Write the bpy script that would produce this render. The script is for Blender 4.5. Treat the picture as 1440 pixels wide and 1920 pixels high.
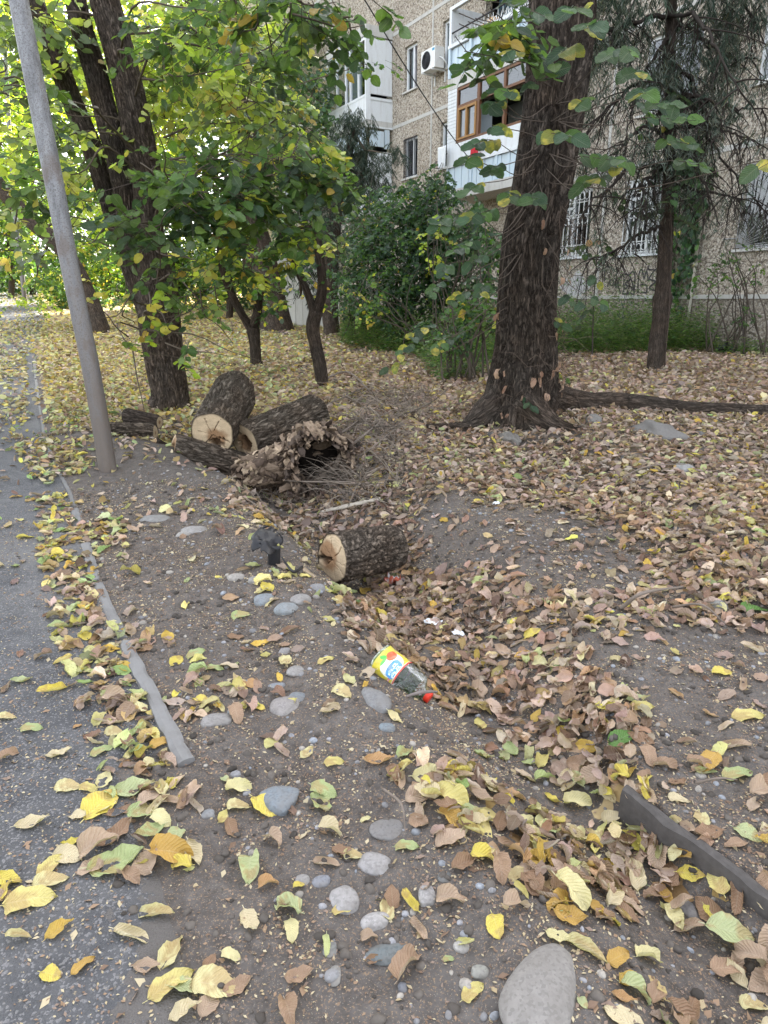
import bpy, math, random
import numpy as np
from mathutils import Vector, Matrix
R = math.radians
S = bpy.context.scene
for o in list(bpy.data.objects): bpy.data.objects.remove(o)
# ---------------------------------------------------------------- camera
HC = 1.4; PITCH = R(17.27); FP = 1280.0
cam = bpy.data.cameras.new('camera'); camo = bpy.data.objects.new('camera', cam); S.collection.objects.link(camo)
camo.location = (0, 0, HC); camo.rotation_euler = (R(90)-PITCH, 0, 0)
cam.sensor_fit = 'VERTICAL'; cam.sensor_height = 36; cam.lens = 24; cam.clip_start = .05; cam.clip_end = 600
S.camera = camo
S.render.resolution_x = 768; S.render.resolution_y = 1024
# ---------------------------------------------------------------- sky and sun
SUN_EL = R(38); SUN_AZ = math.atan2(.45, .89)          # clockwise from +Y
W = bpy.data.worlds.new('World'); S.world = W; W.use_nodes = True
nt = W.node_tree; bg = nt.nodes['Background']; sk = nt.nodes.new('ShaderNodeTexSky')
sk.sky_type = 'NISHITA'; sk.sun_disc = False; sk.sun_elevation = SUN_EL; sk.sun_rotation = SUN_AZ
sk.dust_density = 3.0; sk.air_density = 1.0; sk.ozone_density = 1.0
hsv = nt.nodes.new('ShaderNodeHueSaturation'); hsv.inputs['Saturation'].default_value = .3; nt.links.new(sk.outputs[0], hsv.inputs['Color']); nt.links.new(hsv.outputs[0], bg.inputs[0]); bg.inputs[1].default_value = .15
sl = bpy.data.lights.new('sun', 'SUN'); slo = bpy.data.objects.new('sun', sl); S.collection.objects.link(slo)
sl.energy = 4.6; sl.angle = R(.5); sl.color = (1, .94, .84)
sd = Vector((math.sin(SUN_AZ)*math.cos(SUN_EL), math.cos(SUN_AZ)*math.cos(SUN_EL), math.sin(SUN_EL)))
slo.rotation_euler = sd.to_track_quat('Z', 'Y').to_euler(); slo.location = (0, 0, 30)
S.view_settings.view_transform = 'Standard'; S.view_settings.look = 'None'
S.view_settings.exposure = 2.6; S.view_settings.gamma = 1
S.cycles.max_bounces = 6; S.cycles.diffuse_bounces = 3; S.cycles.transparent_max_bounces = 12
S.cycles.transmission_bounces = 6; S.cycles.glossy_bounces = 2
# ---------------------------------------------------------------- projection helpers
def ray(u, v):
    a = (u-720)/FP; b = (960-v)/FP
    return np.array([a, math.cos(PITCH)+b*math.sin(PITCH), -math.sin(PITCH)+b*math.cos(PITCH)])
C0 = np.array([0, 0, HC])
def PT(u, v, y):
    d = ray(u, v); return C0+d*(y/d[1])
def DEP(u, v, y): return y/ray(u, v)[1]
def project(P):
    P = np.asarray(P, float)-C0; c, s = math.cos(PITCH), math.sin(PITCH)
    z = P[..., 1]*c-P[..., 2]*s; up = P[..., 1]*s+P[..., 2]*c
    return 720+P[..., 0]/z*FP, 960-up/z*FP, z
# ---------------------------------------------------------------- noise
def vn(P, seed=0):
    P = np.asarray(P, float); i = np.floor(P).astype(np.int64); f = P-i; f = f*f*(3-2*f)
    def h(x, y, z):
        n = (x*73856093) ^ (y*19349663) ^ (z*83492791) ^ (seed*2654435761 & 0xffffffff)
        n = (n ^ (n >> 13))*1274126177 & 0xffffffff
        n = (n ^ (n >> 16))*2246822519 & 0xffffffff
        return ((n ^ (n >> 15)) & 0xffffff)/16777215.0
    r = 0
    for dx in (0, 1):
        for dy in (0, 1):
            for dz in (0, 1):
                w = (f[..., 0] if dx else 1-f[..., 0])*(f[..., 1] if dy else 1-f[..., 1])*(f[..., 2] if dz else 1-f[..., 2])
                r = r+w*h(i[..., 0]+dx, i[..., 1]+dy, i[..., 2]+dz)
    return r
def fbm(P, o=4, seed=0):
    a = .5; s = 0; t = 0; P = np.asarray(P, float)
    for k in range(o): s = s+a*vn(P*2**k, seed+k); t += a; a *= .5
    return s/t
def fb2(x, y, sc, o=4, seed=0):
    return fbm(np.stack([np.asarray(x, float)*sc, np.asarray(y, float)*sc, np.full(np.shape(x), .37)], -1), o, seed)
def sst(a, b, x): t = np.clip((x-a)/(b-a), 0, 1); return t*t*(3-2*t)
# ---------------------------------------------------------------- terrain
def base(y): return .03*np.maximum(y-2, 0)+.0004*np.maximum(np.minimum(y, 70)-15, 0)**2
def UNB(u, v):
    d = ray(u, v); z = 0
    for _ in range(30):
        t = (z-HC)/min(d[2], -.004); z = float(base(np.array(min(d[1]*t, 90.))))
    return d[0]*t, d[1]*t
KERB = [(.35, -3), (.12, .5), (-.25, 1.2), (-.61, 1.8)]+[UNB(*q) for q in [(300, 1330), (230, 1200), (180, 1090), (152, 990), (130, 925), (85, 840), (62, 680)]]
KERB += [(-11.5, 24), (-30, 62), (-48, 100)]
KERB = np.array(KERB)
DITCH = np.array([  # x, y, depth, left half width, right half width
    (1.6, -.5, .10, .35, .12), (1.05, .6, .10, .35, .12), (.92, 1.05, .11, .35, .12), (.79, 1.38, .12, .35, .12), (.64, 1.75, .13, .36, .2), (.48, 2.15, .16, .4, .45),
    (.28, 2.7, .19, .42, .6), (.08, 3.3, .24, .45, .8), (-.18, 3.95, .30, .48, .95), (-.5, 4.7, .34, .5, 1.0), (-.9, 5.5, .36, .55, 1.0),
    (-1.5, 6.4, .32, .6, 1.0), (-2.2, 7.3, .2, .7, .9), (-3.2, 8.6, .06, .8, .8)])
def seg_dist(x, y, L, cols):
    """nearest point on a polyline: distance, side (+ right of travel), interpolated columns"""
    best = np.full(x.shape, 1e9); side = np.zeros(x.shape); out = [np.zeros(x.shape) for _ in cols]
    for a, b in zip(L[:-1], L[1:]):
        dx, dy = b[0]-a[0], b[1]-a[1]; l2 = dx*dx+dy*dy
        t = np.clip(((x-a[0])*dx+(y-a[1])*dy)/l2, 0, 1)
        px, py = x-(a[0]+dx*t), y-(a[1]+dy*t); d = np.hypot(px, py)
        m = d < best; best = np.where(m, d, best)
        side = np.where(m, np.sign(px*dy-py*dx), side)
        for k, c in enumerate(cols): out[k] = np.where(m, a[c]+(b[c]-a[c])*t, out[k])
    return best, side, out
EA = np.array([.705, 1.70]); EB = np.array([1.36, .54])    # concrete edging of the gutter
def kerb_s(x, y):     # signed distance right of the kerb line
    d, s, _ = seg_dist(x, y, KERB, []); return d*s
def H(x, y):
    x = np.asarray(x, float); y = np.asarray(y, float)
    z = base(y)
    ks = kerb_s(x, y); soil = np.where(y < 1.8, sst(-.45, .15, ks), sst(-.02, .12, ks))
    far = sst(10, 22, y)
    d, s, (dep, wl, wr) = seg_dist(x, y, DITCH, [2, 3, 4])
    w = np.where(s > 0, wr, wl); w = w*(.85+.35*fb2(x, y, 1.6, 2, 5))
    prof = 1-sst(.12, 1.0, d/w)
    n1 = (fb2(x, y, .9, 4, 1)-.5)*.10+(fb2(x, y, 5, 3, 2)-.5)*.045
    n2 = (fb2(x, y, 26, 3, 3)-.5)*.018+(fb2(x, y, 11, 2, 4)-.5)*.012
    zz = z+soil*(n1*(1+far)+n2)
    zz = zz+soil*.05*np.exp(-((d-1.35*w)/(.35*w))**2)*(s < 0)          # cobbled berm on the kerb side
    zz = zz+.16*np.exp(-((x-1.5)**2+(y-7.7)**2)/1.3)+.18*np.exp(-((x+.05)**2/.22+(y-6.75)**2/.4))
    zz = zz+.14*np.exp(-((x+2.2)**2/3+(y-11.6)**2/1.5))+.10*sst(1.2, 2.2, x)*sst(2.2, 3.6, y)*(1-far)
    nd = zz
    zz = zz-dep*prof*soil
    # edging step
    e = EB-EA; l = np.hypot(*e); e = e/l
    al = (x-EA[0])*e[0]+(y-EA[1])*e[1]; sg = -((x-EA[0])*e[1]-(y-EA[1])*e[0])
    inr = sst(-.10, .0, al)*(1-sst(l, l+.1, al))
    left = np.minimum(zz, z-.046); right = z+.004+n2*.5+n1*.3
    stp = np.where(sg < -.12, zz+(left-zz)*sst(-.3, -.12, sg), left+(right-left)*sst(.012, .042, sg))
    stp = np.where(sg > .3, zz*sst(.3, .5, sg)+right*(1-sst(.3, .5, sg)), stp)
    zz = zz*(1-inr)+stp*inr
    return zz
def hs(x, y): return float(H(np.array([x]), np.array([y]))[0])
def UN(u, v, zoff=0.0):
    d = ray(u, v); n = 1400
    t = np.geomspace(.9, 120, n); P = C0+d*t[:, None]
    g = P[:, 2]-H(P[:, 0], P[:, 1])-zoff
    k = np.where(g < 0)[0]
    if len(k) == 0: return P[-1]
    k = max(k[0], 1); a, b = t[k-1], t[k]
    f = g[k-1]/(g[k-1]-g[k]); return C0+d*(a+(b-a)*f)
def wnorm(x, y, e=.03):
    gx = (H(x+e, y)-H(x-e, y))/(2*e); gy = (H(x, y+e)-H(x, y-e))/(2*e)
    n = np.stack([-gx, -gy, np.ones_like(gx)], -1); return n/np.linalg.norm(n, axis=-1, keepdims=True)
def in_poly(x, y, poly):
    r = np.zeros(np.shape(x), bool); n = len(poly)
    for i in range(n):
        x1, y1 = poly[i]; x2, y2 = poly[(i+1) % n]
        c = ((y1 > y) != (y2 > y)) & (x < (x2-x1)*(y-y1)/((y2-y1)+1e-12)+x1); r ^= c
    return r
def wpoly(pix): return [tuple(UN(*q)[:2]) for q in pix]
# ---------------------------------------------------------------- mesh building
def tag(o, label=None, cat=None, group=None, kind=None):
    if label: o['label'] = label
    if cat: o['category'] = cat
    if group: o['group'] = group
    if kind: o['kind'] = kind
    return o
def link(o, parent=None):
    S.collection.objects.link(o)
    if parent is not None: o.parent = parent
    return o
def empty(name, loc=(0, 0, 0), label=None, cat=None, group=None):
    o = bpy.data.objects.new(name, None); link(o); o.location = loc; o.empty_display_size = .1
    bpy.context.view_layer.update() if False else None
    return tag(o, label, cat, group)
class MB:
    def __init__(s): s.v = []; s.f = []; s.c = []; s.uv = []; s.mi = []; s.n = 0
    def add(s, V, F, col=None, uv=None, mi=0):
        V = np.asarray(V, float).reshape(-1, 3)
        if isinstance(F, np.ndarray): F = [F]
        groups = {}
        for f in F:
            if isinstance(f, np.ndarray) and f.ndim == 2:
                s.f.append(f+s.n); s.mi.append(np.full(len(f), mi))
            else: groups.setdefault(len(f), []).append(f)
        for k, l in groups.items():
            s.f.append(np.array(l)+s.n); s.mi.append(np.full(len(l), mi))
        s.v.append(V)
        c = np.ones((len(V), 3))*.5 if col is None else np.broadcast_to(np.asarray(col, float), (len(V), 3))
        s.c.append(c)
        s.uv.append(np.zeros((len(V), 2)) if uv is None else np.asarray(uv, float))
        s.n += len(V)
    def build(s, name, mats, parent=None, smooth=True, loc=None):
        V = np.concatenate(s.v); C = np.concatenate(s.c); U = np.concatenate(s.uv)
        off = np.zeros(3) if loc is None else np.asarray(loc, float)
        if parent is not None:
            off = np.zeros(3); q = parent
            while q is not None: off = off+np.array(q.location); q = q.parent
        V = V-off
        me = bpy.data.meshes.new(name)
        idx = np.concatenate([f.reshape(-1) for f in s.f]).astype(np.int32)
        tot = np.concatenate([np.full(len(f), f.shape[1]) for f in s.f]).astype(np.int32)
        st = np.concatenate([[0], np.cumsum(tot)[:-1]]).astype(np.int32)
        me.vertices.add(len(V)); me.vertices.foreach_set('co', V.astype(np.float32).ravel())
        me.loops.add(len(idx)); me.loops.foreach_set('vertex_index', idx)
        me.polygons.add(len(tot)); me.polygons.foreach_set('loop_start', st)
        try: me.polygons.foreach_set('loop_total', tot)
        except Exception: pass
        me.polygons.foreach_set('use_smooth', np.full(len(tot), smooth))
        me.polygons.foreach_set('material_index', np.concatenate(s.mi).astype(np.int32))
        ca = me.color_attributes.new('col', 'FLOAT_COLOR', 'POINT')
        ca.data.foreach_set('color', np.concatenate([C, np.ones((len(C), 1))], 1).astype(np.float32).ravel())
        ul = me.uv_layers.new(name='uv'); ul.data.foreach_set('uv', U[idx].astype(np.float32).ravel())
        me.update(calc_edges=True)
        for m in (mats if isinstance(mats, (list, tuple)) else [mats]): me.materials.append(m)
        o = bpy.data.objects.new(name, me); link(o, parent)
        if parent is None and loc is not None: o.location = loc
        return o
def box(mb, p0, ax, ay, az, lx, ly, lz, col=None, mi=0, bev=0):
    """box with corner p0 and axes"""
    p0 = np.asarray(p0, float); ax, ay, az = [np.asarray(a, float) for a in (ax, ay, az)]
    V = []; 
    for k in (0, 1):
        for j in (0, 1):
            for i in (0, 1): V.append(p0+ax*lx*i+ay*ly*j+az*lz*k)
    F = np.array([(0, 2, 3, 1), (4, 5, 7, 6), (0, 1, 5, 4), (2, 6, 7, 3), (0, 4, 6, 2), (1, 3, 7, 5)])
    uv = [(i*lx+j*ly, k*lz) for k in (0, 1) for j in (0, 1) for i in (0, 1)]
    mb.add(V, F, col, uv, mi)
def crom(P, n):
    P = np.asarray(P, float)
    if len(P) == 2: t = np.linspace(0, 1, n)[:, None]; return P[0]*(1-t)+P[1]*t
    Q = np.vstack([2*P[0]-P[1], P, 2*P[-1]-P[-2]]); k = len(P)-1
    T = np.linspace(0, k-1e-6, n); i = T.astype(int); f = (T-i)[:, None]
    a, b, c, d = Q[i], Q[i+1], Q[i+2], Q[i+3]
    return .5*((2*b)+(-a+c)*f+(2*a-5*b+4*c-d)*f**2+(-a+3*b-3*c+d)*f**3)
def frames(P):
    T = np.gradient(P, axis=0); T /= np.linalg.norm(T, axis=1, keepdims=True)+1e-9
    a = np.array([1., 0, 0]) if abs(T[0][0]) < .8 else np.array([0, 1., 0])
    X = []; x = a-T[0]*(a@T[0]); x /= np.linalg.norm(x)
    for t in T:
        x = x-t*(x@t); x /= np.linalg.norm(x)+1e-9; X.append(x)
    X = np.array(X); return T, X, np.cross(T, X)
def tube(mb, P, r, n=8, col=None, res=None, cap=True, disp=None, mi=0, squash=None):
    """swept tube; disp(theta grid, s grid, r grid, positions) returns an extra radius"""
    P = np.asarray(P, float); r = np.broadcast_to(np.asarray(r, float), (len(P),))
    if res and res > len(P):
        tt = np.linspace(0, len(P)-1, res); P2 = crom(P, res); r = np.interp(tt, np.arange(len(P)), r); P = P2
    T, X, Y = frames(P); m = len(P)
    L = np.concatenate([[0], np.cumsum(np.linalg.norm(np.diff(P, axis=0), axis=1))])
    th = np.linspace(0, 2*np.pi, n, endpoint=False)
    TH, LL = np.meshgrid(th, L); RR = np.repeat(r[:, None], n, 1)
    rr = RR.copy()
    if disp is not None: rr = rr+disp(TH, LL, RR)
    sq = 1 if squash is None else squash
    V = P[:, None, :]+rr[..., None]*(np.cos(TH)[..., None]*X[:, None, :]+sq*np.sin(TH)[..., None]*Y[:, None, :])
    i = np.arange(m-1)[:, None]*n; j = np.arange(n)[None]; j2 = (j+1) % n
    F = np.stack([i+j, i+j2, i+n+j2, i+n+j], -1).reshape(-1, 4)
    uv = np.stack([TH/(2*np.pi), LL], -1).reshape(-1, 2)
    fl = [F]
    V = V.reshape(-1, 3)
    if cap:
        V = np.vstack([V, P[0], P[-1]]); uv = np.vstack([uv, [0, 0], [0, L[-1]]]); a = len(V)-2
        jj = np.arange(n); fl.append(np.stack([np.full(n, a), (jj+1) % n, jj], -1))
        fl.append(np.stack([np.full(n, a+1), (m-1)*n+jj, (m-1)*n+(jj+1) % n], -1))
    c = col
    if col is not None and np.ndim(col) == 2: c = np.repeat(col, n, 0); c = np.vstack([c, c[:1], c[-1:]]) if cap else c
    mb.add(V, fl, c, uv, mi)
    return P, T, X, Y
def ico(sub=3):
    t = (1+5**.5)/2
    V = [(-1, t, 0), (1, t, 0), (-1, -t, 0), (1, -t, 0), (0, -1, t), (0, 1, t), (0, -1, -t), (0, 1, -t), (t, 0, -1), (t, 0, 1), (-t, 0, -1), (-t, 0, 1)]
    V = [np.array(v)/np.linalg.norm(v) for v in V]
    F = [(0, 11, 5), (0, 5, 1), (0, 1, 7), (0, 7, 10), (0, 10, 11), (1, 5, 9), (5, 11, 4), (11, 10, 2), (10, 7, 6), (7, 1, 8), (3, 9, 4), (3, 4, 2), (3, 2, 6), (3, 6, 8), (3, 8, 9), (4, 9, 5), (2, 4, 11), (6, 2, 10), (8, 6, 7), (9, 8, 1)]
    for _ in range(sub):
        c = {}; nf = []
        def mid(a, b):
            k = (min(a, b), max(a, b))
            if k not in c: m = V[a]+V[b]; V.append(m/np.linalg.norm(m)); c[k] = len(V)-1
            return c[k]
        for a, b, d in F:
            x, y, z = mid(a, b), mid(b, d), mid(d, a); nf += [(a, x, z), (b, y, x), (d, z, y), (x, y, z)]
        F = nf
    return np.array(V), np.array(F)
ICO3 = ico(3); ICO2 = ico(2); ICO1 = ico(1)
# ---------------------------------------------------------------- materials
def mat(name):
    m = bpy.data.materials.new(name); m.use_nodes = True; m.node_tree.nodes.clear(); return m, m.node_tree
def nd(nt, t, **k):
    n = nt.nodes.new('ShaderNode'+t)
    for a, b in k.items():
        if a.startswith('i_'):
            key = a[2:]; key = int(key) if key.isdigit() else key.replace('_', ' ')
            if isinstance(b, bpy.types.NodeSocket): nt.links.new(b, n.inputs[key])
            else: n.inputs[key].default_value = b
        else: setattr(n, a, b)
    return n
def C4(c): return (c[0], c[1], c[2], 1)
def ramp(nt, fac, stops, interp='LINEAR'):
    n = nd(nt, 'ValToRGB', i_0=fac); cr = n.color_ramp; cr.interpolation = interp
    while len(cr.elements) > 1: cr.elements.remove(cr.elements[-1])
    cr.elements[0].position = stops[0][0]; cr.elements[0].color = C4(stops[0][1])
    for p, c in stops[1:]: e = cr.elements.new(p); e.color = C4(c)
    return n.outputs[0]
def g(v): return (v, v, v)
def coord(nt, kind='Object', scale=(1, 1, 1)):
    t = nd(nt, 'TexCoord'); m = nd(nt, 'Mapping', i_Vector=t.outputs[kind], i_Scale=scale); return m.outputs[0]
def noise(nt, vec, s, d=6, r=.6, dist=0): return nd(nt, 'TexNoise', i_Vector=vec, i_Scale=s, i_Detail=d, i_Roughness=r, i_Distortion=dist).outputs[0]
def mx(nt, f, a, b, mode='MIX'):
    n = nd(nt, 'Mix', data_type='RGBA', blend_type=mode); 
    for s, v in ((0, f), (6, a), (7, b)):
        if isinstance(v, bpy.types.NodeSocket): nt.links.new(v, n.inputs[s])
        else: n.inputs[s].default_value = C4(v) if s and not isinstance(v, float) else v
    return n.outputs[2]
def mth(nt, op, a, b=None, c=None):
    n = nd(nt, 'Math', operation=op)
    for i, v in enumerate((a, b, c)):
        if v is None: continue
        if isinstance(v, bpy.types.NodeSocket): nt.links.new(v, n.inputs[i])
        else: n.inputs[i].default_value = v
    return n.outputs[0]
def bump(nt, h, s=.5, d=.01, nrm=None):
    n = nd(nt, 'Bump', i_Height=h, i_Strength=s, i_Distance=d)
    if nrm: nt.links.new(nrm, n.inputs['Normal'])
    return n.outputs[0]
def bsdf(nt, col, rough=.8, nrm=None, spec=.3, out=True, **k):
    b = nd(nt, 'BsdfPrincipled')
    for key, v in (('Base Color', col), ('Roughness', rough), ('Specular IOR Level', spec), ('Normal', nrm)):
        if v is None: continue
        if isinstance(v, bpy.types.NodeSocket): nt.links.new(v, b.inputs[key])
        else: b.inputs[key].default_value = C4(v) if key == 'Base Color' else v
    for a, v in k.items(): b.inputs[a.replace('_', ' ')].default_value = v
    if out: nt.links.new(b.outputs[0], nd(nt, 'OutputMaterial').inputs[0])
    return b
def attr(nt): return nd(nt, 'Attribute', attribute_name='col').outputs[0]
def m_simple(name, c, rough=.6, spec=.3, nz=.12, sc=20, **k):
    m, t = mat(name); v = coord(t); n = noise(t, v, sc)
    bsdf(t, mx(t, n, [x*(1-nz) for x in c], [min(1, x*(1+nz)) for x in c]), rough, bump(t, n, .15, .01), spec, **k); return m
def m_soil():
    m, t = mat('soil'); v = coord(t)
    n1 = noise(t, v, 1.3, 5); n2 = noise(t, v, 22, 8, .7); n3 = noise(t, v, 160, 4, .7)
    vo = nd(t, 'TexVoronoi', i_Vector=v, i_Scale=55.).outputs[0]
    vo2 = nd(t, 'TexVoronoi', i_Vector=v, i_Scale=170., feature='F1'); 
    c = ramp(t, n2, [(.3, (.052, .044, .039)), (.55, (.105, .093, .085)), (.75, (.165, .147, .134))])
    c = mx(t, ramp(t, n1, [(.4, g(0)), (.7, g(.45))]), c, (.15, .14, .132))
    c = mx(t, ramp(t, n3, [(.56, g(0)), (.62, g(.75))]), c, (.28, .19, .12))       # crumbs of seed and bark
    c = mx(t, ramp(t, vo2.outputs[0], [(.12, g(.7)), (.2, g(0))]), c, (.33, .29, .24))
    L = nd(t, 'Attribute', attribute_name='col'); sep = nd(t, 'SeparateColor', i_Color=L.outputs[0])
    lit = nd(t, 'TexVoronoi', i_Vector=v, i_Scale=17., i_Randomness=1.0)
    lc = ramp(t, nd(t, 'SeparateColor', i_Color=lit.outputs[1]).outputs[0], [(0, (.17, .1, .06)), (.3, (.3, .2, .13)), (.6, (.4, .28, .2)), (.85, (.5, .42, .2)), (1, (.2, .13, .08))], 'CONSTANT')
    ly = ramp(t, nd(t, 'SeparateColor', i_Color=lit.outputs[1]).outputs[1], [(0, (.3, .2, .07)), (.3, (.5, .38, .12)), (.6, (.6, .5, .18)), (.85, (.28, .19, .1))], 'CONSTANT')
    lc = mx(t, sep.outputs[1], lc, ly)
    lm = mth(t, 'GREATER_THAN', sep.outputs[0], mth(t, 'MULTIPLY_ADD', nd(t, 'SeparateColor', i_Color=lit.outputs[1]).outputs[2], .8, .15))
    c = mx(t, lm, c, lc)
    h = mth(t, 'ADD', mth(t, 'MULTIPLY', n2, .6), mth(t, 'MULTIPLY', n3, .3)); h = mth(t, 'SUBTRACT', h, mth(t, 'MULTIPLY', vo, .4))
    bsdf(t, c, .95, bump(t, h, .9, .012), .15); return m
def m_asphalt():
    m, t = mat('asphalt'); v = coord(t)
    n1 = noise(t, v, .9, 5, .6, .5); n2 = noise(t, v, 9, 8, .7); n3 = noise(t, v, 120, 3, .7)
    vo = nd(t, 'TexVoronoi', i_Vector=v, i_Scale=190.)
    sp = nd(t, 'SeparateColor', i_Color=vo.outputs[1]).outputs[0]
    c = ramp(t, n2, [(.3, (.052, .053, .057)), (.7, (.105, .104, .107))])
    c = mx(t, ramp(t, n1, [(.48, g(0)), (.66, g(.75))]), c, (.155, .15, .146))       # dusty worn patches
    c = mx(t, ramp(t, sp, [(.8, g(0)), (.86, g(.5))]), c, (.26, .25, .25))
    c = mx(t, ramp(t, noise(t, v, 60, 4, .8), [(.63, g(0)), (.67, g(.85))]), c, (.36, .29, .19))
    e = nd(t, 'SeparateColor', i_Color=attr(t)).outputs[0]
    em = mth(t, 'GREATER_THAN', e, mth(t, 'MULTIPLY_ADD', n2, 1.4, -.25))
    c = mx(t, em, c, (.11, .1, .093))
    h = mth(t, 'SUBTRACT', mth(t, 'MULTIPLY', n3, .5), vo.outputs[0])
    bsdf(t, c, .82, bump(t, h, .6, .006), .3); return m
def m_leaf(name, trans=.4, vein=False, rough=.5, spec=.35):
    m, t = mat(name); c = attr(t); nrm = None
    geo = nd(t, 'NewGeometry')
    if vein:
        uv = nd(t, 'SeparateXYZ', i_0=nd(t, 'TexCoord').outputs['UV'])
        au = mth(t, 'ABSOLUTE', uv.outputs[0])
        ph = mth(t, 'MULTIPLY_ADD', uv.outputs[1], 11., mth(t, 'MULTIPLY', au, -2.6))
        w = mth(t, 'SINE', mth(t, 'MULTIPLY', mth(t, 'ADD', ph, mth(t, 'MULTIPLY', noise(t, coord(t), 3, 2), .8)), 6.283))
        vl = ramp(t, w, [(.86, g(0)), (.98, g(1))]); mid = ramp(t, au, [(.02, g(1)), (.07, g(0))])
        vm = mth(t, 'MAXIMUM', vl, mid)
        ob = coord(t); n = noise(t, ob, 40, 5, .7)
        c = mx(t, ramp(t, n, [(.35, g(0)), (.65, g(.35))]), c, mx(t, 1.0, c, (.62, .5, .36), 'MULTIPLY'))
        sp = noise(t, ob, 130, 2, .5); c = mx(t, ramp(t, sp, [(.66, g(0)), (.7, g(.6))]), c, mx(t, 1.0, c, (.4, .28, .18), 'MULTIPLY'))
        c = mx(t, mth(t, 'MULTIPLY', vm, .2), c, mx(t, .5, c, (.8, .76, .6)))
        nrm = bump(t, mth(t, 'ADD', w, mth(t, 'MULTIPLY', n, 1.6)), .55, .0022)
    c2 = mx(t, geo.outputs['Backfacing'], c, mx(t, .18, c, (.6, .62, .55)))
    b = bsdf(t, c2, rough, nrm, spec, out=False)
    tr = nd(t, 'BsdfTranslucent'); 
    tc = mx(t, 1.0, c, (1.25, 1.35, .7), 'MULTIPLY'); t.links.new(tc, tr.inputs[0])
    ms = nd(t, 'MixShader', i_0=trans, i_1=b.outputs[0], i_2=tr.outputs[0])
    t.links.new(ms.outputs[0], nd(t, 'OutputMaterial').inputs[0]); return m
def m_bark(name, dark, light, us=34, vs=3.2, amp=.02, moss=0):
    m, t = mat(name)
    v = coord(t, 'UV', (us, vs, 1)); o = coord(t)
    n = noise(t, v, 1.0, 8, .72, .6); n2 = noise(t, o, 3, 4); n3 = noise(t, o, 60, 5, .7)
    wv = nd(t, 'TexVoronoi', i_Vector=v, i_Scale=.55, feature='DISTANCE_TO_EDGE').outputs[0]
    pl = ramp(t, mth(t, 'ABSOLUTE', mth(t, 'MULTIPLY_ADD', n, 2., -1.)), [(0, g(0)), (.16, g(.8)), (.4, g(1))])
    h = mth(t, 'ADD', mth(t, 'MULTIPLY', pl, .65), mth(t, 'MULTIPLY', ramp(t, wv, [(0, g(0)), (.2, g(1))]), .2))
    h = mth(t, 'ADD', h, mth(t, 'MULTIPLY', n3, .25))
    mid = [(a+b)/2 for a, b in zip(dark, light)]
    c = ramp(t, h, [(.2, dark), (.75, mid), (1.0, light)])
    c = mx(t, ramp(t, n2, [(.4, g(0)), (.7, g(.45))]), c, mx(t, 1.0, c, (1.25, 1.0, .8), 'MULTIPLY'))
    bsdf(t, c, .92, bump(t, h, 1.0, amp), .15); return m
def m_attr(name, rough=.8, nz=60, amp=.004, spec=.2, st=.6):
    m, t = mat(name); v = coord(t); n = noise(t, v, nz, 6, .7); c = attr(t)
    c = mx(t, n, mx(t, 1.0, c, (.72, .7, .68), 'MULTIPLY'), mx(t, 1.0, c, (1.22, 1.22, 1.2), 'MULTIPLY'))
    bsdf(t, c, rough, bump(t, n, st, amp), spec); return m
def m_stone():
    m, t = mat('stone'); v = coord(t); c = attr(t); n = noise(t, v, 25, 6, .7)
    vo = nd(t, 'TexVoronoi', i_Vector=v, i_Scale=170.); s = nd(t, 'SeparateColor', i_Color=vo.outputs[1]).outputs[0]
    c2 = mx(t, ramp(t, s, [(.55, g(0)), (.62, g(.35))]), c, mx(t, 1.0, c, (1.6, 1.6, 1.6), 'MULTIPLY'))
    c2 = mx(t, ramp(t, s, [(.2, g(.6)), (.26, g(0))]), c2, mx(t, 1.0, c, (.35, .35, .36), 'MULTIPLY'))
    c = mx(t, .45, c, c2); c = mx(t, ramp(t, n, [(.38, g(0)), (.66, g(.65))]), c, (.17, .155, .14))
    bsdf(t, c, .8, bump(t, n, .35, .006), .25); return m
def m_pebbledash(dark=False):
    m, t = mat('pebbledash'); v = coord(t)
    vo = nd(t, 'TexVoronoi', i_Vector=v, i_Scale=26., i_Randomness=1.0); s = nd(t, 'SeparateColor', i_Color=vo.outputs[1])
    n = noise(t, v, 30, 6, .75); n1 = noise(t, v, .5, 5); ns = noise(t, coord(t, 'Object', (3, 3, .35)), 1.2, 5)
    k = .72 if dark else 1
    c = ramp(t, s.outputs[0], [(0, (.2*k, .165*k, .135*k)), (.25, (.42*k, .36*k, .29*k)), (.5, (.55*k, .48*k, .39*k)), (.8, (.68*k, .62*k, .53*k))])
    c = mx(t, ramp(t, n, [(.38, g(.8)), (.5, g(0))]), c, (.16*k, .135*k, .115*k))
    c = mx(t, ramp(t, n1, [(.4, g(0)), (.7, g(.5))]), c, mx(t, 1.0, c, (.7, .68, .66), 'MULTIPLY'))
    c = mx(t, ramp(t, ns, [(.5, g(0)), (.75, g(.4))]), c, mx(t, 1.0, c, (.6, .57, .53), 'MULTIPLY'))
    h = mth(t, 'SUBTRACT', n, vo.outputs[0])
    bsdf(t, c, .95, bump(t, h, 1.0, .03), .1); return m
def m_paint(name, c, dirt=(.3, .26, .2), amt=.5, rough=.55):
    m, t = mat(name); v = coord(t, 'Object', (5, 5, .7)); n = noise(t, v, 1.6, 7, .7); n2 = noise(t, coord(t), 30, 5)
    cc = mx(t, ramp(t, n, [(.5, g(0)), (.78, g(amt))]), c, dirt)
    cc = mx(t, ramp(t, n2, [(.3, g(.12)), (.6, g(0))]), cc, dirt)
    bsdf(t, cc, rough, bump(t, n2, .2, .004), .3); return m
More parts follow.
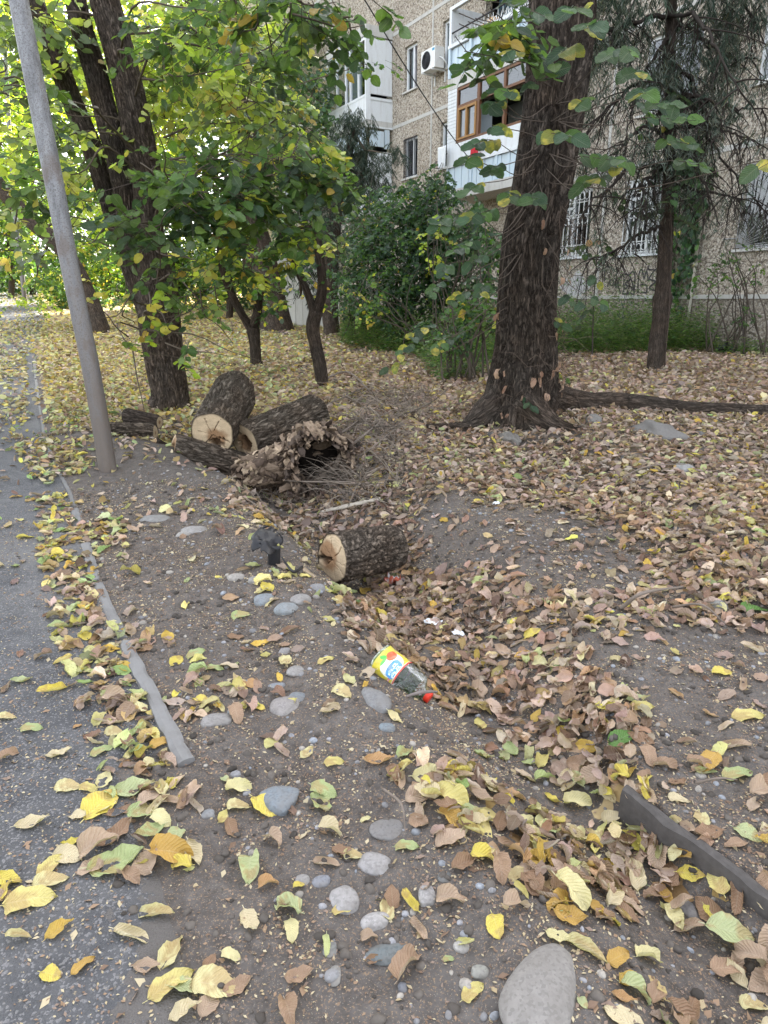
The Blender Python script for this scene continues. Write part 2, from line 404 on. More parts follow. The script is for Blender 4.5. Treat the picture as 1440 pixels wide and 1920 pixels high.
def m_glass(name='window_glass', tint=(.75, .8, .8), f=.09):
    m, t = mat(name); lw = nd(t, 'LayerWeight', i_Blend=.35)
    fac = mth(t, 'ADD', mth(t, 'MULTIPLY', lw.outputs[0], .5), f)
    n = noise(t, coord(t), 1.4, 2)
    gl = nd(t, 'BsdfGlossy', i_Color=C4((.95, .97, 1)), i_Roughness=.03, i_Normal=bump(t, n, .08, .05)); tr = nd(t, 'BsdfTransparent', i_Color=C4(tint))
    ms = nd(t, 'MixShader', i_0=fac, i_1=tr.outputs[0], i_2=gl.outputs[0]); t.links.new(ms.outputs[0], nd(t, 'OutputMaterial').inputs[0]); return m
def m_pole():
    m, t = mat('galvanised_steel'); v = coord(t); z = nd(t, 'SeparateXYZ', i_0=nd(t, 'TexCoord').outputs['Object']).outputs[2]
    n = noise(t, coord(t, 'Object', (1, 1, .25)), 22, 6, .65); n2 = noise(t, v, 110, 4, .7)
    c = ramp(t, n, [(.3, (.13, .13, .135)), (.48, (.22, .222, .23)), (.7, (.33, .335, .34))]); c = mx(t, ramp(t, n2, [(.5, g(0)), (.6, g(.7))]), c, (.1, .085, .075)); c = mx(t, ramp(t, noise(t, coord(t, 'Object', (1, 1, .5)), 7, 5, .6), [(.55, g(0)), (.63, g(.6))]), c, (.15, .115, .095))
    rm = mth(t, 'ADD', mth(t, 'MULTIPLY', z, -.42), mth(t, 'MULTIPLY_ADD', n, 1.7, .15))
    c = mx(t, ramp(t, rm, [(.2, g(0)), (.85, g(.85))]), c, mx(t, n2, (.07, .055, .045), (.2, .16, .13)))
    bsdf(t, c, .55, bump(t, n2, .35, .003), .4, Metallic=.2); return m
MS = dict(soil=m_soil(), asphalt=m_asphalt(), leafhi=m_leaf('fallen_leaf', .18, True, .6, .3), leaflo=m_leaf('litter_leaf', .15, False, .65, .25),
    foliage=m_leaf('foliage', .5, False, .42, .45), foliagehi=m_leaf('near_foliage', .48, True, .4, .4), needle=m_leaf('needles', .15, False, .7, .2),
    elm=m_bark('elm_bark', (.03, .024, .019), (.155, .127, .105), 62, 7.0, .02), bark=m_bark('dark_bark', (.04, .032, .026), (.2, .16, .13), 44, 7.5, .016),
    lognbark=m_bark('log_bark', (.045, .035, .026), (.27, .225, .18), 34, 7, .014), cork=m_bark('corky_log_bark', (.05, .04, .032), (.3, .245, .195), 24, 20, .014),
    wood=m_attr('cut_wood', .8, 90, .002), rot=m_attr('rotten_wood', .9, 40, .008), twig=m_attr('twig_bark', .85, 120, .001), stone=m_stone(),
    dash=m_pebbledash(), dash2=m_pebbledash(True), seam=m_paint('seam_mortar', (.5, .49, .46), (.25, .22, .18), .6, .8), white=m_paint('white_paint', (.72, .75, .77), (.35, .3, .24), .45),
    blue=m_paint('pale_blue_paint', (.55, .66, .74), (.5, .47, .42), .6), slab=m_paint('concrete_slab', (.55, .54, .51), (.22, .2, .17), .7, .85), brown=m_paint('brown_wood', (.17, .08, .042), (.1, .05, .03), .5),
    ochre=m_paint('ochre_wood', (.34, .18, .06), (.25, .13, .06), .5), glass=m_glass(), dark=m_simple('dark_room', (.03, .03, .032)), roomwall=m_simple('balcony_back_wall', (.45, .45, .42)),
    iron=m_simple('iron', (.03, .03, .035), .5), whiteiron=m_simple('white_iron', (.68, .69, .68), .5), greyiron=m_simple('grey_iron', (.3, .3, .3), .6), curtain=m_simple('grey_curtain', (.3, .33, .36)), red=m_simple('red_cloth', (.5, .015, .03)),
    kerb=m_paint('kerb_concrete', (.2, .195, .19), (.11, .1, .095), .6, .85), edging=m_simple('gutter_concrete', (.085, .077, .072), .9, .2, .45, 45), pole=m_pole(), plastic=m_paint('black_plastic', (.018, .018, .021), (.09, .08, .07), .7, .42),
    attr=m_attr('painted', .5, 30, .0005), attr2=m_attr('clod', .95, 70, .003, .1), paper=m_simple('white_paper', (.75, .78, .8), .7), ivory=m_simple('ac_casing', (.72, .72, .7), .4), cable=m_simple('cable', (.04, .04, .045)), spray=m_simple('spray_paint', (.075, .07, .07), .8))
rng = np.random.default_rng(7); random.seed(7)
# ================================================================ GROUND
BARE = [wpoly(p) for p in ([(770, 1060), (850, 990), (960, 940), (1060, 960), (1180, 1010), (1210, 1060), (1130, 1110), (1010, 1110), (900, 1060), (800, 1085)],
        [(760, 1000), (820, 930), (900, 925), (900, 990), (800, 1050)])]
MID = [wpoly(p) for p in ([(1180, 1180), (1440, 1180), (1440, 1700), (1180, 1480)],)]
PILE = [wpoly(p) for p in ([(640, 1110), (800, 1075), (920, 1095), (1010, 1160), (1140, 1260), (1210, 1340), (1200, 1470), (1090, 1470), (960, 1400), (860, 1340), (740, 1260), (640, 1190)],)]
GUTTER = [wpoly(p) for p in ([(980, 1400), (1180, 1440), (1300, 1610), (1440, 1750), (1440, 1905), (1300, 1760), (1150, 1600)],
          [(730, 1450), (870, 1440), (1010, 1520), (1150, 1610), (1190, 1690), (1110, 1730), (960, 1660), (800, 1530)], [(1120, 1780), (1200, 1800), (1290, 1900), (1190, 1915)], [(160, 1560), (330, 1560), (350, 1630), (180, 1650)], [(280, 1830), (430, 1840), (420, 1915), (290, 1910)])]
DITCHBED = [wpoly(p) for p in ([(420, 900), (640, 930), (760, 960), (720, 1010), (600, 1010), (520, 990), (430, 950)],)]
def blur_in(x, y, polys, r=.06):
    s = 0
    for dx, dy in ((0, 0), (r, 0), (-r, 0), (0, r), (0, -r)):
        m = np.zeros(np.shape(x), bool)
        for p in polys: m |= in_poly(x+dx, y+dy, p)
        s = s+m
    return s/5
def density(x, y):
    """litter coverage 0..1 and share of yellow leaves"""
    ks = kerb_s(x, y); path = ks < -.03
    dd, sd_, (dep, wl, wr) = seg_dist(x, y, DITCH, [2, 3, 4])
    right = sd_ > 0
    nz = fb2(x, y, 2.3, 3, 11); nz2 = fb2(x, y, .8, 3, 12)
    d = np.full(np.shape(x), .2)
    berm = .03+.10*(nz > .52)+.35*sst(4.8, 7.5, y)+.06*sst(3, 5, y)
    d = np.where(~right, berm, .78)
    d = np.where(right & (y < 2.6), .36, d)
    d = np.where(path, .022+.02*(nz > .55)+.05*sst(3, 5, y)+.36*sst(5.2, 8.5, y)+.2*sst(14, 22, y), d)
    d = np.where((ks > -.24) & (ks < .3) & (y > 1.6) & (y < 7), d+.6*(nz > .38)*np.where(ks < -.02, np.where(y < 2.7, .85, .5), .5*(nz > .55)), d)
    d = np.where(~path & (y > 7), .8, d)
    d = d*(1-.8*blur_in(x, y, BARE, .08))
    m = blur_in(x, y, MID, .12); d = d*(1-m)+m*.2
    m = blur_in(x, y, GUTTER, .05); d = np.maximum(d, m*.97)
    m = blur_in(x, y, DITCHBED, .06); d = np.maximum(d, m*.6)
    m = blur_in(x, y, PILE, .06); d = np.maximum(d, m*1.0)
    d = d*np.where(nz2 < .36, .6, 1)
    yl = sst(.8, -3.5, x)*sst(3.5, 8, y)*.55+.15
    yl = np.where(path | (ks < .5), np.maximum(yl, .55), yl)
    yl = np.where((~right) & (y < 5), np.maximum(yl, .5), yl)
    yl = np.where(blur_in(x, y, GUTTER, .06) > .4, .34, yl); yl = np.where(blur_in(x, y, PILE+DITCHBED, .06) > .4, .1, yl); yl = np.where(right & (y > 2.4) & (x > .5), .13, yl)
    d = np.where((ks > -.045) & (ks < .045) & (y > 1.75) & (y < 2.5), d*.15, d); d = np.where((ks > -.12) & (ks < .08) & (y > 6.5) & (y < 14), d*.3, d); d = np.where(d < .32, d*.5, d); return np.clip(d, 0, 1), yl
nr, nc = 560, 520
tt = np.linspace(0, 1, nr); yy = -2.5+3.3*tt[:]*0
yy = np.concatenate([np.linspace(-3, .7, 26, endpoint=False), np.geomspace(.7, 120, nr-26)])
ss = np.linspace(-1, 1, nc); sx = .45*ss+.55*ss**3
Wd = 3.6+1.05*np.maximum(yy, 0)+.002*np.maximum(yy, 0)**2
X = sx[None]*Wd[:, None]; X[:, :] += 0; Y = np.repeat(yy[:, None], nc, 1)
Z = H(X.ravel(), Y.ravel()).reshape(X.shape)
KS = kerb_s(X.ravel(), Y.ravel()).reshape(X.shape)
PW = 3.3
def under_f(ks, y): return np.where(y < 1.86, sst(-.12, -.45, ks), sst(.02, -.08, ks))*sst(-PW-.1, -PW+.02, ks)
under = under_f(KS, Y)
Z = Z-under*.05
dn, yl = density(X.ravel(), Y.ravel())
farw = sst(3.5, 9, Y.ravel())
gcol = np.stack([dn*farw*.95+.35*dn*(1-farw), yl, 0*yl], -1)
i = np.arange(nr-1)[:, None]*nc; j = np.arange(nc-1)[None]
F = np.stack([i+j, i+j+1, i+nc+j+1, i+nc+j], -1).reshape(-1, 4)
mb = MB(); mb.add(np.stack([X, Y, Z], -1).reshape(-1, 3), F, gcol); tag(mb.build('ground', MS['soil']), kind='structure')
# asphalt path: follows the kerb line, ragged where the kerb has gone
ky = np.concatenate([np.linspace(-3, .8, 20, endpoint=False), np.geomspace(.8, 98, 420)])
kx = np.interp(ky, KERB[:, 1], KERB[:, 0])
ww = np.concatenate([np.linspace(0, .5, 40, endpoint=False), np.linspace(.5, PW, 40)])
KX = kx[:, None]-ww[None]*1.0; KY = np.repeat(ky[:, None], len(ww), 1)-ww[None]*.0
edge_n = (fb2(KY, KY*0+2, 4, 4, 21)-.5)*.10*(KY < 1.8)
KX = KX+edge_n*(1-ww[None]/PW)
KZ = base(KY)+.006+(fb2(KX, KY, 1.2, 3, 22)-.5)*.02+(fb2(KX, KY, 14, 3, 23)-.5)*.005
KZ[:, 0] -= .03*(KY[:, 0] >= 1.9)
KZ -= .05*(1-sst(0, .3, ww))[None]*(KY < 1.86)
ec = np.where(KY < 1.9, np.clip(1-ww[None]/(.55*np.clip(1.9-KY+.3, .3, 1.3)), 0, 1), np.clip(.5-ww[None]/.3, 0, 1)*.6)
a, b = KX.shape; i = np.arange(a-1)[:, None]*b; j = np.arange(b-1)[None]
F = np.stack([i+j, i+b+j, i+b+j+1, i+j+1], -1).reshape(-1, 4)
mb = MB(); mb.add(np.stack([KX, KY, KZ], -1).reshape(-1, 3), F, np.repeat(ec.reshape(-1, 1), 3, 1)); tag(mb.build('path', MS['asphalt']), kind='structure')
def Hs(x, y):   # top surface incl. the path sheet
    z = H(x, y); ks = kerb_s(x, y); z = z-.05*under_f(ks, y)
    zp = base(y)+.006+(fb2(x, y, 1.2, 3, 22)-.5)*.02+(fb2(x, y, 14, 3, 23)-.5)*.005
    zp = zp-.05*(1-sst(0, .3, -ks))*(y < 1.86)
    return np.where(ks < 0, np.maximum(zp, z), z)
# ---------------------------------------------------------------- kerbstones and edging
def slab(name, A, B, w, h, top, matl, label, cat, group=None, parent=None, seed=0, segs=None, side=0):
    """long concrete block from A to B (xy), worn edges"""
    A = np.array(A, float); B = np.array(B, float); l = np.linalg.norm(B-A); e = (B-A)/l; nrm = np.array([e[1], -e[0]])
    n = segs or max(6, int(l/.02)); prof = [(-.5, -1), (-.5, -.12), (-.44, -.02), (-.2, 0), (.2, 0), (.44, -.02), (.5, -.12), (.5, -1)]
    V = []; s = np.linspace(0, 1, n)
    for k, t in enumerate(s):
        c = A+(B-A)*t; z = float(base(c[1])) if top is None else top(c)
        for q, (px, pz) in enumerate(prof):
            off = c+nrm*(px*w+side*w/2); 
            V.append((off[0], off[1], z+pz*h))
    V = np.array(V); wn = (fbm(V*np.array([9, 9, 9]), 3, seed)-.5); edge = np.tile(np.array([0, 1, 1.6, .6, .6, 1.6, 1, 0]), n)
    V[:, 2] -= np.abs(wn)*edge*.02; V[:, 0] += wn*edge*.014
    V[:8] += np.append(e, 0)*.012*(vn(V[:8]*40)[:, None]); V[-8:] -= np.append(e, 0)*.02*(vn(V[-8:]*40)[:, None])
    F = []
    for k in range(n-1):
        for q in range(7): F.append((k*8+q, k*8+q+1, k*8+8+q+1, k*8+8+q))
    F = [np.array(F), np.array([tuple(range(8))[::-1]]), np.array([tuple((n-1)*8+q for q in range(8))])]
    mb = MB(); mb.add(V, F); o = mb.build(name, matl, loc=V.mean(0), smooth=False); return tag(o, label, cat, group)
kp = lambda t: np.array([np.interp(t, KERB[:, 1], KERB[:, 0]), t])
kl = [(1.81, 2.58, 'long bare kerbstone with a worn grey end beside the dark asphalt'), (2.61, 3.17, 'short kerbstone half covered with leaves behind the long bare kerbstone'),
      (3.2, 3.72, 'kerbstone between two leaf covered gaps beside the pale asphalt'), (3.76, 4.35, 'narrow kerbstone sunk in the berm left of the black plastic bracket'),
      (4.4, 5.2, 'dusty kerbstone in front of the foot of the leaning steel pole'), (5.6, 6.6, 'kerbstone half buried in leaves left of the leaning steel pole'),
      (6.65, 8.2, 'kerbstone showing through yellow leaves behind the steel pole foot'), (8.25, 10.4, 'second kerbstone showing through yellow leaves far behind the steel pole'), (10.5, 13.2, 'farthest kerbstone showing along the yellow leaf covered path')]
for q, (a, b, lab) in enumerate(kl):
    slab('kerbstone', kp(a), kp(b), .056, .16, lambda c, q=q: float(base(c[1]))+(.024 if q == 0 else .012 if q < 3 else .007), MS['kerb'], lab, 'kerbstone', 'kerbstones along the asphalt path', seed=q)
slab('concrete_edging', EA, EB, .034, .22, lambda c: float(base(c[1]))+.016, MS['edging'], 'dark concrete edging along the right side of the leaf filled gutter', 'edging', seed=33, side=-1)
# ================================================================ LEAVES
def leaf_t(nu=4, nv=8, w=.6, curl=0, roll=0, fold=.1, twist=0, wav=.02, seed=0, serr=0, stem=True):
    r = np.random.default_rng(seed); u = np.linspace(-1, 1, nu+1); v = np.linspace(0, 1, nv+1)
    Uu, Vv = np.meshgrid(u, v)
    hw = w/2*(np.maximum(Vv, 1e-4)**.5*(1-Vv)**.72)/(.41**.5*.59**.72)
    hw = hw*(1+serr*np.where(np.arange(nv+1) % 2 == 0, 1, -1)[:, None]*(np.abs(Uu) > .99)*(Vv > .12))*(1+.10*(r.random()-.5)*np.sign(Uu))
    x = Uu*hw; y = Vv.copy(); z = fold*np.abs(Uu)*hw
    ph = r.random(3)*6.3
    z = z+wav*(np.sin(Vv*9+ph[0]+Uu*2)+.7*np.sin(Vv*17+ph[1]-Uu*3))*np.abs(Uu)
    if roll:
        k = roll/(w/2); a = x*k; x2 = np.sin(a)/k; z = z*np.cos(a)+(1-np.cos(a))/k; x = x2
    if twist:
        a = twist*(Vv-.5); x, z = x*np.cos(a)-z*np.sin(a), x*np.sin(a)+z*np.cos(a)
    if curl:
        a = curl*(y-.4); yc = np.sin(a)/curl; zc = (1-np.cos(a))/curl; y, z = yc-z*np.sin(a)+.4, zc+z*np.cos(a)
    x = x+.05*r.normal()*(Vv**2)
    if wav > .029:
        q_ = np.stack([Uu*1.5, Vv*3, Uu*0+seed*3.3], -1); z = z+.10*(fbm(q_*1.4, 3, seed)-.5); x = x*(1+.5*(vn(q_*2.2, seed+2)-.5)); y = y+.10*(vn(q_*2, seed+4)-.5)*np.abs(Uu)
    V = np.stack([x, y-.45, z], -1).reshape(-1, 3); n = nu+1
    i = np.arange(nv)[:, None]*n; j = np.arange(nu)[None]
    F = np.stack([i+j, i+j+1, i+n+j+1, i+n+j], -1).reshape(-1, 4)
    uv = np.stack([Uu, Vv], -1).reshape(-1, 2)
    if stem and nv > 5:
        b = V[n//2]; k = len(V)
        V = np.vstack([V, b+[-.012, 0, 0], b+[.012, 0, 0], b+[.02, -.13, .015], b+[.0, -.13, .012]]); uv = np.vstack([uv, [[0, 0]]*4])
        F = np.vstack([F, [k, k+1, k+2, k+3]])
    return V, F, uv
LOW = (np.array([(0, -.5, 0), (0, .05, -.0), (0, .5, -.03), (.26, -.22, .05), (.24, .18, .04), (-.26, -.22, .05), (-.24, .18, .04)]),
       np.array([(0, 3, 4, 1), (0, 1, 6, 5)]), np.array([(1, 4, 2), (1, 2, 6)]))
TINY = (np.array([(0, -.5, 0), (.27, -.05, .06), (0, .5, 0), (-.27, -.05, .06)]), np.array([(0, 1, 2), (0, 2, 3)]))
def basis(D, Nn):
    D = D/np.linalg.norm(D, axis=1, keepdims=True); Xx = np.cross(D, Nn); Xx /= np.linalg.norm(Xx, axis=1, keepdims=True)+1e-9
    return np.stack([Xx, D, np.cross(Xx, D)], 2)      # columns x, y(dir), z(normal)
def inst(mb, T, P, B, s, col, uv=None):
    """many copies of a template joined into one mesh"""
    V = T[0]; k = len(V); n = len(P)
    if n == 0: return
    W_ = np.einsum('nij,kj->nki', B, V)*np.asarray(s)[:, None, None]+P[:, None]
    off = (np.arange(n)*k)[:, None, None]
    Fs = [(f[None]+off).reshape(-1, f.shape[1]) for f in T[1:] if f.shape[1] > 2]
    c = np.repeat(np.asarray(col), k, 0) if np.ndim(col) == 2 else col
    mb.add(W_.reshape(-1, 3), Fs, c, None if uv is None else np.tile(uv, (n, 1)))
def rot_random(N, r, tilt, nrm=None):
    n = np.array([[0, 0, 1.]]*N) if nrm is None else nrm.copy()
    n = n+r.normal(size=(N, 3))*tilt; n /= np.linalg.norm(n, axis=1, keepdims=True)
    a = r.random(N)*2*np.pi; d = np.stack([np.cos(a), np.sin(a), 0*a], 1); d = d-n*(d*n).sum(1, keepdims=True)
    return basis(d, n)
BROWN = np.array([(.42, .29, .215), (.50, .365, .29), (.35, .225, .16), (.56, .43, .34), (.2, .13, .095), (.45, .29, .17), (.52, .40, .335), (.37, .275, .23), (.62, .49, .37), (.26, .17, .12), (.44, .32, .27)])
YELLOW = np.array([(.66, .58, .22), (.72, .6, .13), (.68, .62, .34), (.58, .55, .24), (.62, .42, .09), (.5, .53, .25), (.64, .55, .36), (.52, .38, .17), (.55, .44, .24)])
GREENS = np.array([(.40, .47, .22), (.47, .52, .28), (.3, .42, .15)])
def pickcol(n, yl, r):
    y = r.random(n) < yl; c = np.where(y[:, None], YELLOW[r.integers(0, len(YELLOW), n)], BROWN[r.integers(0, len(BROWN), n)])
    gr = (r.random(n) < .05+.12*(yl > .4)*(yl < .7)) & y; c = np.where(gr[:, None], GREENS[r.integers(0, 3, n)], c)
    return np.clip(c*(1+r.normal(size=(n, 1))*.2)*(1+r.normal(size=(n, 3))*.03), .02, .9)
# near litter variants: (template, form word)
NEAR = []
for k in range(14):
    r = np.random.default_rng(100+k)
    if k < 4: p = dict(curl=.3*r.normal(), roll=.35, fold=.12, twist=.3*r.normal(), wav=.03)
    elif k < 8: p = dict(curl=.9+.4*r.random(), roll=.5, fold=.25, twist=.5*r.normal(), wav=.035)
    elif k < 11: p = dict(curl=.4*r.normal(), roll=1.5+.7*r.random(), fold=.2, twist=.8*r.normal(), wav=.03)
    else: p = dict(curl=-.7+.5*r.normal(), roll=.9, fold=.45, twist=1.1*r.normal(), wav=.07)
    NEAR.append((leaf_t(6, 12, .52+.16*r.random(), seed=k, serr=.035, **p), ['flat']*4+['curled']*4+['rolled']*3+['crumpled']*3))
NEARF = ['flat']*4+['curled']*4+['rolled']*3+['crumpled']*3
MIDT = [leaf_t(2, 4, .55, curl=c, roll=ro, fold=.2, twist=tw, wav=.04, seed=q, stem=False) for q, (c, ro, tw) in enumerate([(0.2, .3, .2), (1.0, .5, -.5), (.5, 1.6, .6), (-.7, .7, .8), (1.3, 1.0, 0), (.1, 2.0, -.7)])]
def scatter_pos(x0, x1, y0, y1, per_m2, r):
    n = int((x1-x0)*(y1-y0)*per_m2); return r.uniform(x0, x1, n), r.uniform(y0, y1, n)
def visible(x, y, z, m=60):
    u, v, d = project(np.stack([x, y, z], -1)); return (d > .2) & (u > -m) & (u < 1440+m) & (v > -m) & (v < 1920+m)
def place_on_ground(x, y, B, s, T, extra=0.0):
    """z so that each copy rests on the ground"""
    V = T[0]; W_ = np.einsum('nij,kj->nki', B, V)*s[:, None, None]
    gx = x[:, None]+W_[..., 0]; gy = y[:, None]+W_[..., 1]
    gz = Hs(gx.ravel(), gy.ravel()).reshape(gx.shape)
    return np.quantile(gz-W_[..., 2], .93, axis=1)+.0015+extra
# ---------------------------------------------------------------- litter (stuff) and the 300 largest leaves (things)
LM = {}      # landmarks used in labels: name -> xy
def lm(name, u, v): P = UN(u, v); LM[name] = P[:2]
for nm, u, v in [('the end of the long kerbstone', 345, 1430), ('the middle of the long kerbstone', 270, 1280), ('the big granite cobble', 1015, 1845), ('the blue-grey wedge stone', 525, 1483),
        ('the plastic bottle', 750, 1265), ('the sawn log in the ditch', 640, 1060), ('the start of the concrete edging', 1175, 1495), ('the middle of the concrete edging', 1310, 1610),
        ('the speckled cobble trio', 670, 1660), ('the flat dark slab stone', 735, 1783), ('the grey cobble with a leaf', 540, 1315), ('the half buried oval stone', 405, 1345),
        ('the black plastic bracket', 505, 1030), ('the dark green leaf', 1160, 1388), ('the white paper scraps', 820, 1172), ('the bare soil patch', 1010, 1050),
        ('the large leaf heap', 1000, 1250), ('the bottom left corner', 60, 1860), ('the bottom right corner', 1380, 1860), ('the open asphalt', 120, 1380), ('the pale asphalt patch', 70, 1180)]: lm(nm, u, v)
used_labels = {}
def locate(x, y, first, skip=()):
    c = sorted((math.hypot(x-p[0], y-p[1]), n, p) for n, p in LM.items() if n not in skip)
    for words in range(2):
        for d, n, p in c[:9]:
            dx, dy = x-p[0], y-p[1]
            a = math.atan2(dy, dx)*4/math.pi; rel = ['right of', 'behind and right of', 'behind', 'behind and left of', 'left of', 'in front and left of', 'in front of', 'in front and right of'][int(round(a)) % 8]
            q = 'close ' if d < .13 else ('' if d < .34 else 'well ' if d < .7 else 'far ')
            lab = first+' '+q+rel+' '+n
            if lab not in used_labels: used_labels[lab] = 1; return lab
    return lab
def surf_word(x, y):
    ks = float(kerb_s(np.array([x]), np.array([y]))[0])
    return 'on asphalt' if ks < -.02 else 'on bare soil' if float(density(np.array([x]), np.array([y]))[0][0]) < .3 else 'among dead leaves'
HAND = [  # u, v, length px, colour, form (0 flat 1 curled 2 rolled 3 crumpled), angle deg on the ground
 (52, 1697, 92, 'y', 0, 80), (185, 1515, 80, 'y', 0, 20), (92, 1660, 62, 'y', 0, 60), (95, 1632, 60, 'y', 0, 20), (15, 1655, 60, 'y', 1, 100), (125, 1610, 62, 'c', 0, 100), (215, 1625, 105, 'g', 1, 70), (180, 1600, 75, 'b', 3, 60),
 (215, 1570, 80, 'b', 1, 40), (318, 1610, 85, 'o', 3, 100), (250, 1480, 82, 'g', 1, 80), (262, 1522, 66, 'g', 0, 95), (302, 1540, 50, 'c', 0, 130), (331, 1568, 46, 'g', 0, 170), (185, 1520, 60, 'y', 0, 45), (195, 1465, 50, 'c', 1, 10),
 (60, 1550, 62, 'c', 1, 70), (125, 1480, 50, 'y', 0, 85), (165, 1483, 36, 'y', 0, 100), (145, 1534, 34, 'c', 0, 90), (445, 1515, 46, 'y', 0, 80), (418, 1535, 34, 'y', 1, 20), (495, 1515, 62, 'y', 0, 120), (432, 1555, 46, 'b', 1, 150),
 (445, 1482, 50, 'c', 3, 90), (422, 1462, 22, 'g', 0, 120), (598, 1510, 72, 'g', 1, 160), (605, 1485, 56, 'g', 0, 120), (618, 1560, 50, 'c', 3, 100), (575, 1415, 36, 'y', 1, 40), (625, 1433, 38, 'y', 0, 80), (710, 1427, 62, 'o', 1, 100),
 (757, 1415, 50, 'g', 3, 30), (684, 1539, 22, 'c', 0, 90), (470, 1628, 68, 'g', 3, 170), (466, 1730, 62, 'c', 1, 150), (546, 1745, 50, 'c', 0, 170), (500, 1662, 40, 'o', 3, 80), (290, 1715, 66, 'y', 2, 95), (240, 1650, 55, 'b', 3, 120),
 (245, 1757, 72, 'c', 2, 100), (110, 1750, 52, 'o', 3, 40), (155, 1817, 46, 'o', 0, 40), (95, 1831, 44, 'y', 0, 100), (318, 1790, 72, 'y', 3, 10), (318, 1850, 88, 'y', 0, 50), (345, 1853, 60, 'g', 0, 80), (400, 1847, 90, 'y', 0, 95),
 (445, 1855, 60, 'b', 1, 70), (275, 1815, 55, 'b', 1, 90), (392, 1808, 36, 'b', 0, 10), (432, 1795, 40, 'c', 0, 110), (390, 1885, 52, 'b', 0, 15), (345, 1900, 60, 'c', 3, 60), (560, 1832, 58, 'b', 1, 85), (690, 1760, 34, 'b', 3, 80),
 (700, 1803, 34, 'b', 3, 80), (885, 1865, 50, 'y', 0, 60), (930, 1738, 52, 'y', 0, 170), (660, 1605, 40, 'y', 0, 80), (640, 1710, 38, 'y', 0, 80), (560, 1665, 26, 'y', 0, 40), (1095, 1780, 78, 'y', 2, 130), (1045, 1760, 50, 'c', 1, 110),
 (1360, 1765, 85, 'g', 0, 110), (1410, 1885, 52, 'y', 0, 100), (1345, 1660, 62, 'y', 0, 5), (1400, 1562, 52, 'g', 0, 130), (1315, 1537, 42, 'y', 0, 0), (1380, 1457, 62, 'g', 0, 80), (1295, 1640, 52, 'y', 1, 100), (1265, 1537, 24, 'y', 0, 90),
 (760, 1590, 48, 'g', 0, 110), (905, 1610, 52, 'y', 3, 100), (905, 1598, 42, 'y', 0, 80), (830, 1500, 92, 'y', 3, 110), (880, 1520, 44, 'g', 1, 80), (900, 1540, 52, 'c', 3, 60), (800, 1455, 62, 'c', 1, 80), (855, 1420, 42, 'b', 2, 100),
 (905, 1418, 46, 'g', 1, 140), (985, 1550, 50, 'c', 3, 60), (1035, 1500, 40, 'y', 1, 140), (1143, 1543, 42, 'c', 0, 70), (1080, 1510, 52, 'c', 3, 100), (1160, 1388, 58, 'dg', 0, 85), (1410, 1146, 52, 'dg', 0, 85), (1400, 1345, 60, 'y', 0, 90),
 (995, 1190, 38, 'y', 0, 80), (1005, 1345, 30, 'o', 0, 40), (900, 1360, 36, 'y', 1, 0), (1352, 1262, 40, 'y', 0, 80), (1150, 1320, 40, 'y', 0, 20), (1200, 1328, 44, 'y', 0, 100), (1195, 1312, 44, 'g', 1, 90), (1240, 1108, 36, 'y', 0, 80),
 (400, 1255, 36, 'g', 0, 90), (330, 1242, 32, 'y', 0, 20), (450, 1157, 38, 'g', 0, 70), (365, 1228, 38, 'g', 0, 80), (468, 1283, 34, 'o', 0, 120), (440, 1197, 34, 'b', 1, 90), (540, 1327, 42, 'y', 1, 70), (375, 1312, 34, 'y', 0, 100),
 (110, 1182, 40, 'g', 3, 60), (58, 1372, 40, 'g', 0, 85), (40, 1280, 40, 'g', 1, 80), (12, 1350, 34, 'y', 0, 80), (190, 1414, 42, 'g', 0, 50), (145, 1366, 18, 'o', 0, 30), (212, 1377, 36, 'y', 0, 90), (300, 1400, 42, 'o', 0, 50),
 (365, 1320, 34, 'b', 1, 100), (640, 1297, 48, 'y', 0, 130), (610, 1240, 34, 'y', 0, 60), (840, 1690, 56, 'b', 3, 100), (870, 1620, 60, 'b', 3, 60), (950, 1590, 52, 'b', 2, 100), (965, 1700, 56, 'b', 3, 70), (1180, 1680, 40, 'b', 0, 130),
 (1215, 1800, 56, 'c', 3, 80), (1190, 1860, 60, 'g', 3, 120), (1175, 1840, 52, 'o', 1, 60), (1230, 1870, 58, 'b', 3, 40), (1290, 1550, 34, 'b', 1, 130), (1270, 1470, 38, 'b', 1, 90), (1245, 1440, 48, 'b', 3, 100), (1375, 1400, 56, 'b', 2, 95),
 (515, 1075, 34, 'g', 1, 150), (15, 1425, 40, 'b', 3, 40), (610, 1620, 50, 'b', 2, 95), (640, 1600, 46, 'b', 1, 120), (840, 1800, 22, 'g', 0, 90), (1092, 1880, 26, 'g', 0, 150), (1270, 1500, 40, 'c', 0, 100), (1210, 1460, 36, 'b', 3, 60)]
CW = {'y': ('yellow', YELLOW[[0, 1, 2]]), 'c': ('cream', YELLOW[[2, 6, 6]]), 'g': ('pale green', GREENS[[0, 1]]), 'o': ('orange-brown', np.array([(.52, .33, .09), (.5, .3, .14), (.58, .4, .1)])), 'b': ('brown', np.array([(.37, .25, .17), (.46, .34, .25), (.3, .19, .12), (.5, .39, .29)])), 'dg': ('dark green', np.array([(.12, .24, .06)]))}
pool = {}
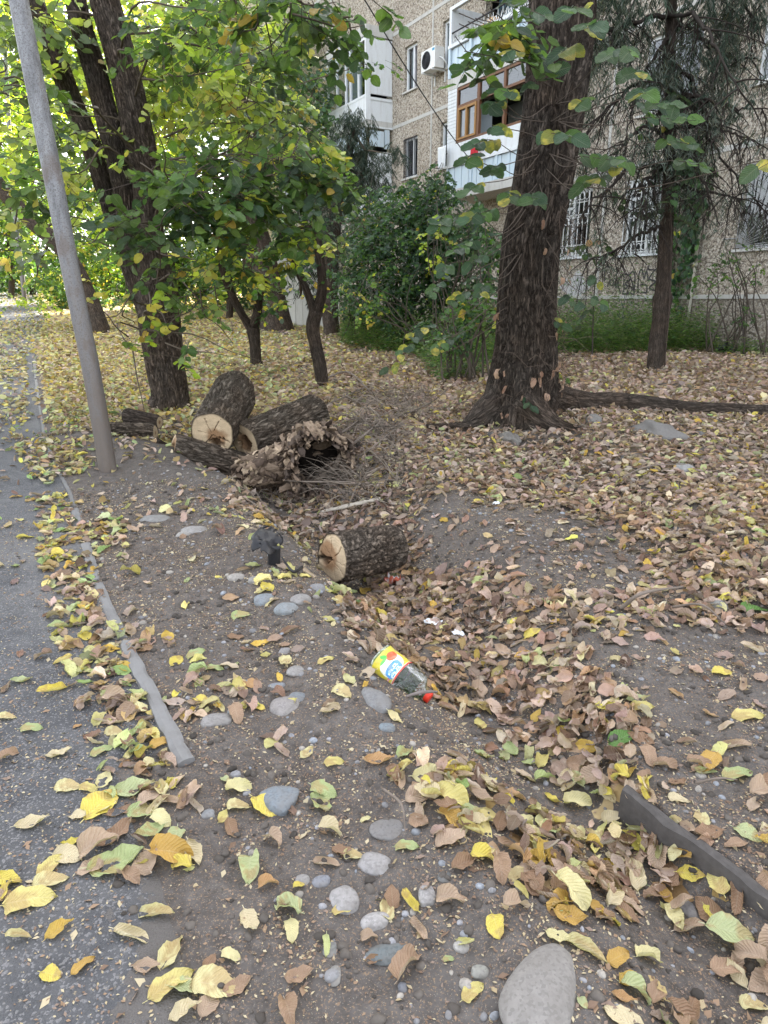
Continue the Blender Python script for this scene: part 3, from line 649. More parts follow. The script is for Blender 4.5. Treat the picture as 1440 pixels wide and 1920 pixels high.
def pool_mesh(ci, form, var):
    k = (ci, form, var)
    if k not in pool:
        idx = [q for q, f in enumerate(NEARF) if f == form]; T = NEAR[idx[var % len(idx)]][0]
        cs = CW[ci][1]; c = cs[var % len(cs)]; V, F_, uv = T
        grad = fbm(V*3+var*5, 3, 50+var)[:, None]; c2 = np.clip(c*(.8+.42*grad), 0, .9)
        if ci in 'yg': c2 = np.where(grad > .62, c2*.4+np.array([.42, .27, .12])*.6, c2)
        mb = MB(); mb.add(V, F_, c2, uv); o = mb.build('fallen_leaf', MS['leafhi']); pool[k] = [o, False]
    return pool[k]
def put_leaf(x, y, L, ci, form, ang, var, tilt=.12, extra=.0):
    ent = pool_mesh(ci, form, var); src, used = ent
    if not used: o = src; ent[1] = True
    else: o = src.copy(); link(o)
    r = np.random.default_rng(int(abs(x*7919+y*104729)*1000) % 2**31)
    n = wnorm(np.array([x]), np.array([y])); n = n+r.normal(size=(1, 3))*tilt; n /= np.linalg.norm(n)
    if form in ('curled', 'rolled') and r.random() < .5: n = n
    d = np.array([[math.sin(ang), math.cos(ang), 0]]); d = d-n*(d*n).sum()
    B = basis(d, n)
    T = NEAR[[q for q, f in enumerate(NEARF) if f == form][var % len([1 for f in NEARF if f == form])]][0]
    z = place_on_ground(np.array([x]), np.array([y]), B, np.array([L]), T, extra)[0]
    M = Matrix([list(B[0][i]*L)+[(x, y, z)[i]] for i in range(3)]+[[0, 0, 0, 1]]); o.matrix_world = M
    cw = CW[ci][0]; size = 'small ' if L < .06 else 'large ' if L > .105 else ''
    lab = locate(x, y, size+cw+' '+form+' leaf'+('' if False else ' '+surf_word(x, y)))
    w = lab.split()
    if len(w) > 16: lab = locate(x, y, cw+' '+form+' leaf')
    tag(o, lab, 'leaf', 'fallen leaves lying nearest the camera'); return o
FORMS = ['flat', 'curled', 'rolled', 'crumpled']
nleaf = 0; taken = []
for q, (u, v, px, ci, fo, ang) in enumerate(HAND):
    P = UN(u, v); dep = DEP(u, v, P[1]); L = px/FP*dep*1.02
    if fo == 2: L *= 1.05
    put_leaf(P[0], P[1], L, ci, FORMS[fo], R(ang), q % 3); nleaf += 1; taken.append((P[0], P[1]))
taken = np.array(taken)
r = np.random.default_rng(5)
x, y = scatter_pos(-2.8, 2.8, .75, 4.6, 1300, r); dn, yl = density(x, y)
k = r.random(len(x)) < dn; x, y, dn, yl = x[k], y[k], dn[k], yl[k]
z = Hs(x, y); k = visible(x, y, z, 420); x, y, z, dn, yl = x[k], y[k], z[k], dn[k], yl[k]
dt = np.min(np.hypot(x[:, None]-taken[None, :, 0], y[:, None]-taken[None, :, 1]), 1); k = dt > .045; x, y, z, dn, yl = x[k], y[k], z[k], dn[k], yl[k]
L = np.clip(r.normal(.068, .017, len(x)), .03, .11); L = L*np.where(dn > .6, .92, 1)
u, v, dep = project(np.stack([x, y, z], -1)); order = np.argsort(-L/dep*((u > -20) & (u < 1460) & (v < 1940)))
big = order[:300-nleaf]; rest = order[300-nleaf:]
for q in big:
    isy = r.random() < yl[q]*.9; ci = r.choice(['y', 'c', 'g', 'o'], p=[.38, .34, .13, .15]) if isy else r.choice(['b', 'b', 'o', 'c'], p=[.5, .3, .1, .1])
    put_leaf(x[q], y[q], L[q], ci, FORMS[r.choice(4, p=[.24, .3, .2, .26])], r.random()*6.28, int(r.integers(0, 3)), .16, .004*r.random()+.02*dn[q]*(dn[q] > .6)*r.random()); nleaf += 1
mb = MB()
xr, yr, dr, yr_, Lr = x[rest], y[rest], dn[rest], yl[rest], L[rest]
var = r.choice(14, len(rest), p=np.array([.05]*4+[.08]*4+[.08]*3+[.08]*3)/(.2+.32+.24+.24)); nrm = wnorm(xr, yr)
for q in range(14):
    k = var == q; T = NEAR[q][0]; B = rot_random(k.sum(), r, .22+.2*0, nrm[k])
    B2 = rot_random(k.sum(), r, .5, nrm[k]); hv = (dr[k] > .6)[:, None, None]; B = np.where(hv, B2, B)
    zz = place_on_ground(xr[k], yr[k], B, Lr[k], T, 0)
    zz = np.where(dr[k] > .6, Hs(xr[k], yr[k])+.008+.038*r.random(k.sum())*dr[k], zz)
    col = pickcol(k.sum(), yr_[k], r); V = T[0]
    n0 = k.sum(); kk = len(V); W_ = np.einsum('nij,kj->nki', B, V)*Lr[k][:, None, None]+np.stack([xr[k], yr[k], zz], -1)[:, None]
    cc = np.repeat(col, kk, 0)*(.78+.44*fbm(W_.reshape(-1, 3)*30, 2, 9)[:, None])
    mb.add(W_.reshape(-1, 3), [(T[1][None]+(np.arange(n0)*kk)[:, None, None]).reshape(-1, 4)], cc, np.tile(T[2], (n0, 1)))
tag(mb.build('leaf_litter', MS['leafhi']), 'close carpet of brown and yellow dead leaves covering the near ground and ditch', 'leaf litter', kind='stuff')
mb = MB()
def far_litter(x0, x1, y0, y1, per, Lm, T_, mb, r, hmax=.05):
    x, y = scatter_pos(x0, x1, y0, y1, per, r); u, v, d = project(np.stack([x, y, base(y)], -1))
    k = (u > -420) & (u < 1860) & (d > .3); x, y = x[k], y[k]
    dn, yl = density(x, y); k = r.random(len(x)) < dn; x, y, dn, yl = x[k], y[k], dn[k], yl[k]
    z = Hs(x, y)+.01+hmax*r.random(len(x))*dn; nrm = wnorm(x, y); L = np.clip(r.normal(Lm, Lm*.25, len(x)), .03, .2)
    col = pickcol(len(x), yl, r)*.74; v = r.integers(0, len(T_), len(x))
    for q, T in enumerate(T_):
        k = v == q; B = rot_random(k.sum(), r, .6, nrm[k]); inst(mb, (T[0], T[1]) if len(T) == 3 and T[2].shape[1] == 2 else T, np.stack([x, y, z], -1)[k], B, L[k], col[k])
far_litter(-5, 5, 4.6, 7.6, 950, .066, MIDT, mb, r, .04)
far_litter(-9, 9, 7.6, 13, 430, .078, [LOW], mb, r)
far_litter(-18, 16, 13, 24, 120, .10, [LOW], mb, r)
far_litter(-40, 0, 24, 52, 14, .18, [TINY], mb, r)
tag(mb.build('leaf_litter', MS['leaflo']), 'far carpet of yellow and brown leaves under the trees and along the wall', 'leaf litter', kind='stuff')
# crumbs, seeds and gravel on the bare ground
mb = MB(); x, y = scatter_pos(-2.4, 2.6, .7, 5.0, 6500, r); k = visible(x, y, Hs(x, y), 20); x, y = x[k], y[k]
ks = kerb_s(x, y); k = r.random(len(x)) < np.where(ks < 0, .4, 1)*(.25+.9*(fb2(x, y, 5, 3, 77) > .5)); x, y = x[k], y[k]
cr = np.array([(.3, .2, .13), (.42, .33, .2), (.2, .13, .09), (.5, .42, .28), (.26, .19, .15)])[r.integers(0, 5, len(x))]
s_ = r.uniform(.003, .009, len(x)); s_ = np.where(r.random(len(x)) < .04, s_*2.6, s_)
inst(mb, TINY, np.stack([x, y, Hs(x, y)+.002], -1), rot_random(len(x), r, .3), s_*1.5, cr)
tag(mb.build('seed_debris', MS['leaflo']), 'brown seed husks and leaf crumbs strewn over bare soil and asphalt', 'debris', kind='stuff')
mb = MB(); x, y = scatter_pos(-2, 2.2, .75, 5.5, 130, r); ks = kerb_s(x, y)
k = visible(x, y, Hs(x, y), 20) & (ks > .03); x, y = x[k], y[k]; V0, F0 = ICO1
for q in range(len(x)):
    s = r.uniform(.004, .012) if r.random() < .9 else r.uniform(.012, .02); V = V0*(1+.35*(vn(V0*1.3+q*3.1)-.5)[:, None])*np.array([s, s*r.uniform(.6, 1), s*.6])
    a = r.random()*6.28; V = V@np.array([[math.cos(a), math.sin(a), 0], [-math.sin(a), math.cos(a), 0], [0, 0, 1]])
    mb.add(V+[x[q], y[q], float(Hs(x[q:q+1], y[q:q+1])[0])], F0, np.array([(.3, .3, .32), (.22, .22, .23), (.35, .32, .28), (.25, .27, .3)])[r.integers(0, 4)]*r.uniform(.7, 1.1))
tag(mb.build('gravel', MS['stone']), 'small grey pebbles pressed into the soil of the berm', 'gravel', kind='stuff')
mb = MB(); x, y = scatter_pos(-2.2, 2.4, .75, 5.0, 420, r); ks = kerb_s(x, y); k = visible(x, y, Hs(x, y), 20) & (ks > -.3*(y < 1.8)) & (fb2(x, y, 3, 3, 55) > .42); x, y = x[k], y[k]
for vq in range(5):
    k = np.arange(len(x)) % 5 == vq; V = ICO1[0]*(1+.8*(vn(ICO1[0]*1.7+vq*4.1)-.5)[:, None])*[1, .8, .6]; m = k.sum(); sz = np.minimum(.0035/np.maximum(r.random(m), .12)**.75, .016)
    inst(mb, (V, ICO1[1]), np.stack([x[k], y[k], Hs(x[k], y[k])], -1), rot_random(m, r, .3), sz, np.array([.095, .084, .075])*r.uniform(.6, 1.5, (m, 1)))
tag(mb.build('soil_clods', MS['attr2']), 'crumbly lumps of grey-brown soil on the berm and bare bank', 'soil', kind='stuff')
# ---------------------------------------------------------------- stones
ST = [(1016, 1826, 122, 150, .5, (.26, .255, .255), 'big smooth granite cobble sunk in the soil at the bottom edge', -32), (525, 1485, 74, 50, .45, (.2, .24, .29), 'smooth blue-grey wedge shaped stone right of the kerbstone end', -40),
 (536, 1318, 58, 40, .6, (.3, .29, .3), 'grey cobble carrying a yellow leaf in the middle of the berm', 0), (557, 1304, 34, 22, .5, (.2, .23, .27), 'blue-grey stone tucked behind the leaf topped cobble', -20),
 (405, 1346, 58, 24, .5, (.27, .27, .28), 'half buried oval stone beside the long kerbstone', 15), (705, 1302, 44, 58, .8, (.22, .23, .25), 'dark grey upright stone left of the plastic bottle', 20),
 (497, 1120, 40, 22, .6, (.24, .28, .33), 'blue-grey stone just below the black plastic bracket', 15), (537, 1137, 44, 22, .6, (.26, .3, .34), 'blue-grey stone below left of the sawn log', -20), (563, 1120, 36, 22, .6, (.3, .3, .31), 'grey stone touching the leaves below the sawn log', -30),
 (444, 1080, 34, 14, .6, (.38, .37, .36), 'pale flat pebble left of the black plastic bracket', 0), (645, 1678, 56, 50, .7, (.36, .36, .38), 'speckled granite cobble, largest of the trio', 25), (702, 1613, 62, 40, .6, (.34, .34, .36), 'speckled granite cobble lying behind the other two of the trio', -20),
 (705, 1722, 54, 36, .7, (.4, .4, .42), 'pale speckled cobble nearest in the trio', 20), (800, 1671, 32, 38, .7, (.36, .36, .38), 'upright pale cobble right of the cobble trio', 0), (733, 1783, 100, 30, .5, (.15, .18, .2), 'flat dark slate-blue slab stone near the bottom edge', 5),
 (601, 1649, 36, 22, .6, (.22, .24, .29), 'small blue-grey stone left of the speckled trio', 20), (567, 1646, 26, 20, .5, (.28, .28, .29), 'small grey stone farthest left of the speckled trio', 0), (618, 1776, 24, 30, .5, (.22, .23, .24), 'small dark stone left of the flat slab stone', 0),
 (628, 1822, 22, 32, .4, (.28, .28, .28), 'sunken grey pebble below left of the flat slab stone', 0), (900, 1817, 32, 24, .7, (.28, .29, .28), 'grey-green pebble left of the big granite cobble', 0), (865, 1771, 28, 20, .6, (.4, .4, .4), 'pale pebble above left of the big granite cobble', -20),
 (755, 1847, 18, 20, .8, (.2, .22, .27), 'small blue pebble below the flat slab stone', 0), (725, 1361, 30, 18, .7, (.2, .25, .3), 'blue pebble under the plastic bottle', 0), (519, 1284, 32, 14, .5, (.24, .27, .32), 'thin blue-grey stone behind the leaf topped cobble', 10),
 (436, 1330, 18, 18, .7, (.26, .29, .32), 'small blue pebble right of the oval stone', 0), (365, 991, 48, 14, .5, (.33, .33, .34), 'flat grey stone on the berm behind the kerb', 0), (290, 970, 58, 14, .4, (.26, .27, .28), 'long flat stone sunk in the berm near the steel pole', 0),
 (556, 1254, 36, 18, .4, (.3, .3, .31), 'pale sunken stone on the berm crest left of the bottle', 0), (534, 1218, 22, 14, .5, (.28, .28, .3), 'small sunken pebble on the berm crest', 0), (1292, 1700, 26, 36, .7, (.22, .22, .24), 'dark grey pebble among leaves in the gutter', 0),
 (1346, 1131, 32, 26, .8, (.27, .28, .28), 'round grey stone near the right edge', 0), (1234, 806, 84, 44, .7, (.2, .2, .205), 'dark rough lump of concrete in front of the long root', 0), (955, 815, 36, 34, .7, (.2, .195, .19), 'rough grey stone at the foot of the big elm', 0),
 (1114, 787, 30, 20, .9, (.22, .22, .22), 'rough stone lying against the long surface root', 0), (919, 810, 20, 16, .7, (.06, .06, .065), 'black stone beside the foot of the big elm', 0), (1282, 876, 36, 16, .7, (.34, .35, .37), 'pale grey stone among leaves right of the concrete lump', 0),
 (1035, 845, 22, 14, .7, (.3, .3, .32), 'light stone in the leaves below the elm roots', 0), (1170, 855, 20, 12, .7, (.24, .25, .28), 'bluish stone in the leaves below the concrete lump', 0), (1064, 914, 42, 14, .5, (.1, .1, .11), 'dark flat stone on the leaf covered bank', 0),
 (1310, 813, 24, 12, .7, (.12, .12, .13), 'dark stone right of the concrete lump beside the root', 0), (345, 1000, 26, 12, .5, (.38, .38, .38), 'pale pebble beside the flat grey stone on the berm', 0), (480, 1025+60, 28, 12, .6, (.3, .3, .3), 'flat pebble in front of the black plastic bracket', 0),
 (620, 1485, 20, 12, .6, (.25, .27, .3), 'small pebble right of the blue-grey wedge stone', 0), (390, 1522, 26, 18, .5, (.23, .25, .28), 'faint blue pebble left of the blue-grey wedge stone', 0), (735, 1548, 80, 34, .25, (.2, .2, .21), 'broad flat stone flush with the soil in the berm', 0),
 (835, 1640, 30, 20, .4, (.13, .14, .15), 'dark flat chip of stone right of the berm centre', 30), (595, 1100, 30, 16, .6, (.26, .27, .3), 'small stone half under leaves beside the sawn log', 0)]
for q, (u, v, w, h, ht, c, lab, ang) in enumerate(ST):
    P = UN(u, v+h*.2); dep = DEP(u, v, P[1]); lw = w/FP*dep/2*1.06; below = math.atan2(HC-P[2], P[1]); ld = h/FP*dep/2/(math.sin(below)*.85+.3*ht)
    ld = min(ld, lw*2.4); ld = max(ld, lw*.45); lz = min(lw, ld)*ht*.95
    V0, F0 = ICO3; rough = ('rough' in lab)*.5+('wedge' in lab or 'slab' in lab or 'upright' in lab)*.18
    V = V0.copy(); V = np.sign(V)*np.abs(V)**(.85 if q else 1.0); V = V*(1+(.32*(q > 0)+.14*(q == 0)+rough)*(fbm(V0*1.1+q*7.3, 3, q)-.5)[:, None]+(.05+.3*(rough > .4))*(fbm(V0*4+q, 3, q)-.5)[:, None])
    if q == 0: V[:, 0] *= 1+.22*V0[:, 1]*-1; V[:, 1] *= 1.25
    if 'wedge' in lab: V[:, 0] *= 1-.35*V0[:, 1]; V[:, 2] *= 1+.3*V0[:, 0]
    V = V*[lw, ld, lz]; a = R(ang); V = V@np.array([[math.cos(a), math.sin(a), 0], [-math.sin(a), math.cos(a), 0], [0, 0, 1]])
    z0 = float(Hs(np.array([P[0]]), np.array([P[1]]))[0]); mb = MB(); mb.add(V+[P[0], P[1], z0-lz*.22], F0, np.array(c)*[.82, .78, .72])
    tag(mb.build('stone', MS['stone'], loc=(P[0], P[1], z0)), lab, 'stone')
# ================================================================ BUILDING
P0 = np.array([.29, 26, 0.]); EF = np.array([.491, -.871, 0]); EF /= np.linalg.norm(EF); NF = np.array([-EF[1]*-1*-1, 0, 0]); NF = np.array([EF[1], -EF[0], 0.]); UZ = np.array([0, 0, 1.])
def FP3(t, o, z): return P0+EF*t+NF*o+UZ*z
def fac(u, v, off=0):
    d = ray(u, v); Q = P0+NF*off; k = ((Q-C0)@NF)/(d@NF); Xp = C0+d*k; return (Xp-P0)@EF, Xp[2]
def fbox(mb, t0, t1, o0, o1, z0, z1, mi=0, col=None): box(mb, FP3(t0, o0, z0), EF, NF, UZ, t1-t0, o1-o0, z1-z0, col, mi)
T0, T1, ZT = -15.0, 24.0, 15.3
bld = empty('apartment_building', FP3(4, 0, 0), 'grey pebble-dash panel apartment block with white painted balconies behind the trees', 'building')
WINS = [(.77, 1.53, 7.84, 9.12, 'a'), (.76, 1.62, 5.28, 6.48, 'b'), (2.95, 3.75, 5.28, 6.55, 'n'), (8.15, 9.5, 2.42, 3.95, 'g'), (10.55, 11.75, 2.38, 3.95, 'g'), (13.45, 14.95, 2.34, 3.85, 'r'),
        (10.7, 12.1, 5.2, 6.65, 'w'), (13.35, 14.8, 5.2, 6.62, 'w'), (10.7, 12.1, 7.95, 9.4, 'w'), (13.35, 14.8, 7.95, 9.4, 'w'), (.77, 1.6, 2.5, 3.8, 'b'), (.77, 1.6, 10.6, 11.9, 'n'), (2.95, 3.75, 7.95, 9.2, 'n'),
        (17.2, 18.7, 2.4, 3.85, 'w'), (17.2, 18.7, 5.2, 6.65, 'w'), (20.5, 22, 2.4, 3.85, 'w'), (20.5, 22, 5.2, 6.65, 'w'), (13.35, 14.8, 10.7, 12.1, 'w'), (-6.5, -5.1, 5.2, 6.6, 'n'), (-6.5, -5.1, 7.95, 9.35, 'n'), (-6.5, -5.1, 2.4, 3.8, 'n'),
        (-11, -9.5, 2.4, 3.8, 'n'), (-11, -9.5, 5.2, 6.6, 'n'), (-11, -9.5, 7.95, 9.35, 'n')]
def wallgrid(mb, t0, t1, z0, z1, holes, o=0, rev=.22):
    ts = sorted({t0, t1, *[h[0] for h in holes], *[h[1] for h in holes]}); zs = sorted({z0, z1, *[h[2] for h in holes], *[h[3] for h in holes]})
    for a, b in zip(ts[:-1], ts[1:]):
        for c, d in zip(zs[:-1], zs[1:]):
            m, n = (a+b)/2, (c+d)/2
            if any(h[0] < m < h[1] and h[2] < n < h[3] for h in holes): continue
            mb.add([FP3(a, o, c), FP3(b, o, c), FP3(b, o, d), FP3(a, o, d)], np.array([(0, 1, 2, 3)]))
    for h in holes:
        a, b, c, d = h[:4]
        for q in ([(a, c), (a, d)], [(b, d), (b, c)], [(a, d), (b, d)], [(b, c), (a, c)]):
            (p, s), (p2, s2) = q; mb.add([FP3(p, o, s), FP3(p2, o, s2), FP3(p2, o-rev, s2), FP3(p, o-rev, s)], np.array([(0, 1, 2, 3)]))
LOGG = [(5.0, 8.3, 4.45, 6.75), (5.0, 8.3, 7.2, 9.5), (5.0, 8.3, 9.95, 12.2), (-2.9, -.4, 4.45, 6.75), (-2.9, -.4, 7.2, 9.5)]
mb = MB(); wallgrid(mb, T0, T1, 1.5, ZT, WINS+LOGG)
fbox(mb, T0, T1, -11.5, -11.3, -1, ZT)
mb.add([FP3(T0, 0, -1), FP3(T0, 0, ZT), FP3(T0, -11.5, ZT), FP3(T0, -11.5, -1)], np.array([(0, 1, 2, 3)])); mb.add([FP3(T1, 0, -1), FP3(T1, 0, ZT), FP3(T1, -11.5, ZT), FP3(T1, -11.5, -1)], np.array([(0, 1, 2, 3)]))
mb.build('wall', MS['dash'], bld, False)
mb = MB(); mb.add([FP3(T0, .04, -1), FP3(T1, .04, -1), FP3(T1, .04, 1.42), FP3(T0, .04, 1.42)], np.array([(0, 1, 2, 3)])); tag(mb.build('plinth', MS['dash2'], bld, False))
mb = MB(); fbox(mb, T0, T1, .0, .06, 1.42, 1.5); 
for z in (4.2, 6.95, 9.67, 12.4): 
    for a, b in ((T0, -3.3), (.02, 4.7), (8.7, T1)): fbox(mb, a, b, -.02, .012, z-.05, z+.05)
for t in (2.42, 9.9, -4.6, -8.6, 16, 19.4):
    for za, zb in ((1.5, 4.15), (4.25, 6.9), (7.0, 9.62), (9.72, 12.35)): fbox(mb, t-.035, t+.035, -.02, .016, za, zb)
mb.build('seam', MS['seam'], bld, False)
mb = MB(); fbox(mb, T0-.3, T1+.3, -11.8, .45, ZT, ZT+.25); mb.build('roof', MS['slab'], bld, False)
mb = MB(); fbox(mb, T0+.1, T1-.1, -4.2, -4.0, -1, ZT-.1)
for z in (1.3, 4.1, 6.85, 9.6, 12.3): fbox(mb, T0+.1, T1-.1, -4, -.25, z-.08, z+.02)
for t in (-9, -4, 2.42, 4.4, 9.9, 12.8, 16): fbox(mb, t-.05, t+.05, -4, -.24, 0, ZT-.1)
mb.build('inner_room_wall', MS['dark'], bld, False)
def bar(mb, t0, z0, t1, z1, o, r, mi=0): tube(mb, [FP3(t0, o, z0), FP3(t1, o, z1)], r, 4, mi=mi, cap=False)
for (a, b, c, d, kd) in WINS:
    if kd == 'x': continue
    fw = .065; lab = None
    mb = MB(); o0, o1 = -.16, -.09
    fbox(mb, a, a+fw, o0, o1, c, d); fbox(mb, b-fw, b, o0, o1, c, d); fbox(mb, a+fw, b-fw, o0, o1-.002, c, c+fw); fbox(mb, a+fw, b-fw, o0, o1-.002, d-fw, d)
    m = a+(b-a)*(.55 if kd in 'ab' else .5); fbox(mb, m-.04, m+.04, o0, o1-.004, c+fw, d-fw)
    if kd in 'wg': fbox(mb, a+fw, m-.04, o0, o1-.006, d-.42, d-.36)
    w = mb.build('window', MS['white'], bld, False)
    mb = MB(); mb.add([FP3(a+fw, -.13, c+fw), FP3(b-fw, -.13, c+fw), FP3(b-fw, -.13, d-fw), FP3(a+fw, -.13, d-fw)], np.array([(0, 1, 2, 3)])); 
    p = mb.build('pane', MS['glass'], w, False, loc=None)
    mb = MB(); fbox(mb, a-.06, b+.06, -.1, .07, c-.05, c-.004); mb.build('sill', MS['slab'] if kd != 'g' else MS['white'], w, False)
    if kd in 'an':
        mb = MB(); n = 40; ts = np.linspace(a+.05, m if kd == 'a' else b-.05, n)
        for q in range(n-1): mb.add([FP3(ts[q], -.24+.02*math.sin(q*1.9), c), FP3(ts[q+1], -.24+.02*math.sin((q+1)*1.9), c), FP3(ts[q+1], -.24+.02*math.sin((q+1)*1.9), d), FP3(ts[q], -.24+.02*math.sin(q*1.9), d)], np.array([(0, 1, 2, 3)]))
        mb.build('curtain', MS['curtain'], w, True)
    if kd == 'a':
        mb = MB(); ts = np.linspace(m+.12, b-.05, 16)
        for q in range(15): mb.add([FP3(ts[q], -.22+.02*math.sin(q*1.9), c), FP3(ts[q+1], -.22+.02*math.sin((q+1)*1.9), c), FP3(ts[q+1], -.22+.02*math.sin((q+1)*1.9), d), FP3(ts[q], -.22+.02*math.sin(q*1.9), d)], np.array([(0, 1, 2, 3)]))
        tag(mb.build('curtain', MS['red'], w, True), 'red curtain in the open half of the window')
    mb = MB()
    if kd == 'b':
        for t in np.linspace(a+.05, b-.05, 9): bar(mb, t, c+.02, t, d-.02, .03, .011)
        for z in (c+.05, d-.05): bar(mb, a, z, b, z, .03, .012)
    if kd == 'g':
        for t in np.linspace(a+.04, b-.04, 9): bar(mb, t, c+.02, t, d-.02, .05, .012)
        for z in (c+.04, c+.26, d-.3, d-.04, c+.95): bar(mb, a, z, b, z, .05, .012)
        ts = np.linspace(a+.04, b-.04, 9)
        for q in range(8):
            tm = (ts[q]+ts[q+1])/2; rr = (ts[1]-ts[0])/2-.01
            for zc in (c+.15, c+.83, d-.17):
                an = np.linspace(0, 2*np.pi, 13); tube(mb, [FP3(tm+rr*math.cos(x_), .055, zc+rr*1.2*math.sin(x_)) for x_ in an], .009, 4, cap=False)
    if kd == 'r':
        cx = a+.05
        for an in np.linspace(3, 87, 12):
            an = R(an); dx, dz = math.cos(an), math.sin(an); k = min((b-cx-.03)/max(dx, 1e-3), (d-c-.06)/max(dz, 1e-3)); bar(mb, cx, c+.05, cx+dx*k, c+.05+dz*k, .06, .011)
        for z in (c+.03, d-.03): bar(mb, a, z, b, z, .06, .012)
        for t in (a+.02, b-.02): bar(mb, t, c, t, d, .06, .012)
        bar(mb, a-.28, c+.2, a, c+.2, .06, .012)
    if mb.n: mb.build('grille', MS['iron'] if kd == 'b' else MS['greyiron'] if kd == 'r' else MS['whiteiron'], w, False)
def boards(mb, t0, t1, o, z0, z1, step, mi=0, w=.9):
    n = max(1, int((t1-t0)/step)); s = (t1-t0)/n
    for q in range(n): fbox(mb, t0+q*s+.006, t0+(q+1)*s-.006, o-.02, o+(.012 if q % 2 else .0), z0, z1, mi)
def balcony(z, kind, t0=4.75, t1=8.65, off=1.0):
    b = MB(); fbox(b, t0, t1, .0, off, z-.24, z+.04); o = b.build('balcony', MS['slab'], bld, False)
    b = MB(); boards(b, t0+.06, t1-.06, off-.05, z+.06, z+.74, .16); 
    for q in range(5): fbox(b, t0+.02+q*(t1-t0-.1)/4, t0+.10+q*(t1-t0-.1)/4, off-.03, off+.02, z+.05, z+.76)
    b.build('board_panel', MS['blue'], o, False)
    b = MB(); fbox(b, t0, t1, off-.08, off+.03, z+.76, z+.84)
    for s_ in (t0, t1-.05): fbox(b, s_, s_+.05, .02, off-.08, z+.05, z+.82)
    b.build('rail', MS['white'], o, False)
    b = MB(); fbox(b, t0, t1, -1.2, -1.1, z, z+2.5); b.build('back_wall', MS['roomwall'], o, False)
    return o
bo = balcony(7.1, 'open')
b = MB(); fbox(b, 4.76, 4.86, .86, 1.0, 7.94, 8.75); fbox(b, 4.76, 8.6, .9, 1.0, 8.75, 8.83); fbox(b, 4.72, 4.86, .0, .86, 7.1, 8.83); b.build('side_frame', MS['white'], bo, False)
b = MB(); bar(b, 4.86, 8.22, 8.6, 8.22, .97, .022); b.build('handrail', MS['iron'], bo)
b = MB()
for q in range(20):
    t = 5.0+q*.19; an = np.linspace(-np.pi, 0, 9); tube(b, [FP3(t-.095+.07*math.cos(x_)+.07, .96, 8.12+.14*math.sin(x_)) for x_ in an], .011, 4, cap=False)
    tube(b, [FP3(t+.07*math.cos(x_), .96, 7.94+.13*math.sin(-x_)) for x_ in an], .011, 4, cap=False); bar(b, t-.095, 8.1, t-.095, 8.22, .96, .01)
b.build('ornamental_bars', MS['whiteiron'], bo)
b = MB(); fbox(b, 5.5, 5.75, .3, .6, 7.5, 8.25); fbox(b, 5.9, 6.15, .3, .6, 7.4, 8.3); tag(b.build('stored_sack', m_simple('orange_cloth', (.62, .3, .04)), bo, False), 'orange sacks behind the balcony bars')
b = MB(); fbox(b, 5.0, 5.3, -.5, -.45, 7.2, 9.3); fbox(b, 5.33, 6.0, -.5, -.46, 7.2, 9.3); b.build('door', m_simple('teal_door', (.06, .12, .16)), bo, False)
b2 = MB(); fbox(b2, 4.75, 8.65, .0, 1.0, 4.12, 4.36); bl = b2.build('balcony', MS['slab'], bld, False)
b = MB(); boards(b, 4.8, 8.6, .97, 4.36, 4.92, .17); 
for t in (4.78, 5.9, 7.0, 8.1): fbox(b, t, t+.09, .97, 1.01, 4.36, 4.93)
b.build('board_panel', MS['blue'], bl, False)
b = MB(); fbox(b, 4.74, 8.66, .9, 1.03, 4.93, 5.0); fbox(b, 4.78, 8.62, .92, 1.0, 5.0, 5.5); fbox(b, 4.78, 5.2, .93, .99, 5.5, 6.86)
for q in range(16): fbox(b, 4.78, 5.2, .99, 1.002, 5.5+q*.085, 5.5+q*.085+.07)
fbox(b, 4.78, 4.84, .0, .93, 4.4, 6.86); b.build('white_cladding', MS['white'], bl, False)
b = MB(); o0, o1 = .92, 1.0
for t, w in ((5.2, .06), (6.12, .1), (7.2, .08), (8.4, .1)): fbox(b, t, t+w, o0, o1, 5.5, 6.84)
for a_, b_ in ((5.26, 6.12), (6.22, 7.2), (7.28, 8.4)): fbox(b, a_, b_, o0, o1-.004, 6.36, 6.42); fbox(b, a_, b_, o0, o1-.004, 5.5, 5.56); fbox(b, a_, b_, o0, o1-.004, 6.78, 6.84)
w = b.build('glazing_frame', MS['brown'], bl, False)
b = MB()
for t in (5.27, 5.64, 6.05): fbox(b, t, t+.06, .94, 1.02, 5.57, 6.35)
fbox(b, 5.33, 6.05, .94, 1.018, 6.29, 6.35); fbox(b, 5.33, 6.05, .94, 1.018, 5.57, 5.62); b.build('sash', MS['ochre'], w, False)
b = MB()
for a_, b_, c_, d_ in ((5.26, 6.12, 6.42, 6.78), (6.22, 7.2, 6.42, 6.78), (7.28, 8.4, 6.42, 6.78), (5.3, 6.1, 5.6, 6.3)): b.add([FP3(a_, .96, c_), FP3(b_, .96, c_), FP3(b_, .96, d_), FP3(a_, .96, d_)], np.array([(0, 1, 2, 3)]))
b.build('pane', MS['glass'], w, False)
b = MB(); fbox(b, 5.25, 8.6, .3, .32, 4.45, 6.3) if False else fbox(b, 5.3, 6.15, .5, .52, 4.45, 6.3); b.build('curtain', MS['curtain'], bl, False)
b = MB(); fbox(b, 4.8, 9, -1.2, -1.1, 4.4, 6.84); b.build('back_wall', MS['roomwall'], bl, False)
b = MB(); fbox(b, 7.6, 8.2, -1.1, -1.06, 5.2, 6.3); b.build('inner_window', MS['dark'], bl, False)
for z in (9.85, 12.6):
    b = balcony(z, 'top')
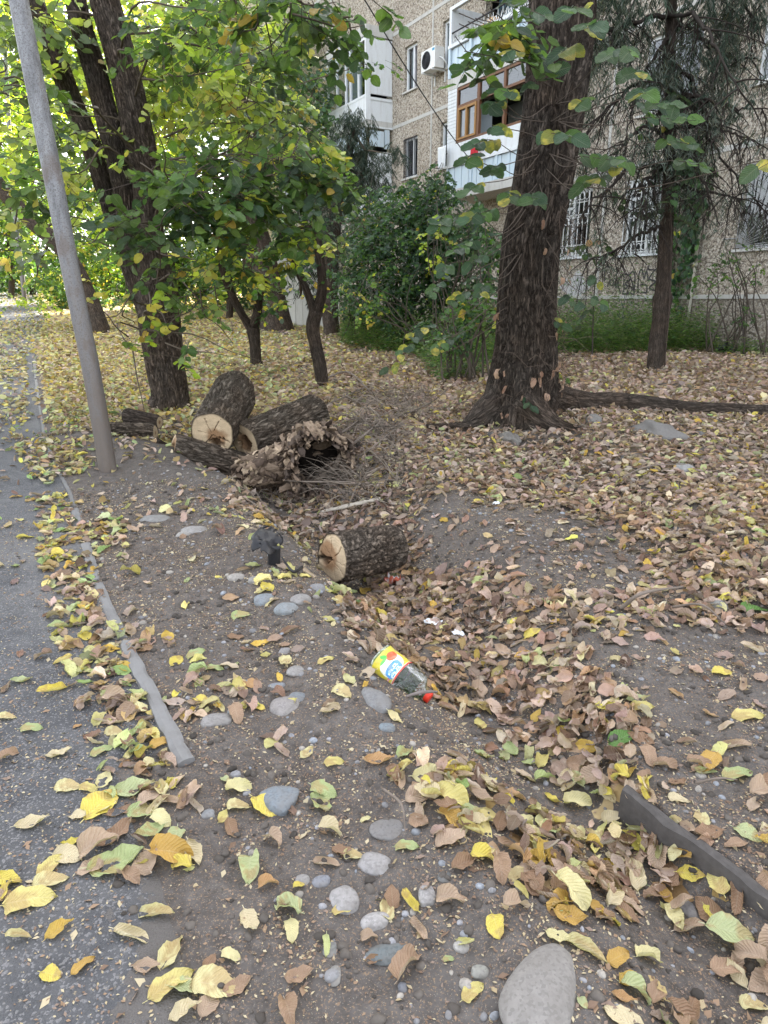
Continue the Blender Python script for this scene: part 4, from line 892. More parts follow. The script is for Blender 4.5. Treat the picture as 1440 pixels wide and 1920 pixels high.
# white glazed bay on the left
b = MB(); fbox(b, -3.05, 0, .0, 1.0, 6.95, 7.12); bay = b.build('glazed_balcony', MS['slab'], bld, False)
for z0_, z1_ in ((4.2, 4.4), (9.55, 9.85)): b = MB(); fbox(b, -3.05, 0, .0, 1.0, z0_, z1_); b.build('floor_slab', MS['slab'], bay, False)
b = MB()
for z0, z1 in ((7.12, 7.8), (4.4, 5.1)): fbox(b, -3.0, -.02, .93, 1.0, z0, z1); fbox(b, -.07, -.01, .0, .93, z0, z1)
fbox(b, -.07, -.012, .02, .93, 7.9, 9.5); fbox(b, -.07, -.012, .02, .93, 5.1, 6.2); fbox(b, -.03, .03, .86, 1.03, 7.12, 9.55)
fbox(b, -.05, .02, .05, .95, 7.72, 7.8); fbox(b, -.05, .03, .0, 1.0, 6.9, 6.95); fbox(b, -3.0, -.02, .94, 1.0, 5.1, 5.2)
b.build('white_cladding', MS['white'], bay, False)
b = MB(); boards(b, -2.9, -.1, 1.0, 6.25, 6.9, .2); fbox(b, -.05, .015, .12, .3, 6.3, 6.88); fbox(b, -.05, .012, .34, .86, 6.35, 6.82); b.build('blue_panel', MS['blue'], bay, False)
b = MB()
for t in (-3.0, -2.25, -1.55, -1.2, -.6, -.08): fbox(b, t, t+.07, .92, 1.01, 7.8, 9.5)
fbox(b, -3.0, 0, .92, 1.012, 7.8, 7.88); fbox(b, -3.0, 0, .92, 1.012, 9.42, 9.5); fbox(b, -3.0, 0, .93, 1.015, 7.42, 7.47)
for t in (-2.25, -1.55, -.8): fbox(b, t, t+.05, .93, 1.014, 7.14, 7.8)
w = b.build('glazing_frame', MS['white'], bay, False)
b = MB(); b.add([FP3(-3, .96, 7.85), FP3(0, .96, 7.85), FP3(0, .96, 9.45), FP3(-3, .96, 9.45)], np.array([(0, 1, 2, 3)])); b.build('pane', MS['glass'], w, False)
b = MB(); fbox(b, -2.2, -1.2, .5, .52, 7.2, 9.4); b.build('curtain', MS['curtain'], bay, False)
# graffiti, drain pipe, pale patch
b = MB()
def gp(x, y): return fac(1030+x*.2847, 380+y*.2847)
STR = [[(470, 600), (455, 540), (465, 490), (505, 470), (540, 500), (500, 535), (545, 560), (530, 595), (480, 600)], [(492, 480), (492, 590)], [(440, 560), (455, 520), (430, 500)], [(515, 590), (560, 600), (545, 520), (530, 480), (550, 455), (565, 480), (560, 570)],
       [(585, 595), (590, 480), (610, 440), (625, 500), (640, 450), (655, 520)], [(600, 540), (640, 545), (640, 590), (605, 590)], [(660, 410), (650, 440), (690, 445), (660, 500), (700, 520), (660, 560), (700, 580)], [(400, 540), (405, 510), (425, 515), (420, 545), (400, 540)], [(365, 520), (370, 430), (405, 425)],
       [(385, 555), (395, 520)], [(690, 450), (720, 430), (725, 480), (700, 500)], [(505, 535), (515, 555), (500, 570)]]
for k, s_ in enumerate(STR):
    Q = crom(np.array([gp(*q) for q in s_]), 26)
    d = np.gradient(Q, axis=0); d /= np.linalg.norm(d, axis=1, keepdims=True)+1e-9; nn = np.stack([-d[:, 1], d[:, 0]], 1)*(.015+.008*vn(np.stack([Q[:, 0]*9, Q[:, 1]*9, Q[:, 0]*0+k], 1)))[:, None]
    V = np.concatenate([[FP3(q[0], .006+.0004*k, q[1]) for q in Q+nn], [FP3(q[0], .006+.0004*k, q[1]) for q in Q-nn]]); m = len(Q); ii = np.arange(m-1)
    b.add(V, np.stack([ii, ii+1, ii+1+m, ii+m], 1))
b.build('graffiti', MS['spray'], bld, False)
b = MB(); an = np.linspace(0, 6.283, 24, endpoint=False); t_, z_ = fac(1078, 545); V = [FP3(t_+(.42+.12*math.sin(3*q)+.1*math.sin(7*q))*math.cos(q), .007, z_+(.4+.1*math.sin(5*q+1))*math.sin(q)) for q in an]
b.add(V, [tuple(range(24))]); b.build('pale_paint_patch', m_paint('limewash', (.5, .5, .5), (.3, .27, .24), .9, .9), bld, False)
b = MB(); tube(b, [FP3(12.63, .09, .5), FP3(12.63, .09, 2.1)], .03, 8); tube(b, [FP3(12.63, .09, 2.1), FP3(12.62, .09, 6.9)], .038, 8); tube(b, [FP3(12.63, .09, 2.05), FP3(12.63, .09, 2.14)], .05, 8)
b.build('drain_pipe', m_paint('pipe_paint', (.42, .4, .33), (.25, .2, .15), .7), bld)
# air conditioner, clothes, cable
ac = empty('air_conditioner', FP3(2.35, 0, 8.0), 'white air conditioner outdoor unit bracketed to the wall beside the upper window', 'air conditioner')
b = MB(); at0, at1 = 2.5, 3.25; fbox(b, at0, at1, .14, .46, 7.92, 8.46); b.build('casing', MS['ivory'], ac, False)
b = MB(); cc, rr = FP3(2.78, .47, 8.19), .225
for q in range(1, 9): 
    an = np.linspace(0, 6.283, 25); tube(b, [cc+EF*rr*q/8*math.cos(x_)+UZ*rr*q/8*math.sin(x_) for x_ in an], .006, 4, cap=False)
for q in range(8): an = q*np.pi/8; tube(b, [cc-EF*rr*math.cos(an)-UZ*rr*math.sin(an), cc+EF*rr*math.cos(an)+UZ*rr*math.sin(an)], .004, 4)
b.build('fan_grille', MS['iron'], ac)
b = MB(); an = np.linspace(0, 6.283, 32, endpoint=False); b.add([FP3(2.78, .463, 8.19)+EF*.225*math.cos(x_)+UZ*.225*math.sin(x_) for x_ in an], [tuple(range(32))]); b.build('fan_opening', MS['dark'], ac, False)
b = MB(); fbox(b, 3.1, 3.22, .46, .464, 8.36, 8.42); b.build('badge', m_simple('badge_blue', (.05, .3, .5)), ac, False)
b = MB()
for t in (at0+.08, at1-.12): fbox(b, t, t+.04, .0, .5, 7.87, 7.918); fbox(b, t, t+.04, .0, .04, 7.6, 7.87)
b.build('bracket', MS['whiteiron'], ac, False)
b = MB(); tube(b, [FP3(3.25, .3, 8.2), FP3(3.4, .25, 8.1), FP3(3.38, .1, 7.95), FP3(3.3, .0, 7.9)], .02, 6, res=10); b.build('hose', MS['whiteiron'], ac)
def cloth(name, u, v, w, h, off, m_, label, seed):
    t, z = fac(u, v, off); nx, nz = 14, 12; V = []
    for j in range(nz):
        for i_ in range(nx):
            a_, c_ = i_/(nx-1), j/(nz-1); V.append(FP3(t+(a_-.5)*w*(1-.12*c_*math.sin(seed)), off+.03*math.sin(a_*17+seed)*c_+.015*math.sin(a_*8), z-c_*h*(1+.12*math.sin(a_*11+seed))))
    i = np.arange(nz-1)[:, None]*nx; j = np.arange(nx-1)[None]; F = np.stack([i+j, i+j+1, i+nx+j+1, i+nx+j], -1).reshape(-1, 4)
    b = MB(); b.add(V, F); o = b.build(name, m_, loc=FP3(t, off, z)); md = o.modifiers.new('thickness', 'SOLIDIFY'); md.thickness = .006
    tag(o, label, 'laundry')
cloth('hanging_cloth', 890, 277, .34, .34, 1.12, MS['red'], 'small red cloth hung on the rail of the lower balcony', 1)
cloth('hanging_cloth', 829, 275, .42, .5, 1.15, m_simple('white_cloth', (.75, .77, .78)), 'white cloth hung on a rod beside the lower balcony', 4)
b = MB(); tube(b, [FP3(3.3, .6, 5.22), FP3(5.0, 1.14, 5.28)], .014, 6); tube(b, [FP3(3.32, 0, 5.22), FP3(3.3, .6, 5.22)], .012, 6); tag(b.build('clothes_rod', MS['iron'], loc=FP3(3.3, .6, 5.22)), 'thin dark rod holding the white cloth beside the balcony', 'rod')
A_ = PT(672, -20, 14); B_ = PT(925, 350, 21); b = MB(); pts = [A_+(B_-A_)*t-UZ*.35*math.sin(math.pi*t)*.6 for t in np.linspace(-.5, 1, 24)]; tube(b, pts, .012, 5); tag(b.build('overhead_cable', MS['cable'], loc=A_), 'single dark cable hanging in front of the facade and balconies', 'cable')
b = MB(); f0 = PT(505, 600, 23); f1 = PT(640, 600, 21.5); fd = (f1-f0); fl = np.linalg.norm(fd[:2]); fd = np.array([fd[0], fd[1], 0])/fl; fn_ = np.array([fd[1], -fd[0], 0]); 
for q in range(int(fl/.14)): box(b, f0*[1, 1, 0]+fd*q*.14+UZ*(.6), fd, fn_, UZ, .132, .02+.008*(q % 2), 2.0+.04*math.sin(q*3))
tag(b.build('board_fence', MS['slab'], loc=f0*[1, 1, 0]+UZ*.6, smooth=False), 'weathered whitish board fence behind the small dark tree trunks', 'fence')
# ================================================================ POLE
b = MB(); pb = UN(203, 884); py = pb[1]; pts = [pb-UZ*.25]+[pb]+[PT(u, v, py+dy) for u, v, dy in ((172, 700, 0), (135, 520, 0), (101, 340, .0), (68, 170, 0), (35, 0, 0), (-25, -330, 0), (-70, -600, 0))]
pr = [.068]*2+[.066, .064, .064, .064, .062, .06, .06]
tube(b, pts, pr, 28, res=60, disp=lambda T, L_, R_: -.004*(vn(np.stack([np.cos(T)*2, np.sin(T)*2, L_*3], -1), 3) > .72)); o = b.build('steel_pole', MS['pole'], loc=pb)
tag(o, 'thick leaning grey steel pole with a rusty foot standing on the berm', 'pole')
# ================================================================ LOGS
def ridged(TH, LL, RR, k=9, st=2.2, amp=.012, seed=0, o=4):
    P = np.stack([np.cos(TH)*k*.5, np.sin(TH)*k*.5, LL*st], -1); n = fbm(P, o, seed); return amp*(2*sst(0, .2, np.abs(2*n-1))-1)
def disc(mb, c, ax, X_, Y_, r, seed, style, n=110, m=36, rim=None):
    th = np.linspace(0, 2*np.pi, n, endpoint=False); rs = (np.linspace(0, 1, m))**.9
    RRn, THn = np.meshgrid(rs, th, indexing='ij'); rr = r if rim is None else rim(th); px = RRn*rr*np.cos(THn); pyy = RRn*rr*np.sin(THn)
    P = np.stack([px/r*3, pyy/r*3, px*0+seed], -1); wob = fbm(P, 3, seed)
    q = RRn+.10*(wob-.5); ring = .5+.5*np.sin(q*r*520+wob*6); 
    pale, heart, rot = np.array((.58, .45, .30)), np.array((.33, .20, .11)), np.array((.12, .07, .04))
    hx, hy, hr = style['heart']; dh = np.hypot(px/r-hx, pyy/r-hy)+.25*(wob-.5)
    mixh = sst(hr+.12, hr-.12, dh)[..., None]; c_ = pale*(1-mixh)+heart*mixh; c_ = c_*(.86+.18*ring[..., None])
    c_ = c_*(1-.55*sst(.93, .985, RRn)[..., None]); c_ = c_*(.78+.45*fbm(P*2.2, 4, seed+7)[..., None]); depth = 0*RRn
    for (a0, l0, l1, w) in style['cracks']:
        ang = np.arctan2(np.sin(THn-a0-.25*(wob-.5)), np.cos(THn-a0-.25*(wob-.5))); dd = np.abs(ang)*RRn*r; mk = sst(w, w*.3, dd)*(RRn > l0)*(RRn < l1)
        c_ = c_*(1-.85*mk[..., None]); depth = depth-mk*.03
    if style.get('hole'):
        ox, oy, orr = style['hole']; dhh = np.hypot(px/r-ox, (pyy/r-oy)*1.2)+.5*(fbm(P*2, 3, seed+3)-.5); mk = sst(orr+.08, orr-.1, dhh)
        c_ = c_*(1-mk[..., None])+rot*mk[..., None]; depth = depth-mk*style.get('hd', .06)
    saw = fbm(np.stack([px*14+pyy*6, pyy*120, px*0], -1), 2, seed); c_ = c_*(.9+.2*saw[..., None]); depth = depth+.004*(wob-.5)+.0015*saw
    V = c+px[..., None]*X_+pyy[..., None]*Y_+ax*depth[..., None]
    i = np.arange(m-1)[:, None]*n; j = np.arange(n)[None]; F = np.stack([i+j, i+n+j, i+n+(j+1) % n, i+(j+1) % n], -1).reshape(-1, 4)
    mb.add(V.reshape(-1, 3), F, c_.reshape(-1, 3))
def log(name, A, B, ra, rb, label, style, matl, seed, squash=1.0, amp=.008, strip=None, bend=.0, st=5, k=11):
    A, B = np.array(A), np.array(B); root = empty(name, (A+B)/2-UZ*min(ra, rb), label, 'log')
    LL0 = np.linalg.norm(B-A); Pm = [A+(B-A)*t+UZ*bend*math.sin(math.pi*t) for t in np.linspace(0, 1, 7)]; rr = [ra+(rb-ra)*t for t in np.linspace(0, 1, 7)]
    lob = lambda T, s: 1+.06*np.sin(2*T+seed)+.035*np.sin(3*T+seed*2+s)+.02*np.sin(7*T+seed)
    def dsp(T, L_, R_):
        e = R_*(lob(T, L_*1.5)-1)+ridged(T, L_, R_, k, st, amp, seed)*sst(0, .03, L_)*sst(LL0, LL0-.03, L_)+ridged(T, L_*0, R_, 5, 1, amp*.25, seed)
        if strip: a0, wd = strip; g_ = sst(wd, wd*.75, np.abs(np.arctan2(np.sin(T-a0), np.cos(T-a0)))+.3*(fbm(np.stack([T*0, L_*5, T*2], -1), 2, seed)-.5)); e = e*(1-g_)+g_*(R_*(lob(T, L_)-1)-.014)
        return e
    mb = MB(); Pp, T_, X_, Y_ = tube(mb, Pm, rr, 144, res=max(60, int(np.linalg.norm(B-A)/.009)), cap=False, disp=dsp); mb.build('bark', matl, root)
    for e_, sgn in ((0, -1), (-1, 1)):
        rr0 = rr[e_]; th = np.linspace(0, 2*np.pi, 144, endpoint=False)
        L0 = 0. if e_ == 0 else float(np.sum(np.linalg.norm(np.diff(Pp, axis=0), axis=1)))
        rimv = rr0+dsp(th[None], np.full((1, 144), L0), np.full((1, 144), rr0))[0]-.004
        mb = MB(); st_ = style if e_ == 0 else dict(heart=(0, 0, .3), cracks=[(1, 0, .7, .004)])
        disc(mb, Pp[e_]+T_[e_]*sgn*-.004, T_[e_]*sgn, X_[e_], Y_[e_], rr0, seed+(e_ != 0), st_, 144, 34, rim=lambda t: np.interp(t, th, rimv))
        mb.build('cut_face', MS['wood'], root)
    return root, (Pp, T_, X_, Y_)
fr = (UN(622, 1088)); yE = fr[1]+.10
log('sawn_log', PT(622, 1048, yE), PT(622, 1048, yE)+np.array([.36, .28, -.035]), .145, .132, 'short thick log with a pale cracked cut face lying alone in the ditch', dict(heart=(-.25, -.1, .62), cracks=[(3.0, 0, 1, .014), (2.5, .0, .6, .006), (.6, 0, .95, .004), (4.6, .3, 1, .003), (5.6, .2, .9, .003), (1.4, .2, 1, .003), (.1, .3, .9, .002), (3.9, .1, .7, .004)], hole=(-.62, .1, .22), hd=.03), MS['cork'], 3, amp=.010, st=16, k=14)
log('sawn_log', PT(398, 815, 6.25), PT(440, 738, 7.2), .205, .235, 'thick upright leaning log with a pale cut face on top of the log pile', dict(heart=(.15, .15, .45), cracks=[(.5, 0, .9, .006), (2.2, 0, .8, .005), (4.4, .1, .9, .003), (5.2, .2, .9, .003), (3.4, 0, .7, .003)], hole=(.2, .45, .28), hd=.10), MS['lognbark'], 11, amp=.008, strip=(2.2, .7))
log('sawn_log', PT(321, 848, 6.1), PT(462, 884, 6.35), .17, .16, 'dark log lying lowest on the left of the pile with a curved pale cut edge', dict(heart=(0, 0, .85), cracks=[(1, 0, .8, .008), (3, 0, .8, .008)], hole=(0, -.1, .75), hd=.14), MS['lognbark'], 19)
log('sawn_log', PT(458, 830, 6.5), PT(592, 776, 7.15), .20, .215, 'brown furrowed log lying to the right behind the upright log', dict(heart=(0, 0, .5), cracks=[(1, 0, .8, .006)], hole=(0, 0, .5)), MS['lognbark'], 27, amp=.013, strip=(1.4, .6))
log('log_chunk', PT(236, 780, 6.9), PT(300, 792, 6.8), .075, .06, 'small dark weathered log chunk at the foot of the triple trunk', dict(heart=(0, 0, .9), cracks=[(1, 0, .8, .008)]), MS['bark'], 35)
log('log_chunk', PT(200, 808, 6.5), PT(292, 812, 6.5), .065, .075, 'split grey bark-covered slab of wood lying left of the log pile', dict(heart=(0, 0, .9), cracks=[(1, 0, .8, .01)], hole=(0, 0, .5)), MS['lognbark'], 41, amp=.02)
log('log_chunk', PT(286, 832, 6.15), PT(318, 850, 6.25), .06, .055, 'little broken wood end poking out left of the lowest log', dict(heart=(0, 0, .9), cracks=[]), MS['bark'], 47)
# rotten stump: ragged hollow shell, gnarled roots, flaking bark
st_c = UN(560, 905); ys = st_c[1]-.3; root = empty('rotten_stump', st_c, 'rotten hollow stump with gnarled roots and flaking bark in front of the log pile', 'stump')
def shell(mb, A, B, ra, rb, thick, seed, n=120, m=70, rag=.18, col=(.2, .14, .1), a0=0, a1=6.283, amp=.05):
    A, B = np.array(A), np.array(B); L_ = np.linalg.norm(B-A); ax = (B-A)/L_; X_ = np.cross(ax, UZ); X_ /= np.linalg.norm(X_); Y_ = np.cross(X_, ax)
    th = np.linspace(a0, a1, n); s = np.linspace(0, 1, m); TH, SS = np.meshgrid(th, s)
    end = rag*(fbm(np.stack([np.cos(th)*3, np.sin(th)*3, th*0+seed], -1), 4, seed)-.5)*2
    S2 = SS*(1+end[None]/1.0); rr = ra+(rb-ra)*SS; P = np.stack([np.cos(TH)*2.6, np.sin(TH)*2.6, SS*L_*5+seed], -1); n1 = fbm(P, 5, seed)
    n2 = 2*sst(0, .25, np.abs(2*fbm(P*np.array([3, 3, .7]), 4, seed+5)-1))-1; n3 = fbm(P*4, 3, seed+8)-.5; out = rr+amp*(n1-.5)*2+.012*n2+.012*n3; inn = out-thick*(.6+.8*n1)
    W_ = []; 
    for q, r_ in ((0, out), (1, inn)): W_.append(A+ax*(S2*L_)[..., None]+X_*(r_*np.cos(TH))[..., None]+Y_*(r_*np.sin(TH))[..., None])
    V = np.concatenate([W_[0].reshape(-1, 3), W_[1].reshape(-1, 3)]); i = np.arange(m-1)[:, None]*n; j = np.arange(n-1)[None]; o_ = m*n
    F1 = np.stack([i+j, i+j+1, i+n+j+1, i+n+j], -1).reshape(-1, 4); F2 = F1[:, ::-1]+o_; j = np.arange(n-1); e = (m-1)*n
    F3 = np.stack([e+j, e+j+1, o_+e+j+1, o_+e+j], -1); F4 = np.stack([j+1, j, o_+j, o_+j+1], -1)
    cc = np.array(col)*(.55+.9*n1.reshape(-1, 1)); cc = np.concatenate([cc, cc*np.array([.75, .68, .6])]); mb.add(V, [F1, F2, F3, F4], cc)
def shards(mb, A, B, ra, rb, n, seed, lmin=.2, lmax=.5, out=.03, jit=.16, cols=None, arc=(0, 6.283), skew=0):
    r = np.random.default_rng(seed); A, B = np.array(A), np.array(B); Lg = np.linalg.norm(B-A); ax = (B-A)/Lg; X_ = np.cross(ax, UZ); X_ /= np.linalg.norm(X_); Y_ = np.cross(X_, ax)
    cols = np.array(cols if cols is not None else [(.10, .072, .055), (.16, .115, .085), (.25, .185, .135), (.07, .052, .042), (.33, .25, .18), (.13, .10, .08)])
    for k in range(n):
        th = r.uniform(*arc); rad_d = X_*math.cos(th)+Y_*math.sin(th); tan_d = -X_*math.sin(th)+Y_*math.cos(th); l = r.uniform(lmin, lmax)*Lg; s0 = r.uniform(-.06*Lg, Lg*1.08-l) if r.random() < .6 else Lg*r.uniform(.9, 1.15)-l
        w = r.uniform(.012, .045); t = r.uniform(.006, .02); rr0 = ra+(rb-ra)*(s0/Lg)+r.normal()*out*.6; rr1 = ra+(rb-ra)*((s0+l)/Lg)+r.normal()*out; d = ax+tan_d*r.normal()*jit+rad_d*(rr1-rr0)/l; d /= np.linalg.norm(d)
        base_p = A+ax*s0+rad_d*rr0; m = 9; ss = np.linspace(0, 1, m); V = []; ph = r.random(3)*9
        for q, s_ in enumerate(ss):
            tp = (1-abs(2*s_-1)**3)*.75+.25 if r.random() < .9 else .5; wv = w*tp*(1+.6*(vn(np.array([s_*6+ph[0], k, 0.]))-.5)); c_ = base_p+d*l*s_+rad_d*(.02*math.sin(s_*5+ph[1])+.03*(vn(np.array([s_*4, k*1.3, 5.]))-.5))+tan_d*.025*(vn(np.array([s_*5+ph[2], k*1., 2.]))-.5)
            for (ca, cb) in ((-1, -.6), (-.3, .9), (.35, .6), (1, -.3), (.1, -1)): V.append(c_+tan_d*wv*ca*(.8+.4*r.random())+rad_d*t*cb*(.7+.6*r.random()))
        i = np.arange(m-1)[:, None]*5; j = np.arange(5)[None]; F = np.stack([i+j, i+(j+1) % 5, i+5+(j+1) % 5, i+5+j], -1).reshape(-1, 4)
        c = cols[r.integers(0, len(cols))]*r.uniform(.75, 1.25); V = np.array(V); mb.add(V, [F, np.array([[4, 3, 2, 1, 0]]), np.array([[5*m-5, 5*m-4, 5*m-3, 5*m-2, 5*m-1]])], c*(.7+.6*fbm(V*40, 2, 3)[:, None]))
    return ax
HA, HB, LA_, LB_ = PT(585, 838, ys+.5), PT(604, 876, ys-.08), PT(535, 870, ys+.3), PT(455, 886, ys+.02)
mb = MB(); tube(mb, [HA, (HA+HB)/2, HB-(HB-HA)*.12], [.2, .225, .235], 40, col=(.035, .026, .02), res=40, cap=False, disp=lambda T, L_, R_: .05*(fbm(np.stack([np.cos(T)*2, np.sin(T)*2, L_*6], -1), 4, 2)-.5)); tube(mb, [HA+(HB-HA)*.3, HA+(HB-HA)*.32], [.2, .2], 24, col=(.02, .015, .012)); mb.build('hollow_core', MS['rot'], root)  # near-black core and plug: shade of the hollow put into the colour
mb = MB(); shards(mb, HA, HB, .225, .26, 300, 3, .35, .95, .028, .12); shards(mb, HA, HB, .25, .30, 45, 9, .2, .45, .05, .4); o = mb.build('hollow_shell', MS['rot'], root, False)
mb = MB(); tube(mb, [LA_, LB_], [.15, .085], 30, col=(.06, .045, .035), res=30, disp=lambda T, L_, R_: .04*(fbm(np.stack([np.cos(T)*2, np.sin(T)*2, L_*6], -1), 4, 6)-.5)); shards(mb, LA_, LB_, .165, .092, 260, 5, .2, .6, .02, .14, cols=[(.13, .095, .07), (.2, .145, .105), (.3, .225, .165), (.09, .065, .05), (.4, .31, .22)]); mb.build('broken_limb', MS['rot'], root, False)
mb = MB(); A_, B_ = PT(475, 882, ys+.08), PT(448, 886, ys-.0); ax = (B_-A_)/np.linalg.norm(B_-A_); X_ = np.cross(ax, UZ); X_ /= np.linalg.norm(X_); Y_ = np.cross(X_, ax)
disc(mb, PT(462, 884, ys+.0), ax, X_, Y_, .10, 5, dict(heart=(.1, .1, .3), cracks=[(1, 0, .9, .008), (3, 0, .9, .006), (4.6, 0, .9, .006)], hole=(-.4, .3, .2)), rim=lambda t: .095+.022*np.sin(3*t)+.016*np.sin(7*t+1)); mb.build('broken_face', MS['wood'], root)
r = np.random.default_rng(31)
for q, (pp, ra, rb, c) in enumerate([([(640, 852), (625, 880), (598, 895), (580, 915)], .022, .012, (.30, .24, .19)), ([(655, 860), (650, 900), (615, 925), (590, 930)], .055, .03, (.16, .12, .09)), ([(660, 830), (630, 822), (600, 835), (570, 828)], .05, .03, (.24, .18, .13)),
        ([(520, 905), (545, 915), (580, 928), (600, 940)], .045, .02, (.15, .11, .08)), ([(510, 850), (545, 822), (580, 818), (610, 828)], .055, .04, (.22, .16, .12)), ([(610, 820), (640, 838), (668, 870), (660, 905)], .04, .02, (.14, .11, .08)), ([(490, 900), (520, 885), (555, 882), (585, 900)], .05, .03, (.26, .18, .12))]):
    if q in (4, 5, 6): continue
    mb = MB(); dy = [.1, .0, -.05, .0]; pts = [PT(u, v, ys+.12+.25*(v < 850)+dy[k]) for k, (u, v) in enumerate(pp)]
    tube(mb, pts, np.linspace(ra, rb, 4), 40, col=np.array(c)*.8, res=90, disp=lambda T, L_, R_: ridged(T, L_, R_, 7, 9, R_*.18, 60+q)+R_*.7*(fbm(np.stack([np.cos(T)*1.5, np.sin(T)*1.5+q, L_*11], -1), 4, q)-.5)); mb.build('root', MS['rot'], root)
for q in range(60):
    u = r.uniform(500, 655); v = 815+((u-590)/60)**2*12+abs(r.normal())*14; 
    if q > 48: u, v = r.uniform(455, 560), r.uniform(862, 915)
    P = PT(u, v, ys+.12+.55*max(0, (885-v)/80)+r.normal()*.03); T_ = leaf_t(5, 8, .6, curl=r.normal(), roll=.8+r.random(), fold=.2, twist=r.normal(), wav=.11, seed=q, stem=False); s = r.uniform(.05, .10)
    mb = MB() if q == 0 else mb; inst(mb, (T_[0], T_[1]), P[None], rot_random(1, r, 1.1), [s], np.array([[(.3, .23, .17), (.14, .1, .075), (.38, .29, .22), (.2, .15, .11)][q % 4]]))
o = mb.build('bark_flakes', MS['rot'], root); md = o.modifiers.new('thickness', 'SOLIDIFY'); md.thickness = .006
mb = MB()
for q in range(120):
    u, v = r.uniform(630, 680), r.uniform(830, 930); P = PT(u, v, ys+.1+.5*max(0, (900-v)/90)); d = r.normal(size=3)*[.1, .08, .06]-[0, .03, .05]; pts = [P, P+d*.5+r.normal(size=3)*.015, P+d]
    tube(mb, pts, [.003, .002, .001], 3, col=(.11, .085, .07), cap=False)
mb.build('root_hairs', MS['twig'], root)
# plank, sticks, brush beside the stump
a_, b_ = UN(596, 966), UN(714, 944); mb = MB(); dv = b_-a_; tube(mb, [a_+UZ*.02, (a_+b_)/2+UZ*.03, b_+UZ*.04], [.02, .024, .016], 10, col=(.5, .45, .38), res=40, squash=.6, disp=lambda T, L_, R_: ridged(T, L_, R_, 4, 8, .005, 5)); tag(mb.build('weathered_stick', MS['rot'], loc=a_), 'pale weathered flat stick lying on leaves behind the lone sawn log', 'stick')
mb = MB(); p_ = [UN(u, v, z) for u, v, z in ((762, 1306, .075), (785, 1299, .12), (805, 1297, .12), (820, 1297, .1))]; tube(mb, p_, [.0045, .006, .0055, .003], 8, col=(.2, .17, .16), res=24); tag(mb.build('twig', MS['twig'], loc=p_[0]), 'curved grey twig lying across the neck of the plastic bottle', 'twig')
SK = [((640, 850), (700, 805), (758, 760), .014, 'longest pale branch sticking out right of the rotten stump'), ((600, 832), (660, 800), (712, 745), .010, 'thin branch rising behind the rotten stump toward the small bent tree'), ((655, 870), (700, 840), (745, 800), .009, 'thin branch lying right of the rotten stump below the longest branch'),
      ((610, 760), (670, 735), (735, 700), .010, 'grey branch on the mound behind the brown furrowed log'), ((468, 858), (500, 868), (545, 862), .009, 'short stick wedged between the lowest log and the rotten stump'), ((1262, 1138), (1310, 1142), (1360, 1170), .006, 'thin twig near the dark green leaf at the right edge'),
      ((1305, 1468), (1340, 1470), (1382, 1462), .004, 'thin pale stem on bare soil right of the concrete edging'), ((720, 1480), (745, 1520), (760, 1560), .004, 'thin stem on the berm beside the large leaf heap'), ((1165, 1140), (1200, 1120), (1280, 1100), .01, 'brown stick in the leaves right of the bare soil'), ((600, 715), (650, 700), (700, 740), .018, 'dark fallen branch at the foot of the small bent tree'),
      ((566, 1064), (548, 1054), (528, 1044), .010, 'black strip lying between the black plastic bracket and the lone log'), ((1150, 905), (1210, 880), (1290, 870), .006, 'thin twig on the leaves below the long surface root')]
for q, (a_, m_, b_, rr_, lab) in enumerate(SK):
    pts = [UN(*a_, .02), UN(*m_, .06+.02*(q % 3)), UN(*b_, .04)]; mb = MB(); blk = 'black' in lab; mid = pts[1]+np.array([.01, 0, .02])*(not blk)-UZ*.05*blk
    tube(mb, [pts[0], mid, pts[2]], [rr_, rr_*.8, rr_*.4], 8, col=(.03, .03, .03) if blk else (.2, .165, .14), res=40, disp=lambda T, L_, R_: R_*.3*(fbm(np.stack([T, L_*14, T*0+q], -1), 3, q)-.5))
    if not blk and q < 5:
        for e in range(5):
            t = .3+.15*e; Pq = crom(np.array(pts), 20)[int(t*19)]; tube(mb, [Pq, Pq+r.normal(size=3)*.05+UZ*.04, Pq+r.normal(size=3)*.12+UZ*.08], [rr_*.35, rr_*.25, .001], 5, col=(.19, .155, .13), res=10)
    tag(mb.build('plastic_strip' if blk else 'stick', MS['plastic'] if blk else MS['twig'], loc=pts[0]), lab, 'strip' if blk else 'stick')
mb = MB()
for q in range(2300):
    u, v = r.uniform(640, 790), r.uniform(735, 915); u -= .35*(v-800)
    if fbm(np.array([u/45, v/30, 1.]), 2, 3) < .45: continue
    if q % 6 == 0: u, v = r.uniform(480, 760), r.uniform(905, 955)
    P = UN(u, v); a = r.random()*6.28; l = r.uniform(.06, .42)*(1.7 if q % 17 == 0 else 1); d = np.array([math.cos(a), math.sin(a), r.normal()*.14])*l; pts = [P+UZ*r.uniform(0, .03), P+d*.5+UZ*r.uniform(.01, .11)+r.normal(size=3)*.03, P+d+UZ*r.uniform(0, .12)]
    k_ = r.uniform(.0015, .005)*(2 if q % 17 == 0 else 1); tube(mb, pts, [k_, k_*.7, k_*.3], 4, res=6, col=np.array((.27, .225, .185))*r.uniform(.3, 1.2), cap=False)
tag(mb.build('brushwood', MS['twig']), 'tangle of dry twigs and stems heaped right of the rotten stump', 'twigs', kind='stuff')
